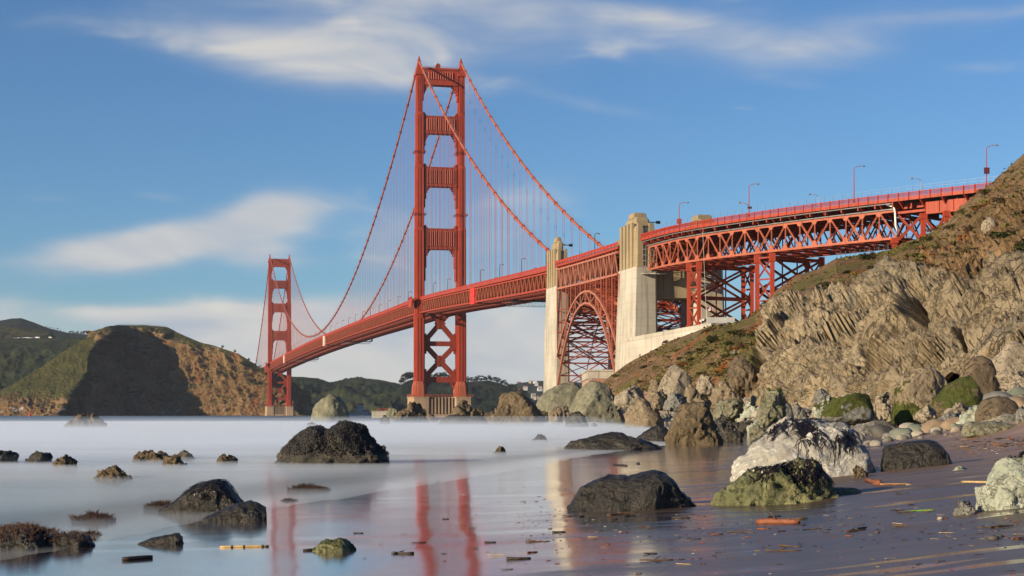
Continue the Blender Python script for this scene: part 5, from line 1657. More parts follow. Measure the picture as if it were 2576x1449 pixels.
rock([(346, 1371), (365, 1361), (382, 1354), (405, 1349), (428, 1345), (440, 1341), (453, 1342), (467, 1355)], 1372,
     'low dark sloping rock with a green tip at the edge of the wet sand', 'black', .5, .06, 2, 29, 5, moss=.35)
SA = rock([(-60, 1380), (-45, 1350), (0, 1345), (18, 1334), (46, 1328), (76, 1331), (100, 1343), (118, 1360), (125, 1378)], 1382,
     'dark rock with rusty seaweed at the lower left corner', 'black', .6, .07, 2, 30, 5)
SB = rock([(100, 1376), (112, 1355), (147, 1342), (189, 1342), (214, 1351), (230, 1368), (236, 1378)], 1380,
     'low dark weed-covered rock right of the rusty seaweed rock', 'black', .6, .07, 2, 31, 5)
rock([(789, 1382), (800, 1370), (821, 1358), (838, 1359), (852, 1353), (873, 1361), (884, 1372), (892, 1381)], 1388,
     'small mossy green lump alone on the mirror-wet sand', 'lump', .8, .10, 2, 32, 5, moss=.55, lump=.4)

B = boulder
# rocks in the surf, left
B(-50, 46, 1137, 1166, 'dark surf rock cut by the left edge of the picture', 'dark', 101, .6)
B(44, 138, 1137, 1166, 'twin-humped dark surf rock second from the left edge', 'dark', 102, .6, lump=.3)
B(128, 214, 1150, 1178, 'tan-topped surf rock with a low right shoulder near the left edge', 'brown', 103, .35)
B(236, 336, 1175, 1206, 'weedy rounded surf rock below the other left-hand surf rocks', 'brown', 104, .5, lump=.3)
B(318, 426, 1137, 1162, 'long faint rock awash behind the low peaked surf rock', 'brown', 105, .5)
B(392, 478, 1147, 1172, 'low peaked dark rock awash left of the mussel rock', 'brown', 106, .55)
B(430, 500, 1136, 1156, 'faint low rock awash at the back of the left surf', 'brown', 107, .5)
B(543, 598, 1147, 1164, 'small faint hump awash between the left surf rocks and the mussel rock', 'brown', 108, .6)
B(155, 272, 1044, 1078, 'broad misty rock far out below the headland', 'brown', 109, .5, depth=.5)
B(938, 990, 1124, 1152, 'weedy hump touching the right side of the mussel rock', 'brown', 110, .35)
B(892, 968, 1140, 1168, 'low wet rock at the right foot of the mussel rock', 'dark', 111, .5)
B(1240, 1276, 1124, 1140, 'tiny pointed rock alone in the middle of the surf', 'brown', 112, .45)
B(1336, 1392, 1097, 1114, 'small smooth hump in the surf right of centre', 'dark', 113, .5)
B(768, 806, 1064, 1078, 'faint hump in the surf left below the big misty rock', 'brown', 114, .5)

# far row of rocks in front of the towers
rock([(780, 1056), (784, 1035), (793, 1018), (812, 1004), (830, 995), (848, 998), (862, 1010), (873, 1030), (880, 1056)], 1062, 'big misty rock with spray at its left, between the two towers', 'green', .7, .06, 6, 120, 5, d=350)
B(948, 984, 1046, 1069, 'small dark rock cone left of the weedy rocks by the near tower', 'dark', 121, .4)
B(1002, 1074, 1011, 1062, 'brown rock left of the near tower pier, highest of its cluster', 'brown', 122, .35, facets=8, d=370)
B(958, 1014, 1029, 1062, 'green-tinged rock at the left end of the cluster by the near tower', 'green', 123, .5, d=390)
B(985, 1040, 1036, 1066, 'low brown rock at the front of the cluster left of the near tower pier', 'brown', 124, .5)
B(1068, 1100, 1043, 1064, 'low brown rock at the left foot of the ribbed pier', 'brown', 125, .5, d=380)
B(1132, 1208, 1011, 1060, 'brown craggy rock in front of the right end of the ribbed pier', 'brown', 126, .4, facets=8, d=360)
B(1195, 1222, 1018, 1056, 'narrow dark rock just right of the ribbed pier', 'brown', 127, .5, d=390)
rock([(1103, 1068), (1108, 1056), (1125, 1047), (1150, 1045), (1172, 1049), (1200, 1046), (1218, 1054), (1228, 1068)], 1072, 'long flat barnacled rock in the surf below the ribbed pier', 'dark', .5, .09, 3, 128, 5, lump=.3)
B(1212, 1262, 1035, 1062, 'pair-like low brown rock left of the overhanging rock', 'brown', 129, .6, d=370)
B(1236, 1262, 1020, 1058, 'upright pale brown rock leaning on the overhanging rock', 'tan', 130, .6, d=345)
rock([(1236, 1070), (1246, 1050), (1254, 1030), (1262, 1016), (1259, 1000), (1268, 991), (1290, 989), (1308, 992), (1330, 1006), (1345, 1020), (1356, 1040), (1364, 1056), (1366, 1070)], 1073, 'tall dark brown rock with an overhanging left top, right of the near tower', 'brown', .8, .075, 5, 131, 6, ridge=1.0)
rock([(1346, 1035), (1352, 1012), (1368, 992), (1388, 976), (1410, 965), (1432, 963), (1452, 972), (1468, 990), (1480, 1020), (1484, 1040)], 1050, 'grey-brown sloping rock behind the large green one, below the left pylon', 'green', .8, .06, 7, 132, 5, d=395)
rock([(1430, 1050), (1434, 1015), (1448, 990), (1466, 972), (1488, 960), (1510, 962), (1534, 975), (1552, 998), (1565, 1022), (1572, 1048)], 1062, 'very large grey-green rock below the steel arch', 'green', .75, .05, 7, 133, 6, d=310)
B(1386, 1443, 1017, 1064, 'tan block with a dark right side left of the large green rock', 'tan', 134, .4, facets=9, d=300)
B(1420, 1494, 1035, 1078, 'dark pointed rock in front of the large green rock', 'dark', 135, .45)
B(1345, 1380, 1030, 1056, 'dark low rock right behind the overhanging rock', 'brown', 136, .5, d=350)
B(1484, 1506, 1066, 1076, 'tiny dark rock right of the dark pointed one', 'dark', 137, .5)
rock([(1567, 1062), (1571, 1030), (1574, 1005), (1590, 994), (1612, 997), (1635, 1010), (1652, 1030), (1664, 1052), (1668, 1064)], 1068, 'square tan rock with a darker right side at the edge of the surf', 'tan', .75, .055, 8, 138, 5, d=245)
rock([(1676, 1112), (1686, 1085), (1697, 1060), (1705, 1040), (1720, 1025), (1740, 1016), (1768, 1015), (1782, 1030), (1796, 1062), (1808, 1090), (1820, 1114)], 1120, 'big brown barnacled rock standing in the surf edge', 'brown', .7, .08, 5, 139, 6, lump=.2, ridge=.9)
rock([(1596, 1108), (1612, 1094), (1636, 1078), (1660, 1070), (1676, 1075), (1684, 1090), (1690, 1108)], 1114, 'black weed-topped rock left against the big barnacled rock', 'black', .6, .07, 3, 140, 5, lump=.2)
rock([(1420, 1128), (1440, 1112), (1470, 1103), (1500, 1094), (1540, 1090), (1580, 1097), (1615, 1106), (1640, 1116), (1664, 1128)], 1132, 'long low black rock lying in the surf edge', 'black', .4, .08, 3, 141, 5, lump=.25)

# boulder field at the foot of the hillside
rock([(1657, 980), (1658, 950), (1668, 930), (1690, 918), (1720, 914), (1738, 922), (1744, 950), (1742, 984)], 990, 'square pale tan block with cracked flat face, biggest at the hill foot', 'pale', .7, .035, 9, 150, 5, d=262)
B(1632, 1664, 951, 990, 'rounded tan boulder left against the square pale block', 'tan', 151, .5, d=268, facets=7)
B(1552, 1640, 971, 1014, 'wide pale boulder left of the square pale block', 'pale', 152, .5, d=290, facets=9)
B(1638, 1684, 980, 1018, 'tan boulder under the left corner of the square pale block', 'tan', 153, .5, d=240, facets=9)
B(1668, 1732, 986, 1022, 'grey block in front of the square pale block', 'grey', 154, .55, d=225, facets=9)
B(1726, 1764, 963, 1005, 'tan boulder right against the square pale block', 'tan', 155, .5, d=250, facets=9)
B(1757, 1812, 944, 980, 'pale angular boulder up behind the tan ones', 'pale', 156, .5, d=262, facets=10)
B(1780, 1870, 963, 1012, 'broad sloping tan boulder in the middle of the boulder field', 'tan', 157, .55, d=240, facets=9)
B(1832, 1910, 905, 972, 'large brown boulder half buried in the slope', 'brownred', 158, .4, d=262, facets=6)
B(1755, 1790, 986, 1018, 'small moss-streaked boulder below the broad tan one', 'tan', 159, .5, d=212, moss=.5)
B(1780, 1876, 1003, 1040, 'flat grey-green slab behind the small mossy boulder', 'green', 160, .5, d=190, moss=.4)
B(1803, 1848, 1008, 1044, 'small dark boulder with green moss on its left shoulder', 'dark', 161, .5, moss=.6)
B(1857, 1912, 1003, 1052, 'pale cracked block with a dark right side on the sand', 'palegreen', 162, .45, facets=9)
B(1908, 1984, 977, 1046, 'tall block with a mossy green patch on its front', 'green', 163, .5, facets=9, moss=.55, d=128)
rock([(1905, 1082), (1922, 1060), (1945, 1030), (1962, 1012), (1975, 1006), (1990, 1020), (1997, 1050), (2000, 1080)], 1086, 'dark leaning slab with a pale upper tip', 'grey', .5, .04, 7, 164, 5, moss=.25)
B(1990, 2034, 1017, 1062, 'smooth grey boulder right of the leaning slab', 'grey', 165, .35, facets=5)
B(1798, 1846, 1046, 1094, 'black wet boulder right of the big barnacled rock', 'black', 166, .5)
B(1834, 1866, 1060, 1088, 'small black boulder just right of the black wet one', 'black', 167, .4)
B(1856, 1906, 1060, 1088, 'low dark dome between the wet boulders and the pale green stone', 'dark', 168, .5, facets=3)
B(1884, 1928, 1057, 1090, 'pale mint-green stone at the water edge', 'palegreen', 169, .6, facets=8)
B(1880, 1956, 1075, 1112, 'veined green flat rock left behind the white boulder', 'green', 170, .6)
B(1814, 1868, 1083, 1112, 'smooth dark dome in a pool left of the white boulder', 'dark', 171, .4, facets=2)
B(1688, 1716, 1010, 1052, 'narrow upright dark stone left behind the big barnacled rock', 'grey', 172, .4, facets=8)
B(1660, 1692, 1022, 1054, 'low grey stone behind the square tan rock', 'grey', 173, .5)
B(2016, 2078, 1055, 1084, 'pale green rock peeking behind the white boulder', 'palegreen', 174, .5)
B(2046, 2094, 1040, 1082, 'black weed-hung stone directly behind the white boulder', 'black', 175, .4)
B(2094, 2166, 1042, 1076, 'dark shiny angular stone right behind the white boulder', 'black', 176, .5, facets=9)
B(2076, 2108, 1036, 1062, 'small mossy dark stone behind the shiny angular one', 'dark', 177, .5, moss=.4)
rock([(2138, 1086), (2160, 1066), (2185, 1050), (2210, 1040), (2232, 1034), (2252, 1040), (2266, 1058), (2274, 1084)], 1089, 'large grey sloping rock with a white vein right of the white boulder', 'grey', .6, .045, 4, 178, 5)
B(2050, 2084, 980, 1010, 'round grey boulder behind the mossy pair', 'grey', 179, .5, facets=3, d=120)
B(2050, 2116, 986, 1036, 'boulder with a shaggy moss cap left of the mossy slab', 'palegreen', 180, .5, moss=.75, d=104)
rock([(2068, 1044), (2082, 1022), (2100, 1004), (2130, 994), (2165, 990), (2190, 990), (2199, 1008), (2201, 1040)], 1046, 'long moss-topped grey slab in the middle of the beach rocks', 'grey', .55, .05, 6, 181, 5, moss=.8, d=97)
B(2166, 2214, 1021, 1054, 'small reddish stone with a green top below the mossy slab', 'brownred', 182, .5, moss=.6)
rock([(2246, 1036), (2244, 1000), (2246, 965), (2262, 944), (2290, 930), (2320, 924), (2360, 926), (2395, 934), (2415, 945), (2422, 975), (2410, 1010), (2400, 1040)], 1044, 'huge ochre boulder with green algae over its lower half', 'tan', .7, .06, 6, 183, 6, moss=.30, mosslow=.8, d=100)
rock([(2340, 1026), (2356, 1000), (2378, 975), (2398, 962), (2422, 950), (2448, 947), (2462, 968), (2472, 1000), (2476, 1026)], 1032, 'bright green algae-covered wedge leaning on the huge ochre boulder', 'brown', .6, .045, 6, 184, 5, moss=1.05, d=95)
rock([(2415, 1000), (2420, 950), (2432, 920), (2450, 900), (2474, 893), (2496, 908), (2508, 935), (2512, 975), (2514, 1005)], 1010, 'tall dark-sided boulder behind the green wedge', 'brownred', .8, .05, 7, 185, 5, d=108)
rock([(2492, 940), (2498, 905), (2512, 880), (2530, 862), (2552, 858), (2580, 866), (2610, 880), (2630, 945)], 955, 'pale tan boulder at the right edge under the cliff', 'pale', .7, .04, 8, 186, 5, d=118)
rock([(2451, 1054), (2462, 1026), (2480, 1005), (2505, 997), (2532, 998), (2552, 1012), (2564, 1035), (2569, 1056)], 1059, 'smooth brown boulder on the dry sand near the right edge', 'brownred', .75, .03, 4, 187, 5)
B(2418, 2508, 1021, 1067, 'pale grey-green boulder in front of the smooth brown one', 'palegreen', 188, .45, facets=6)
B(2356, 2440, 1040, 1070, 'low grey stone left of the pale grey-green boulder', 'grey', 189, .5, facets=5)
B(2270, 2366, 1042, 1075, 'veined grey-green boulder below the huge ochre one', 'palegreen', 190, .5, facets=7)
B(2225, 2280, 1046, 1082, 'dark small stone tucked beside the veined grey-green boulder', 'dark', 191, .6)
B(2560, 2640, 1018, 1056, 'grey stone half out of the picture at the right edge', 'grey', 192, .5)
rock([(2416, 1088), (2430, 1072), (2455, 1064), (2490, 1060), (2525, 1062), (2552, 1070), (2573, 1084)], 1092, 'flat white-veined green rock alone on the dry sand at right', 'green', .45, .05, 3, 193, 5)
B(2300, 2356, 1008, 1046, 'pale smooth stone under the huge ochre boulder', 'pale', 194, .5, d=93)
B(2380, 2450, 1014, 1046, 'pale slab at the foot of the green wedge', 'pale', 195, .5, d=91)
B(2200, 2256, 990, 1040, 'pale pinkish boulder left against the huge ochre boulder', 'pale', 196, .6, d=106)
B(2512, 2600, 930, 966, 'flat pink-grey slab among the cobbles at the right edge', 'pale', 197, .5, d=105)
B(2140, 2190, 1170, 1203, 'small pinkish brown stone at the right foot of the white boulder', 'brownred', 198, .5, jag=.05)
B(2060, 2170, 1226, 1246, 'flat sand-washed green stone right of the seaweed rock', 'green', 199, .5, facets=1, jag=.04, rough=.02)
B(2399, 2463, 1263, 1297, 'small pyramid of grey rock beside the right-edge rock', 'grey', 200, .45, facets=4)
B(2390, 2440, 1174, 1184, 'flat pale pebble-like stone beside the long black rock', 'palegreen', 201, .5)

# ------------------------------------------------------------------ mussels and weed growing on the rocks
def mussels(host, p, f, N, n, seed, keep, size):
    rg = np.random.default_rng(seed)
    fc = p[f].mean(1); fn = np.cross(p[f[:, 1]] - p[f[:, 0]], p[f[:, 2]] - p[f[:, 0]]); ar = np.linalg.norm(fn, axis=1); fn /= ar[:, None] + 1e-12
    pr = ar * keep(fc, fn); pr /= pr.sum()
    idx = rg.choice(len(f), n, p=pr)
    w_ = rg.dirichlet((1, 1, 1), n)
    c = (p[f[idx]] * w_[:, :, None]).sum(1); nn = fn[idx] + rg.normal(0, .45, (n, 3)); nn /= np.linalg.norm(nn, axis=1)[:, None]
    a = np.cross(nn, rg.normal(0, 1, (n, 3))); a /= np.linalg.norm(a, axis=1)[:, None]; b = np.cross(nn, a)
    L = rg.uniform(.6, 1.4, n)[:, None] * size
    ring = [c + nn * L * .35 + a * L * .42, c + nn * L * .35 + b * L * .26, c + nn * L * .35 - a * L * .42, c + nn * L * .35 - b * L * .26]
    V = np.stack([c - nn * L * .5, c + nn * L * 1.05] + ring, 1).reshape(-1, 3)
    base = np.arange(n)[:, None] * 6
    T = np.array([[0, 3, 2], [0, 4, 3], [0, 5, 4], [0, 2, 5], [1, 2, 3], [1, 3, 4], [1, 4, 5], [1, 5, 2]])
    me = np_mesh('mussel_crust', V, (base[:, :, None] + T[None].reshape(1, 8, 3)).reshape(-1, 3), True)
    o = link('mussel_crust', me, MUSSEL, host); o["kind"] = 'stuff'
    return o
MUSSEL = rock_mat('mussel_shell', (.012, .012, .014), (.024, .022, .024), (.05, .04, .026), 4, .38, 0, .3, None, None, .5)
mussels(MB_[0], MB_[1], MB_[2], MB_[3], 9000, 5, lambda c, n: np.clip((c[:, 2] - .34) * 4, 0, 1) * np.clip(n[:, 2] * 1.5 + 1.0 - c[:, 0] * .25, .02, 1), .075)

WEED = simple('black_seaweed', (.014, .009, .006), .35, 0, .5, 3.0, 0, .5)
REDWEED = simple('rusty_seaweed', (.050, .021, .011), .6, 0, .6, 2.0)
REDWEED2 = simple('purple_brown_seaweed', (.048, .026, .022), .6, 0, .5, 2.0)
def strands(host, p, f, N, n, seed, keep, length, width, mat, name='seaweed', seg=6, down=1.0):
    """flat straps that lie on the rock and hang down its slope"""
    rg = np.random.default_rng(seed)
    fc = p[f].mean(1); fn = np.cross(p[f[:, 1]] - p[f[:, 0]], p[f[:, 2]] - p[f[:, 0]]); ar = np.linalg.norm(fn, axis=1); fn /= ar[:, None] + 1e-12
    pr = ar * keep(fc, fn); pr /= pr.sum()
    idx = rg.choice(len(f), n, p=pr)
    mb = MB()
    sub = np.where((fn[:, 1] < .5))[0]
    fcs = fc[sub]; fns = fn[sub]
    for i in idx:
        c = fc[i].copy(); nn = fn[i]
        L = length * rg.uniform(.4, 1.3); st = L / seg
        dr = np.array([rg.normal(0, .5), rg.normal(0, .3), 0])
        loop = []
        for k in range(seg + 1):
            g = np.array([0, 0, -down]); t = g - nn * (g @ nn) + dr * .7 + rg.normal(0, .25, 3); t -= nn * (t @ nn)
            t /= np.linalg.norm(t) + 1e-9
            sd = np.cross(nn, t); wd = width * (1 - .75 * k / seg) * rg.uniform(.7, 1.3)
            q = c + nn * (.025 + .02 * rg.random())
            loop.append((q - sd * wd, q + sd * wd))
            c = c + t * st
            if k % 2 == 0:
                j = int(np.argmin(((fcs - c) ** 2).sum(1))); nn = fns[j]; c = c + nn * ((fcs[j] - c) @ nn)
        b = len(mb.v)
        for a_, b_ in loop: mb.v += [tuple(a_), tuple(b_)]
        for k in range(seg): mb.f.append((b + 2 * k, b + 2 * k + 1, b + 2 * k + 3, b + 2 * k + 2))
    o = mb.build(name, mat, host); o["kind"] = 'stuff'
    return o
_, wp, wf, wn = WB
def wb_zone(c, n):
    """a patchy sheet hanging from the ridge right of the peak, and a fringe along the left ridge"""
    front = (n[:, 1] < .15)
    s1 = ((c[:, 0] > -.35) & (c[:, 0] < 1.35) & (c[:, 2] > 1.0)) * np.clip(fbm(c * np.array([2.2, 1, 1.1]), 3, .5, 3) * 6 - 2.7, 0, 1)
    s2 = np.exp(-((c[:, 2] - (1.10 + .40 * (c[:, 0] + 1.5))) / .10) ** 2) * (c[:, 0] < -.3) * (c[:, 0] > -1.7)
    return (s1 + s2 * .8 + 1e-7) * front
strands(*WB, 430, 3, wb_zone, .72, .020, WEED)
strands(*LB, 900, 4, lambda c, n: np.clip((c[:, 2] - .42) * 3, 0, 1) * np.clip(c[:, 0] * .8 + .8, .1, 1) * np.clip(fbm(c * 2.2, 3, .5, 6) * 4 - 1.5, .02, 1), .42, .016, WEED)
strands(*RB, 120, 6, lambda c, n: np.clip((c[:, 2] - .6) * 3, 0, 1) * np.clip(fbm(c * 2.0, 3, .5, 6) * 4 - 1.9, .0, 1) + 1e-6, .3, .014, WEED)
strands(*PK, 500, 8, lambda c, n: np.clip((c[:, 2] - .35) * 2, 0, 1) + 1e-6, .22, .012, WEED)

def tufts(cx, cy, cz, rx, ry, n, h, seed, mat, zf=None):
    """branched upright weed blades rooted over an ellipse, returned as a builder"""
    rg = np.random.default_rng(seed); mb = MB()
    for i in range(n):
        a = rg.uniform(0, 2 * math.pi); r = math.sqrt(rg.random())
        x, y = cx + rx * r * math.cos(a), cy + ry * r * math.sin(a)
        z = cz if zf is None else zf(x, y)
        hh = h * rg.uniform(.4, 1.2) * (1.15 - .6 * r)
        le = rg.normal(0, .28, 2)
        for k in range(3):
            dx, dy = le + rg.normal(0, .30, 2)
            w_ = hh * .07; sd = rg.uniform(-1, 1)
            b = len(mb.v)
            x2, y2, z2 = x + dx * hh * .5, y + dy * hh * .5, z + hh * .6
            mb.v += [(x - w_, y - w_ * sd, z), (x + w_, y + w_ * sd, z), (x2 + w_, y2, z2), (x2 - w_, y2, z2), (x2 + dx * hh * .5 + rg.normal(0, .06), y2 + dy * hh * .5, z + hh * rg.uniform(.85, 1.1))]
            mb.f += [(b, b + 1, b + 2, b + 3), (b + 3, b + 2, b + 4)]
    return mb
def tuft_on(host, p, n, h, seed, mat, xr, name='seaweed'):
    rg = np.random.default_rng(seed)
    o = host; top = p[(p[:, 2] > p[:, 2].max() * .35) & (p[:, 0] > xr[0]) & (p[:, 0] < xr[1])]
    mb = MB()
    for i in rg.choice(len(top), n):
        t_ = tufts(top[i, 0], top[i, 1], top[i, 2] - .02, .04, .04, 1, h, int(rg.integers(1e6)), mat)
        b = len(mb.v); mb.v += t_.v; mb.f += [tuple(k + b for k in f) for f in t_.f]
    q = mb.build(name, mat, o); q["kind"] = 'stuff'
tuft_on(SA[0], SA[1], 420, .13, 3, REDWEED, (-9, 9)); tuft_on(SB[0], SB[1], 300, .08, 4, REDWEED, (-9, 9))
for k, (u0, u1, vt, vb, lab, mt) in enumerate([
    (362, 458, 1250, 1276, 'faint reddish weed clump left of the pointed black rock', REDWEED2), (180, 288, 1277, 1306, 'wide dark weed clump awash left of the pointed black rock', REDWEED2),
    (722, 828, 1209, 1230, 'brown grassy weed clump awash below the mussel rock', REDWEED2), (706, 746, 1243, 1258, 'tiny weed clump awash below the brown grassy one', REDWEED2),
    (160, 206, 1325, 1352, 'rusty weed tuft right behind the lower left weed rock', REDWEED), (204, 250, 1322, 1345, 'pale rusty weed tuft farthest right in the lower left corner', REDWEED),
    (216, 246, 1340, 1358, 'dark little weed tuft at the right tip of the lower left rocks', REDWEED), (-40, 150, 1306, 1340, 'broad bank of rusty weed behind the lower left corner rock', REDWEED)]):
    X0, Y0, z0 = hit((u0 + u1) / 2, vb)
    s_ = Y0 / F
    e = empty('seaweed_clump', (X0, Y0, z0 - .05), lab, 'seaweed')
    hh = (vb - vt) * s_
    tufts(0, .0, -.05, (u1 - u0) / 2 * s_, (u1 - u0) * .2 * s_, int(130 + (u1 - u0) * 2.4), hh, 300 + k, mt).build('fronds', mt, e)["kind"] = 'stuff'
    bd = MB()
    n_, f_ = ico(3)
    me = np_mesh('holdfast_rock', n_ * np.array([(u1 - u0) / 2 * s_, (u1 - u0) * .22 * s_, hh * .42]) * (1 + .25 * (fbm(n_ * 2 + k, 3, .5, k) - .5))[:, None], f_, True)
    link('holdfast_rock', me, RM['black'], e)

# ------------------------------------------------------------------ cobbles at the cliff foot
def strand_xy(d, y):
    k = float(np.interp(y, [0, 80, 150, 235, 350, 600], [1, 1, 1.25, 2.1, 2.4, 2.4]))
    return float(np.interp(y, _XS_Y, _XS_X)) + d / k
CM = [simple('cobble_grey', (.17, .165, .15), .8, 0, .35, 1.0, .3), simple('cobble_pale', (.33, .30, .25), .85, 0, .3, 1.0, .3), simple('cobble_dark', (.075, .072, .065), .7, 0, .4, 1.0, .3), simple('cobble_tan', (.24, .175, .115), .85, 0, .35, 1.0, .3), simple('cobble_green', (.16, .18, .135), .8, 0, .35, 1.0, .3)]
def pebble_shape(seed, sub, flat=.62):
    n, f = ico(sub)
    rg = np.random.default_rng(seed)
    p = n * np.array([1, rg.uniform(.65, .95), flat * rg.uniform(.8, 1.2)])
    for k in range(5):
        a = rg.normal(0, 1, 3); a /= np.linalg.norm(a); c = np.quantile(p @ a, .86); p = p - a * (np.maximum(p @ a - c, 0) * .85)[:, None]
    return p * (1 + .22 * (fbm(n * 1.6 + seed, 3, .5, seed) - .5))[:, None], f
protos = []
for k in range(10):
    p, f = pebble_shape(400 + k, 3)
    me = np_mesh('cobble', p, f, True); me.materials.append(CM[k % 5]); protos.append(me)
CTXT = ['grey weathered cobble', 'pale cobble', 'dark cobble', 'tan cobble', 'greenish cobble']
cnt = 0
while cnt < 230:
    y = math.exp(random.uniform(math.log(78), math.log(300)))
    d = random.uniform(21, 34) if random.random() < .8 else random.uniform(16, 24)
    x = strand_xy(d, y); u = CX + F * x / y
    if not (1560 < u < 2600): continue
    s = random.choice([.28, .34, .42, .5, .62, .8]) * (1.0 + y / 260) * random.uniform(.8, 1.2)
    z = float(ground(np.array([x]), np.array([y]))[0])
    k = random.randrange(10)
    o = bpy.data.objects.new('cobble', protos[k]); COL.objects.link(o)
    o.location = (x, y, z + s * .15); o.scale = (s, s, s); o.rotation_euler = (random.uniform(-.3, .3), random.uniform(-.3, .3), random.uniform(0, 6.3))
    tag(o, CTXT[k % 5] + ' among the stones along the foot of the cliff', 'cobble', CTXT[k % 5] + 's at the foot of the cliff')
    cnt += 1
V = []; Fc = []; off = 0
p2, f2 = pebble_shape(77, 2)
for i in range(4200):
    y = math.exp(random.uniform(math.log(72), math.log(330)))
    d = random.uniform(19.5, 36) if random.random() < .9 else random.uniform(12, 22)
    x = strand_xy(d, y); u = CX + F * x / y
    if not (1500 < u < 2640): continue
    s = random.uniform(.08, .30) * (1 + y / 300)
    V.append((x, y, s, random.uniform(0, 6.3)))
V = np.array(V)
zz = ground(V[:, 0], V[:, 1])
ca, sa = np.cos(V[:, 3])[:, None], np.sin(V[:, 3])[:, None]
PX = (p2[None, :, 0] * ca - p2[None, :, 1] * sa) * V[:, 2:3] + V[:, 0:1]; PY = (p2[None, :, 0] * sa + p2[None, :, 1] * ca) * V[:, 2:3] + V[:, 1:2]; PZ = p2[None, :, 2] * V[:, 2:3] + (zz + V[:, 2] * .2)[:, None]
nb_ = len(p2)
FF = (np.arange(len(V))[:, None, None] * nb_ + f2[None]).reshape(-1, 3)
me = np_mesh('shingle', np.stack([PX.ravel(), PY.ravel(), PZ.ravel()], -1), FF, True)
def shingle_mat():
    m, t, out = new_mat('shingle')
    P_ = t.node('ShaderNodeTexCoord').outputs['Object']
    geo = t.node('ShaderNodeNewGeometry')
    c = t.ramp(geo.outputs['Random Per Island'], [(0, (.10, .10, .09)), (.25, (.19, .18, .16)), (.5, (.30, .26, .20)), (.75, (.15, .15, .12)), (1, (.36, .33, .28))])
    n = t.noise(P_, 6, 4, .6)
    c = t.mix(t.rng(n, .5, .8, 0, .5), c, (.06, .055, .05))
    principled(t, out, c, .85, t.bump(n, .3, .05), 0, .2)
    return m
tag(link('shingle', me, shingle_mat()), 'small mixed stones filling the gaps between cobbles', None, None, 'stuff')

# extra loose boulders between the surveyed ones
LOOSE = [('grey', 'rounded grey stone'), ('tan', 'tan stone'), ('dark', 'dark stone'), ('pale', 'pale stone'), ('green', 'green-grey stone')]
lp = []
for k in range(10):
    p, f = pebble_shape(500 + k, 4, .8)
    N_ = vnormals(p, f); p = p + N_ * ((fbm(p * 2.2 + k, 4, .55, k, True) - .55) * .16)[:, None]
    me = np_mesh('stone', p, f, False); me.materials.append(RM[LOOSE[k % 5][0]]); lp.append(me)
for k in range(10): add_attr(lp[k], 'moss', np.zeros(len(lp[k].vertices)))
n = 0
rs = random.Random(5)
while n < 105:
    u = rs.uniform(1560, 2580); v = rs.uniform(990, 1066) if u > 1900 else rs.uniform(1000, 1056)
    x, y, z = hit(u, v)
    if y > 330 or z < .05: continue
    s = rs.uniform(5, 15) * y / F
    k = rs.randrange(10)
    o = bpy.data.objects.new('stone', lp[k]); COL.objects.link(o)
    o.location = (x, y, z + s * .2); o.scale = (s * rs.uniform(.9, 1.4), s, s * rs.uniform(.7, 1.1)); o.rotation_euler = (rs.uniform(-.4, .4), rs.uniform(-.4, .4), rs.uniform(0, 6.3))
    tag(o, LOOSE[k % 5][1] + ' lying between the large boulders below the slope', 'stone', LOOSE[k % 5][1] + 's between the boulders'); n += 1

# ------------------------------------------------------------------ driftwood and litter on the sand
WOOD = [simple('red_driftwood', (.20, .065, .028), .7, 0, .5, 6.0, .5), simple('dark_driftwood', (.030, .022, .016), .6, 0, .5, 6.0, .5), simple('straw_reed', (.50, .36, .16), .65, 0, .35, 5.0, .3), simple('brown_driftwood', (.10, .058, .030), .75, 0, .5, 6.0, .5)]
WTXT = ['reddish', 'dark', 'straw coloured', 'brown']
def stick_mesh(seed, L, r, mat, chip=False):
    rg = random.Random(seed); mb = MB()
    if chip:
        n = 6; pts = [Vector((-L / 2 + L * i / n, rg.uniform(-.1, .1) * L, 0)) for i in range(n + 1)]
        mb.tube(pts, [r * rg.uniform(.5, 1.2) for _ in pts], 5)
    else:
        n = 5; b = rg.uniform(-.12, .12)
        pts = [Vector((-L / 2 + L * i / n, b * L * math.sin(i / n * 3.1) + rg.uniform(-.01, .01), rg.uniform(0, .01))) for i in range(n + 1)]
        mb.tube(pts, [r * rg.uniform(.75, 1.1) for _ in pts], 6)
        if rg.random() < .4:
            i = rg.randrange(1, n); mb.tube([pts[i], pts[i] + Vector((.12, .10, .05)) * L * 2], [r * .6, r * .3], 5)
    me = bpy.data.meshes.new('driftwood_stick'); me.from_pydata(mb.v, [], mb.f); me.materials.append(mat)
    me.polygons.foreach_set('use_smooth', [True] * len(me.polygons)); me.update()
    return me
stick = []
for k in range(16):
    stick.append((stick_mesh(k, [.22, .34, .16, .5][k % 4] * (1.6 if k % 4 == 2 else 1), [.016, .02, .010, .013][k % 4] * (.55 if k % 4 == 2 else 1.1), WOOD[k % 4], k % 3 == 0), k % 4))
rs = random.Random(31)
n = 0
def clear_uv(u, v):
    for (a, b, c, d) in ((1795, 2225, 1050, 1275), (1425, 1760, 1180, 1290), (2200, 2400, 1100, 1182), (2450, 2600, 1150, 1280), (1670, 1830, 1010, 1122)):
        if a < u < b and c < v < d: return False
    return True
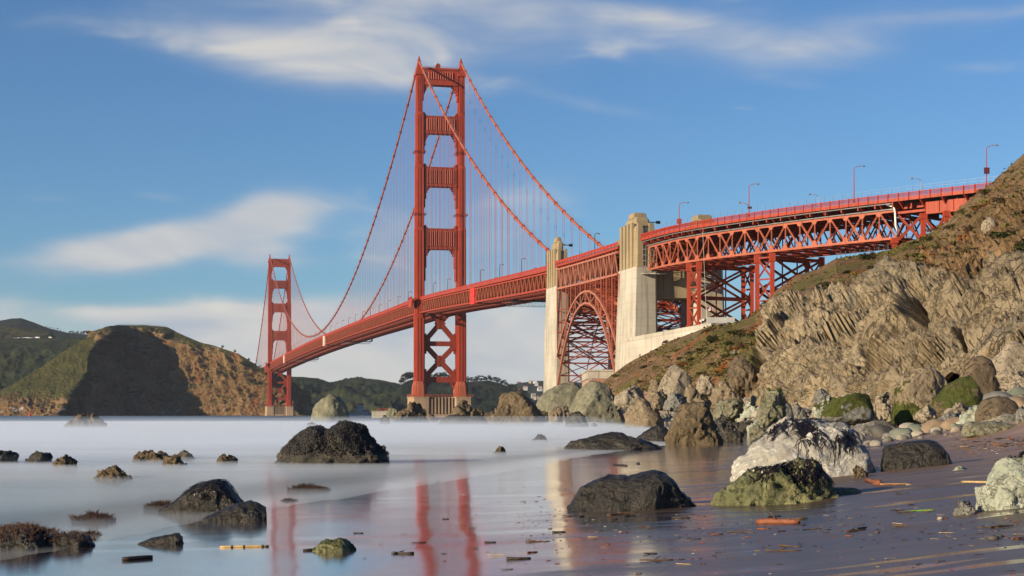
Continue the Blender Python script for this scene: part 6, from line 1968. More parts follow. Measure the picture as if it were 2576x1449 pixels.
while n < 235:
    q = rs.random()
    if q < .56: u = rs.uniform(2100, 2590); v = rs.gauss(1120, 11)
    elif q < .80: u = rs.uniform(1350, 2590); v = rs.gauss(1322, 30) - (u - 2000) * .01
    elif q < .86: u = rs.uniform(2150, 2590); v = rs.uniform(1180, 1300)
    else: u = rs.uniform(900, 2590); v = rs.uniform(1180, 1448)
    if u < 1500 and v < 1230: continue
    if not clear_uv(u, v) or v > 1446: continue
    x, y, z = hit(u, v)
    if z < -.02: continue
    me, c = rs.choice(stick)
    o = bpy.data.objects.new('driftwood_stick', me); COL.objects.link(o)
    s = rs.choice([.22, .28, .35, .45, .6, .85]) * rs.uniform(.8, 1.2) * (1 + max(0, y - 40) / 22)
    o.scale = (s, s, s); o.location = (x, y, z + .008); o.rotation_euler = (0, 0, rs.gauss(0, .45))
    tag(o, WTXT[c] + ' bit of driftwood scattered on the sand', 'driftwood', WTXT[c] + ' driftwood bits on the sand'); n += 1
# crumbs and shell bits nobody would count
mb = MB()
rs = random.Random(8)
for i in range(1500):
    q = rs.random()
    if q < .5: u = rs.uniform(2080, 2590); v = rs.gauss(1120, 14)
    elif q < .85: u = rs.uniform(1300, 2590); v = rs.gauss(1325, 34)
    else: u = rs.uniform(1100, 2590); v = rs.uniform(1200, 1448)
    if not clear_uv(u, v) or v > 1448: continue
    x, y, z = hit(u, v)
    s = rs.uniform(.003, .011) * (1 + max(0, y - 36) / 22); a = rs.uniform(-.6, .6)
    dx, dy = math.cos(a) * s * rs.uniform(1, 4), math.sin(a) * s
    mb.bar((x - dx, y - dy, z + s * .4), (x + dx, y + dy, z + s * .4), s, s * .7)
def crumb_mat():
    m, t, out = new_mat('beach_litter')
    geo = t.node('ShaderNodeNewGeometry')
    c = t.ramp(geo.outputs['Random Per Island'], [(0, (.02, .016, .012)), (.35, (.06, .03, .018)), (.55, (.16, .06, .03)), (.84, (.34, .24, .12)), (.96, (.6, .58, .52)), (1, (.05, .05, .05))], 'CONSTANT')
    principled(t, out, c, .7)
    return m
tag(mb.build('beach_litter', crumb_mat()), 'tiny crumbs of wood and shell strewn over the sand', None, None, 'stuff')

def lay(name, u0, v0, u1, v1, r, mat, label, cat='driftwood', n=6, lift=.6, taper=.85, seed=0, bend=.02):
    x0, y0, z0 = hit(u0, v0); x1, y1, z1 = hit(u1, v1)
    rg = random.Random(seed); e = empty(name, (x0, y0, z0), label, cat)
    mb = MB(); L = math.hypot(x1 - x0, y1 - y0)
    pts = []
    for i in range(n + 1):
        f = i / n
        pts.append(Vector(((x1 - x0) * f, (y1 - y0) * f + rg.uniform(-bend, bend) * L, (z1 - z0) * f + r * lift + rg.uniform(-.1, .1) * r)))
    mb.tube(pts, [r * rg.uniform(taper, 1.05) * (1 if 0 < i < n else .8) for i in range(n + 1)], 8)
    mb.build('stem', mat, e, True)
    return e, pts
e, pts = lay('driftwood_log', 1905, 1320, 2010, 1318, .055, WOOD[0], 'short orange-red driftwood log with a splintered right end', seed=2)
sp = MB(); sp.tube([pts[3], pts[3] + Vector((-.12, 0, .16))], [.022, .010], 6)
for k in range(5): sp.tube([pts[5] + Vector((0, 0, .01 * k)), pts[6] + Vector((.05 + .03 * k, .03 * k - .06, .03 + .03 * (k % 3)))], [.02, .006], 5)
sp.build('broken_branch', WOOD[3], e, True)
e, pts = lay('cane', 553, 1379, 676, 1377, .021, WOOD[2], 'yellow jointed cane lying on the wet sand at left', 'cane', 8, taper=.75, bend=.010)
nd = MB()
for i in (2, 4, 7): nd.tube([pts[i] - Vector((.02, 0, 0)), pts[i] + Vector((.012, 0, 0))], .023, 8)
nd.build('cane_joint', WOOD[3], e, True)["kind"] = 'stuff'
lay('plank', 308, 1411, 383, 1406, .036, WOOD[1], 'black waterlogged plank at the lower left', 'plank', 4, taper=.95, bend=.002)
lay('driftwood_stick', 762, 1387, 850, 1382, .022, WOOD[1], 'long thin dark stick right above the mossy green lump', 'driftwood', 5)
lay('cane', 2419, 1214, 2489, 1215, .022, WOOD[2], 'pale straw cane lying between the long black rock and the right-edge rock', 'cane', 6, taper=.95, bend=.004)
e, pts = lay('leaf', 2262, 1289, 2350, 1286, .014, simple('kelp_green', (.10, .20, .018), .4, 0, .3, 4), 'bright green strap leaf in front of the little rock pyramid', 'leaf', 6)
lay('bark', 2180, 1213, 2214, 1222, .085, WOOD[0], 'curled rusty bark chunk by the foot of the white boulder', 'bark', 6, taper=.4, bend=.04, seed=9)
b = empty('reed_bundle', hit(2240, 1222), 'loose bundle of straw reeds beside the rusty bark chunk', 'reeds')
o_ = Vector(hit(2240, 1222))
rs = random.Random(3)
for k in range(14):
    mb = MB(); L = rs.uniform(.5, 1.3); y_ = rs.uniform(-.35, .35); x_ = rs.uniform(-.5, .4); a = rs.gauss(0, .12)
    mb.tube([(x_, y_, .02), (x_ + L * math.cos(a), y_ + L * math.sin(a), .03)], [.012, .009], 5)
    mb.build('reed', WOOD[2 if k % 3 else 0], b, True)
lay('twig', 1545, 1171, 1577, 1173, .05, WOOD[1], 'dark pebble-like lump with an upright twig on the reflective sand', 'twig', 4, taper=.5)[0]
tw = MB(); tw.tube([(.30, 0, .03), (.27, 0, .25), (.22, 0, .42)], [.012, .010, .006], 5)
tw.build('twig_stem', WOOD[1], bpy.data.objects['twig'], True)
for (u, v, s, mt, lab) in ((2365, 1309, .055, CM[1], 'white pebble on the wet sand below the green leaf'), (2500, 1358, .075, CM[2], 'dark wet pebble, left of a touching pair on the lower right sand'), (2514, 1354, .05, CM[2], 'smaller dark pebble, right of a touching pair on the lower right sand'), (992, 1396, .05, CM[2], 'small dark pebble alone between the two tower reflections'), (1604, 1168, .10, CM[2], 'dark flat lump of weed on the reflective sand right of the upright twig'), (2206, 1344, .04, CM[2], 'tiny dark pebble on the bare wet sand at lower right')):
    x, y, z = hit(u, v)
    p, f = pebble_shape(int(u), 3)
    me = np_mesh('pebble', p * s, f, True); o = link('pebble', me, mt); o.location = (x, y, z + s * .25); tag(o, lab, 'pebble')

# ------------------------------------------------------------------ walls, fort and small works round the bridge
def at(u, v, d): return Vector(((u - CX) / F * d, d, HC + (HY - v) / F * d))
A, Bp = at(1575, 851, 553), at(1790, 811, 500)
rw = empty('retaining_wall', (A.x, A.y, 0), 'long whitewashed concrete retaining wall stepping up from the massive pylon', 'wall')
o = Vector((A.x, A.y, 0))
dv = (Bp - A); dv.z = 0; L = dv.length; dv.normalize(); nv = Vector((-dv.y, dv.x, 0))
mb = MB(); cp = MB()
def wl(s, t, z): q = A + dv * s + nv * t - o; return Vector((q.x, q.y, z))
for i in range(8):
    a, b = L * i / 8, L * (i + 1) / 8
    za, zb = A.z + (Bp.z - A.z) * i / 8, A.z + (Bp.z - A.z) * (i + 1) / 8
    mb.hexa([wl(a, 0, 3), wl(b - .03, 0, 3), wl(b - .03, 1.4, 3), wl(a, 1.4, 3), wl(a, 0, za - 1.3), wl(b - .03, 0, zb - 1.3), wl(b - .03, 1.4, zb - 1.3), wl(a, 1.4, za - 1.3)])
    cp.hexa([wl(a, -.12, za - 1.3), wl(b - .02, -.12, zb - 1.3), wl(b - .02, 1.5, zb - 1.3), wl(a, 1.5, za - 1.3), wl(a, -.12, za), wl(b - .02, -.12, zb), wl(b - .02, 1.5, zb), wl(a, 1.5, za)])
mb.build('wall_face', CONC_WHITE, rw); cp.build('coping', CONC, rw)
q0, q1 = at(1587, 828, 556), at(1622, 846, 554)
bt = empty('buttress', (q0.x, q0.y, 20), 'wedge of tan concrete against the base of the massive pylon', 'buttress')
mb = MB(); o = Vector((q0.x, q0.y, 20))
mb.hexa([Vector((0, 0, 0)), Vector((5.0, -1, 0)), Vector((5.0, 3, 0)), Vector((0, 4, 0)), Vector((0, 0, q0.z - 20)), Vector((5.0, -1, q1.z - 20)), Vector((5.0, 3, q1.z - 20)), Vector((0, 4, q0.z - 20))])
mb.hexa([Vector((0, -.1, q0.z - 20.0)), Vector((5.1, -1.1, q1.z - 20.0)), Vector((5.1, 3, q1.z - 20)), Vector((0, 4, q0.z - 20)), Vector((0, -.1, q0.z - 19.6)), Vector((5.1, -1.1, q1.z - 19.6)), Vector((5.1, 3, q1.z - 19.6)), Vector((0, 4, q0.z - 19.6))])
mb.build('wedge', CONC, bt)
c0 = at(1779, 811, 492)
pp = empty('parapet', c0, 'pale blue-grey parapet with a slatted opening under the viaduct towers', 'parapet')
mb = MB(); mb.box((0, 0, -.2), (8.6, .7, 1.6)); mb.box((2.9, .1, -1.0), (3.0, .6, -.2))
mb.build('panel', simple('bluegrey_concrete', (.42, .44, .43), .85, 0, .2, .3), pp)
sl_ = MB()
for k in range(12): sl_.box((3.0 + k * .28, .2, -1.1), (3.1 + k * .28, .5, -.2))
sl_.build('slats', GREYMETAL, pp)
f0 = at(1778, 811, 519)
fg = empty('flagpole', f0, 'flagpole with a small striped flag in front of the viaduct tower', 'flag')
mb = MB(); mb.tube([(0, 0, -1), (0, 0, 5.0)], .07, 6); mb.build('pole', GREYMETAL, fg)
def flag_mat():
    m, t, out = new_mat('striped_flag')
    g = t.node('ShaderNodeTexCoord').outputs['Generated']
    s = t.node('ShaderNodeSeparateXYZ'); t.put(s.inputs[0], g)
    st = t.math('GREATER_THAN', t.math('FRACT', t.math('MULTIPLY', s.outputs[2], 6.5)), .5)
    c = t.mix(st, (.45, .03, .04), (.75, .73, .72))
    can = t.math('MULTIPLY', t.math('LESS_THAN', s.outputs[0], .4), t.math('GREATER_THAN', s.outputs[2], .46))
    principled(t, out, t.mix(can, c, (.03, .04, .16)), .8)
    return m
X, Z = np.meshgrid(np.linspace(0, 2.0, 14), np.linspace(0, 1.15, 6), indexing='ij')
me = np_mesh('flag', np.stack([X.ravel() + .08, .14 * np.sin(X.ravel() * 4.2), Z.ravel() + 3.7 + .12 * X.ravel()], -1), grid_faces(14, 6), True)
link('flag', me, flag_mat(), fg)
r0, r1 = at(1768, 583, 508), at(1777, 800, 508)
hr = MB(); hr.tube([(0, 0, 0), r1 - r0], .06, 6)
o = hr.build('hoist_rope', simple('pale_rope', (.62, .56, .48), .8)); o.location = r0; tag(o, 'pale hoist rope hanging from the viaduct truss to the wall', 'rope')
g0 = at(1765, 808, 512)
fl = empty('floodlight', g0, 'pair of round white floodlights on the retaining wall', 'floodlight')
mb = MB(); mb.tube([(0, 0, -1.2), (0, 0, 0)], .08, 6); mb.build('stand', GREYMETAL, fl)
for dx, dz in ((-.35, .1), (.45, .45)):
    mb = MB(); mb.tube([(dx, .3, dz), (dx, 0, dz), (dx, -.15, dz)], [.25, .42, .42], 12); mb.build('lamp', WHITE, fl)

# brick fort glimpsed under the arch
k0 = at(1480, 930, 606)
ft = empty('brick_fort', (k0.x, k0.y, 0), 'corner of an old red brick fort under the right side of the arch', 'fort')
mb = MB(); mb.box((0, 0, 0), (34, 60, k0.z - 3.0)); mb.build('brick_wall', BRICK, ft)
mb = MB(); mb.box((-.25, -.25, k0.z - 3.0), (34.2, 60.2, k0.z - .6)); mb.box((-.6, -.6, k0.z - .6), (34.5, 60.5, k0.z)); mb.box((-.4, -.4, k0.z - 3.4), (34.4, 60.4, k0.z - 3.0)); mb.build('cornice', CONC, ft)
mb = MB()
for k in range(10): mb.box((-.12, -.12, k * 1.7), (1.5 if k % 2 else 1.0, 1.0 if k % 2 else 1.5, k * 1.7 + 1.2))
mb.build('quoins', CONC, ft)["kind"] = 'stuff'
mb = MB()
for k in range(5): mb.box((5 + k * 5.5, -.1, 9), (6 + k * 5.5, .2, 11.4))
mb.build('embrasures', DARK, ft)["kind"] = 'stuff'

# far sea wall by the tower pier and buildings along the far shore
s0 = at(935, 1046, 930)
sw = empty('sea_wall', s0, 'small tan sea wall with a red railing left of the near tower', 'wall')
mb = MB(); mb.box((0, 0, -2), (10.5, 16, 2.9)); mb.box((-.3, -.3, 2.4), (10.8, 16.3, 2.9)); mb.build('wall_face', CONC, sw)
mb = MB()
for dz in (3.6, 4.2): mb.bar((3, 0, dz), (10.5, 0, dz), .15, .15)
for k in range(8): mb.bar((3 + k * 7.5 / 7, 0, 2.9), (3 + k * 7.5 / 7, 0, 4.3), .15, .15)
mb.build('railing', RAILRED, sw)
REDROOF = simple('red_roof', (.25, .07, .05), .85, 0, .2, .1)
GREYWALL = simple('greyed_white_wall', (.36, .37, .38), .85, 0, .2, .1)
WINDOW = simple('dark_window', (.03, .035, .04), .3)
def house(loc, w_, d_, h, label, roof=REDROOF, wall=GREYWALL, group=None, rot=0.0, rows=1):
    e = empty('house', loc, label, 'house', group); e.rotation_euler = (0, 0, rot)
    mb = MB(); mb.box((-w_ / 2, -d_ / 2, -6), (w_ / 2, d_ / 2, h)); mb.build('wall', wall, e)
    mb = MB(); r = h * .45
    mb.loft([[(-w_ / 2 - .5, -d_ / 2 - .5, h), (w_ / 2 + .5, -d_ / 2 - .5, h), (w_ / 2 + .5, d_ / 2 + .5, h), (-w_ / 2 - .5, d_ / 2 + .5, h)], [(-w_ / 2 + 1, -.1, h + r), (w_ / 2 - 1, -.1, h + r), (w_ / 2 - 1, .1, h + r), (-w_ / 2 + 1, .1, h + r)]])
    mb.build('roof', roof, e)
    mb = MB(); nw = max(2, int(w_ / 3.2))
    for j in range(rows):
        for k in range(nw):
            x = -w_ / 2 + w_ * (k + .5) / nw; z = h * (j + .3) / rows
            mb.box((x - .6, -d_ / 2 - .06, z), (x + .6, -d_ / 2 + .1, z + min(1.6, h / rows * .5)))
    mb.build('windows', WINDOW, e)["kind"] = 'stuff'
    return e
for (u, v, d, w_, h, lab) in ((890, 1044, 2500, 15, 4.2, 'long low white building with a red roof on the far shore'), (921, 1043, 2560, 11, 5.5, 'small pale house with a red roof right of the long white building'), (932, 1046, 2520, 8, 3.0, 'little grey shed right of the pale red-roofed house'), (907, 1030, 2760, 11, 7.5, 'grey house with windows up on the far wooded slope'), (868, 1032, 2780, 9, 5, 'dim grey house at the left end of the far shore buildings')):
    q = at(u, v, d); house(q, w_, 8, h, lab)

def on_sheet(Pg, u, v):
    r = Pg.reshape(-1, 3)
    pu = CX + F * r[:, 0] / r[:, 1]; pv = HY - F * (r[:, 2] - HC) / r[:, 1]
    k = int(np.argmin((pu - u) ** 2 + (pv - v) ** 2)); return Vector(r[k])
rs = random.Random(17)
SAU = SHEETS['far hillside dotted with houses']
for k in range(30):
    u = rs.uniform(1278, 1362); v = rs.uniform(962, 1008)
    q = on_sheet(SAU, u, v)
    house(q + Vector((0, -4, 0)), rs.uniform(9, 18), 9, rs.uniform(5, 9), 'tiny pale house among trees on the far hillside', rs.choice([REDROOF, GREYWALL]), rs.choice([WHITE, GREYWALL, CONC]), 'houses on the far hillside', rs.uniform(-.4, .4), 2)

# ------------------------------------------------------------------ trees on the far ridges
LEAF = veg_mat('eucalyptus_leaves', (.012, .020, .010), (.030, .042, .018), (.02, .03, .014), .3)
BARK = simple('bark', (.10, .075, .055), .9)
def tree_mesh(seed, h, w_, n):
    rg = np.random.default_rng(seed)
    tk = MB()
    tk.tube([(0, 0, -2), (.2, 0, h * .35), (0, .2, h * .7)], [h * .035, h * .025, h * .01], 6)
    cl = []
    for k in range(7):
        a = rg.uniform(0, 6.28); r = w_ * rg.uniform(.1, .42); z = h * rg.uniform(.42, .92)
        c = np.array([r * math.cos(a), r * math.sin(a), z]); cl.append(c)
        tk.tube([(0, 0, h * rg.uniform(.3, .5)), tuple(c)], [h * .014, h * .005], 5)
    V = []; Fq = []
    for c in cl:
        rad = w_ * rg.uniform(.16, .30)
        pts = rg.normal(0, 1, (n, 3)); pts /= np.linalg.norm(pts, axis=1)[:, None]; pts = c + pts * rad * rg.uniform(.45, 1.05, (n, 1)) * np.array([1.15, 1.15, .7])
        for p in pts:
            a = rg.normal(0, 1, 3); a /= np.linalg.norm(a); b = np.cross(a, rg.normal(0, 1, 3)); b /= np.linalg.norm(b)
            s = w_ * .055 * rg.uniform(.6, 1.5)
            i = len(V); V += [p - a * s, p + b * s * .6, p + a * s, p - b * s * .6]; Fq.append((i, i + 1, i + 2, i + 3))
    return tk, np_mesh('crown', np.array(V), np.array(Fq))
tproto = []
for k in range(4):
    e = empty('eucalyptus_tree', (0, 0, 0), 'x', 'tree')
    tk, cm_ = tree_mesh(60 + k, 11, 9, 60)
    tk.build('trunk', BARK, e, True); link('crown', cm_, LEAF, e); tproto.append(e)
used = [0]
def plant(q, s, label, group):
    k = used[0] % 4
    e = tproto[k] if used[0] < 4 else copy_tree(tproto[k])
    used[0] += 1
    e.location = q; e.scale = (s, s, s); e.rotation_euler = (0, 0, rs.uniform(0, 6)); e["label"] = label; e["group"] = group
HT = SHEETS['dark rounded hilltop at the far left']
for u in (178, 183, 187, 198, 203, 208, 213, 218, 222): plant(on_sheet(HT, u, 843) + Vector((0, 0, 0)), rs.uniform(.9, 1.35), 'dark tree in the clump on the saddle left of the headland top', 'trees on the far left saddle')
for u in (118, 124, 130, 138, 146, 154, 162, 228, 233): plant(on_sheet(HT, u, float(np.interp(u, [118, 172, 233], [824, 838, 843]))), rs.uniform(.4, .7), 'small dark tree along the far left ridge line', 'trees along the far left ridge')
WD = SHEETS['wooded hill behind the near tower']
for u in np.arange(1008, 1330, 4.2):
    v = float(np.interp(u, [1010, 1030, 1060, 1120, 1180, 1230, 1260, 1290, 1330], [966, 956, 951, 949, 960, 957, 964, 978, 1000]))
    plant(on_sheet(WD, u, v) + Vector((0, rs.uniform(-20, 10), -3)), rs.uniform(.7, 1.3) * (1.5 if 1010 < u < 1050 else 1), 'dark tree on the skyline of the wooded hill behind the near tower', 'trees on the wooded hill')
HDP = SHEETS['brown cliffed headland across the strait with a hollow in shade']
for u, v in ((628, 908), (641, 916), (655, 925), (662, 929), (590, 885), (560, 876)): plant(on_sheet(HDP, u, v + 1) + Vector((0, -2, -2)), rs.uniform(.35, .65), 'bushy small tree on the right shoulder of the headland', 'trees on the headland shoulder')

# white vehicles on the far cliff road
VS = SHEETS['shaded green valley side left of the headland']
def van(q, label, L=9.0):
    e = empty('parked_van', q, label, 'van')
    mb = MB(); mb.hexa([(-L / 2, -1.2, .7), (L / 2, -1.2, .7), (L / 2, 1.2, .7), (-L / 2, 1.2, .7), (-L / 2, -1.1, 3.2), (L / 2 - 1.4, -1.1, 3.2), (L / 2 - 1.4, 1.1, 3.2), (-L / 2, 1.1, 3.2)]); mb.build('body', WHITE, e)
    mb = MB(); mb.box((L / 2 - 2.6, -1.25, 1.8), (L / 2 - 1.2, -1.1, 2.7)); mb.build('window', WINDOW, e)
    for x in (-L / 3, L / 3):
        mb = MB(); mb.tube([(x, -1.3, .55), (x, 1.3, .55)], .55, 10); mb.build('wheel', DARK, e)
van(on_sheet(VS, 95, 853) + Vector((0, -3, 1)), 'white van on the far cliff road, larger of two', 9)
van(on_sheet(VS, 130, 853) + Vector((0, -3, 1)), 'white vehicle farther right on the far cliff road', 6.5)
fb_ = MB()
ps = [on_sheet(VS, u, 852) + Vector((0, -2, 0)) for u in range(36, 96, 6)]
o0 = ps[0].copy()
for a, b in zip(ps[:-1], ps[1:]):
    fb_.bar(a - o0 + Vector((0, 0, 2)), b - o0 + Vector((0, 0, 2)), .5, .9); fb_.bar(a - o0, a - o0 + Vector((0, 0, 2)), .5, .5)
o = fb_.build('guard_rail', WHITE); o.location = o0; tag(o, 'pale guard rail along the far cliff road', 'guard rail')
# railing and lookout on the headland top
tp = MB()
ps = [on_sheet(HDP, u, float(np.interp(u, [295, 363, 419], [818, 819, 824]))) for u in range(300, 424, 6)]
o0 = ps[0].copy()
for a, b in zip(ps[:-1], ps[1:]):
    tp.bar(a - o0, a - o0 + Vector((0, 0, 2.2)), .5, .5); tp.bar(a - o0 + Vector((0, 0, 1.8)), b - o0 + Vector((0, 0, 1.8)), .3, .3)
o = tp.build('fence', simple('weathered_wood', (.12, .09, .07), .9)); o.location = o0; tag(o, 'thin fence along the flat top of the headland', 'fence')
# red channel buoy far out
by = empty('buoy', at(75, 1046, 1450), 'blurred red buoy floating below the left end of the headland', 'buoy')
mb = MB(); mb.tube([(0, 0, -.4), (0, 0, .8)], [1.3, 1.2], 12); mb.build('float', REDTARP, by)
mb = MB(); mb.tube([(0, 0, .8), (0, 0, 3.2)], [.8, .45], 8); mb.build('tower', REDTARP, by)
# wire fence on the crest
wf_ = MB()
us = list(range(2105, 2240, 12)); o0 = on_sheet(HP, 2105, 652)
pr = None
for u in us:
    v = float(np.interp(u, [2104, 2195, 2239], [653, 642, 631]))
    q = on_sheet(HP, u, v) - o0 + Vector((0, 1.0, 0))
    wf_.bar(q + Vector((0, 0, -.5)), q + Vector((0, 0, 2.2)), .10, .10)
    if pr is not None:
        for dz in (.5, 1.2, 1.9): wf_.bar(pr + Vector((0, 0, dz)), q + Vector((0, 0, dz)), .03, .03)
    pr = q
o = wf_.build('wire_fence', GREYMETAL); o.location = o0; tag(o, 'thin wire fence on the grassy crest below the truss end', 'fence')
# knob of tan rock standing out of the upper slope
q = on_sheet(HP, 2487, 572)
n_, f_ = ico(5)
kr = 19 * q.y / F; p = n_ * np.array([kr, kr * .8, kr])
d1, d2, ci = cells(n_ * 1.6 + 3, 4)
p = p * (1 + .35 * (fbm(n_ * 1.5, 4, .55, 9, True) - .5) + .22 * (ci - .5))[:, None]
o = link('outcrop', np_mesh('outcrop', p, f_, True), RM['pale']); o.location = q + Vector((0, -kr * .3, kr * .1)); tag(o, 'round knob of tan rock sticking out of the upper right slope', 'outcrop')

# ------------------------------------------------------------------ scrub and ice plant on the hillside
def scrub_mat():
    m, t, out = new_mat('coastal_scrub')
    geo = t.node('ShaderNodeNewGeometry')
    P_ = t.node('ShaderNodeTexCoord').outputs['Object']
    n = t.noise(P_, .05, 4, .6, .5)
    a = t.ramp(geo.outputs['Random Per Island'], [(0, (.045, .045, .016)), (.35, (.10, .082, .032)), (.6, (.16, .115, .050)), (.8, (.12, .075, .036)), (1, (.23, .175, .075))])
    g = t.ramp(geo.outputs['Random Per Island'], [(0, (.055, .066, .016)), (.5, (.12, .13, .028)), (1, (.22, .20, .05))])
    c = t.mix(t.rng(n, .46, .56), a, g)
    ice = t.noise(P_, .045, 3, .5, .8)
    c = t.mix(t.rng(ice, .60, .67, 0, .85), c, (.24, .085, .022))
    principled(t, out, c, .9, None, 0, .1)
    return m
Pf = HP.reshape(-1, 3); cl = HA['cliff']; zn = HA['zone']
rg = np.random.default_rng(3)
nv_, nu_ = HP.shape[:2]
seg = np.repeat(np.linspace(0, 6, nv_), nu_)
ok = np.where((cl < .25) & (seg < 4.25) & (seg > .7))[0]
e1 = np.linalg.norm(np.roll(HP, -1, 1) - HP, axis=2).ravel(); e2 = np.linalg.norm(np.roll(HP, -1, 0) - HP, axis=2).ravel()
vegn = fbm(Pf * .06, 4, .55, 66)
pw = (np.minimum(e1, 4) * np.minimum(e2, 6))[ok] * np.clip((vegn[ok] - .45) * 8, .03, 1) * np.where(HA['pu'][ok] > .78, .45, np.where(HA['pu'][ok] < .36, .5, 1))
pw /= pw.sum()
pick = rg.choice(ok, 9000, p=pw)
V = []; Fq = []
for i in pick:
    c = Pf[i] + rg.normal(0, .5, 3) * np.array([1, 1, .1]); s = rg.uniform(.18, .55) * (1 + .6 * (rg.random() < .1))
    for k in range(7):
        a = rg.normal(0, 1, 3); a[2] = abs(a[2]) * .8; a /= np.linalg.norm(a); b = np.cross(a, rg.normal(0, 1, 3)); b /= np.linalg.norm(b)
        p = c + a * s * .5
        j = len(V); V += [c - b * s * .25, c + b * s * .25, p + b * s * .35 + a * s * .3, p - b * s * .35 + a * s * .3]; Fq.append((j, j + 1, j + 2, j + 3))
me = np_mesh('scrub', np.array(V), np.array(Fq))
tag(link('scrub', me, scrub_mat()), 'low brown and green coastal scrub on the hillside', None, None, 'stuff')
# separate bushes
def bush_mesh(seed):
    rg = np.random.default_rng(seed); V = []; Fq = []
    cs = rg.normal(0, .45, (9, 3)) * np.array([1, 1, .3]) + np.array([0, 0, .45])
    for i in range(420):
        n = rg.normal(0, 1, 3); n /= np.linalg.norm(n)
        c = cs[i % 9] + n * rg.uniform(.25, .48) * np.array([1, 1, .8])
        a = rg.normal(0, 1, 3); a /= np.linalg.norm(a); b = np.cross(a, n); b /= np.linalg.norm(b) + 1e-9
        s = rg.uniform(.06, .13); j = len(V)
        V += [c - b * s, c + a * s * .7, c + b * s, c - a * s * .7]; Fq.append((j, j + 1, j + 2, j + 3))
    return np_mesh('shrub', np.array(V), np.array(Fq))
BUSH = [veg_mat('dark_shrub_leaves', (.022, .030, .010), (.050, .058, .018), (.06, .05, .02), .5), veg_mat('olive_shrub_leaves', (.055, .060, .016), (.12, .115, .030), (.13, .09, .035), .5), veg_mat('brown_shrub_twigs', (.055, .038, .020), (.11, .078, .038), (.16, .12, .06), .5), veg_mat('rusty_ice_plant', (.16, .045, .014), (.24, .085, .020), (.12, .10, .02), .5)]
BT = ['dark green bush on the hillside below the viaduct', 'olive green bush on the hillside below the viaduct', 'brown twiggy bush on the hillside below the viaduct', 'rusty orange ice plant patch on the hillside below the viaduct']
bms = []
for k in range(8):
    me = bush_mesh(k); me.materials.append(BUSH[k % 4]); bms.append(me)
okb = np.where((cl < .2) & (seg < 4.1) & (seg > 1.2))[0]
pwb = (np.minimum(e1, 4) * np.minimum(e2, 6))[okb] * np.clip((vegn[okb] - .40) * 5, .15, 1); pwb /= pwb.sum()
for i in rg.choice(okb, 150, p=pwb):
    k = int(rg.integers(0, 8))
    if k % 4 == 3 and rg.random() < .4: k -= 2
    o = bpy.data.objects.new('shrub', bms[k]); COL.objects.link(o)
    s = rg.uniform(.7, 1.9) * (1.25 if k % 4 == 0 else 1)
    o.location = Pf[i]; o.scale = (s * rg.uniform(1, 1.6), s, s * rg.uniform(.55, .9)); o.rotation_euler = (rg.uniform(-.2, .2), rg.uniform(-.2, .2), rg.uniform(0, 6))
    tag(o, BT[k % 4], 'shrub', BT[k % 4].split(' on ')[0] + 's')
# loose rubble scattered down the slope
V = []; nr = 2600
ok = np.where((seg < 3.9) & (seg > .7) & (cl < .35))[0]
pick = rg.choice(ok, nr)
p0, f0_ = pebble_shape(5, 1, .8)
sc_ = rg.uniform(.06, .24, nr) * (1 + .8 * (rg.random(nr) < .06))
th = rg.uniform(0, 6.3, nr)
Q = Pf[pick]
ca, sa = np.cos(th)[:, None], np.sin(th)[:, None]
PX = (p0[None, :, 0] * ca - p0[None, :, 1] * sa) * sc_[:, None] + Q[:, 0:1]; PY = (p0[None, :, 0] * sa + p0[None, :, 1] * ca) * sc_[:, None] + Q[:, 1:2]; PZ = p0[None, :, 2] * sc_[:, None] + Q[:, 2:3]
me = np_mesh('rubble', np.stack([PX.ravel(), PY.ravel(), PZ.ravel()], -1), (np.arange(nr)[:, None, None] * len(p0) + f0_[None]).reshape(-1, 3), True)
tag(link('rubble', me, simple('slope_rubble', (.19, .15, .10), .9, 0, .4, .5)), 'loose pale rubble strewn on the slope', None, None, 'stuff')

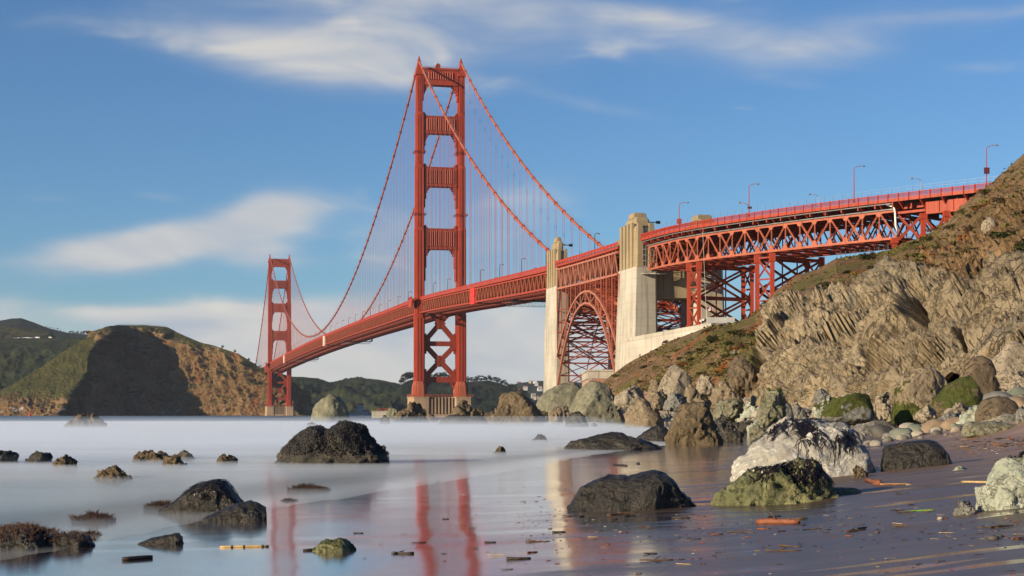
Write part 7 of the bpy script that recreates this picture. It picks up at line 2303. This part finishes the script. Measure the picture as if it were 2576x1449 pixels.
# ------------------------------------------------------------------ sea mist (long-exposure surf) and the air itself
def volume_mat(name, col, dens, aniso=0.0):
    m, t, out = new_mat(name)
    v = t.node('ShaderNodeVolumePrincipled')
    v.inputs['Color'].default_value = (*col, 1); v.inputs['Density'].default_value = dens; v.inputs['Anisotropy'].default_value = aniso
    t.l.new(v.outputs[0], out.inputs[1])
    m.cycles.homogeneous_volume = True
    return m
def mist(h, dens, seed, inner):
    ys = np.concatenate([np.geomspace(18, 620, 130)])
    X, Y = polar_rows(ys, (-.62, .42), 150, 40)
    d = shore(X, Y)
    q = np.stack([X.ravel() * .018, Y.ravel() * .10, X.ravel() * 0 + seed], -1)
    n = fbm(q, 3, .5, seed).reshape(X.shape)
    top = h * np.clip((-d - inner) / 22.0, 0, 1) ** .8 * np.clip(.45 + (n - .45) * 3.6, .03, 1.7)
    top *= np.clip((480 - Y) / 240, 0, 1) * np.clip((Y - 22) / 90, 0, 1) ** .8
    top[:, 0] = 0; top[:, -1] = 0; top[0] = 0; top[-1] = 0
    top = np.minimum(top, 1.9)
    a, b = X.shape; nn = a * b
    V = np.concatenate([np.stack([X.ravel(), Y.ravel(), .03 + top.ravel()], -1), np.stack([X.ravel(), Y.ravel(), np.full(nn, .02)], -1)])
    g = grid_faces(a, b)
    i = np.arange(nn).reshape(a, b)
    rim = np.concatenate([i[0], i[1:, -1], i[-1, :-1][::-1], i[1:-1, 0][::-1]])
    r2 = np.roll(rim, -1)
    Fm = np.concatenate([g, g[:, ::-1] + nn, np.stack([rim + nn, r2 + nn, r2, rim], -1)])
    me = np_mesh('sea_mist', V, Fm, True)
    o = link('sea_mist', me, volume_mat('sea_mist', (.78, .88, 1.0), dens))
    return tag(o, 'soft white mist of blurred surf lying on the water', None, None, 'stuff')
mist(.26, .15, 3, 0)
mist(.75, .030, 9, 3)
mist(1.6, .007, 21, 6)
bm = MB(); bm.box((-4200, -260, -16), (3600, 7200, 330))
tag(bm.build('haze', volume_mat('haze', (.72, .82, 1.0), 0.000022)), 'thin blue sea air', None, None, 'stuff')
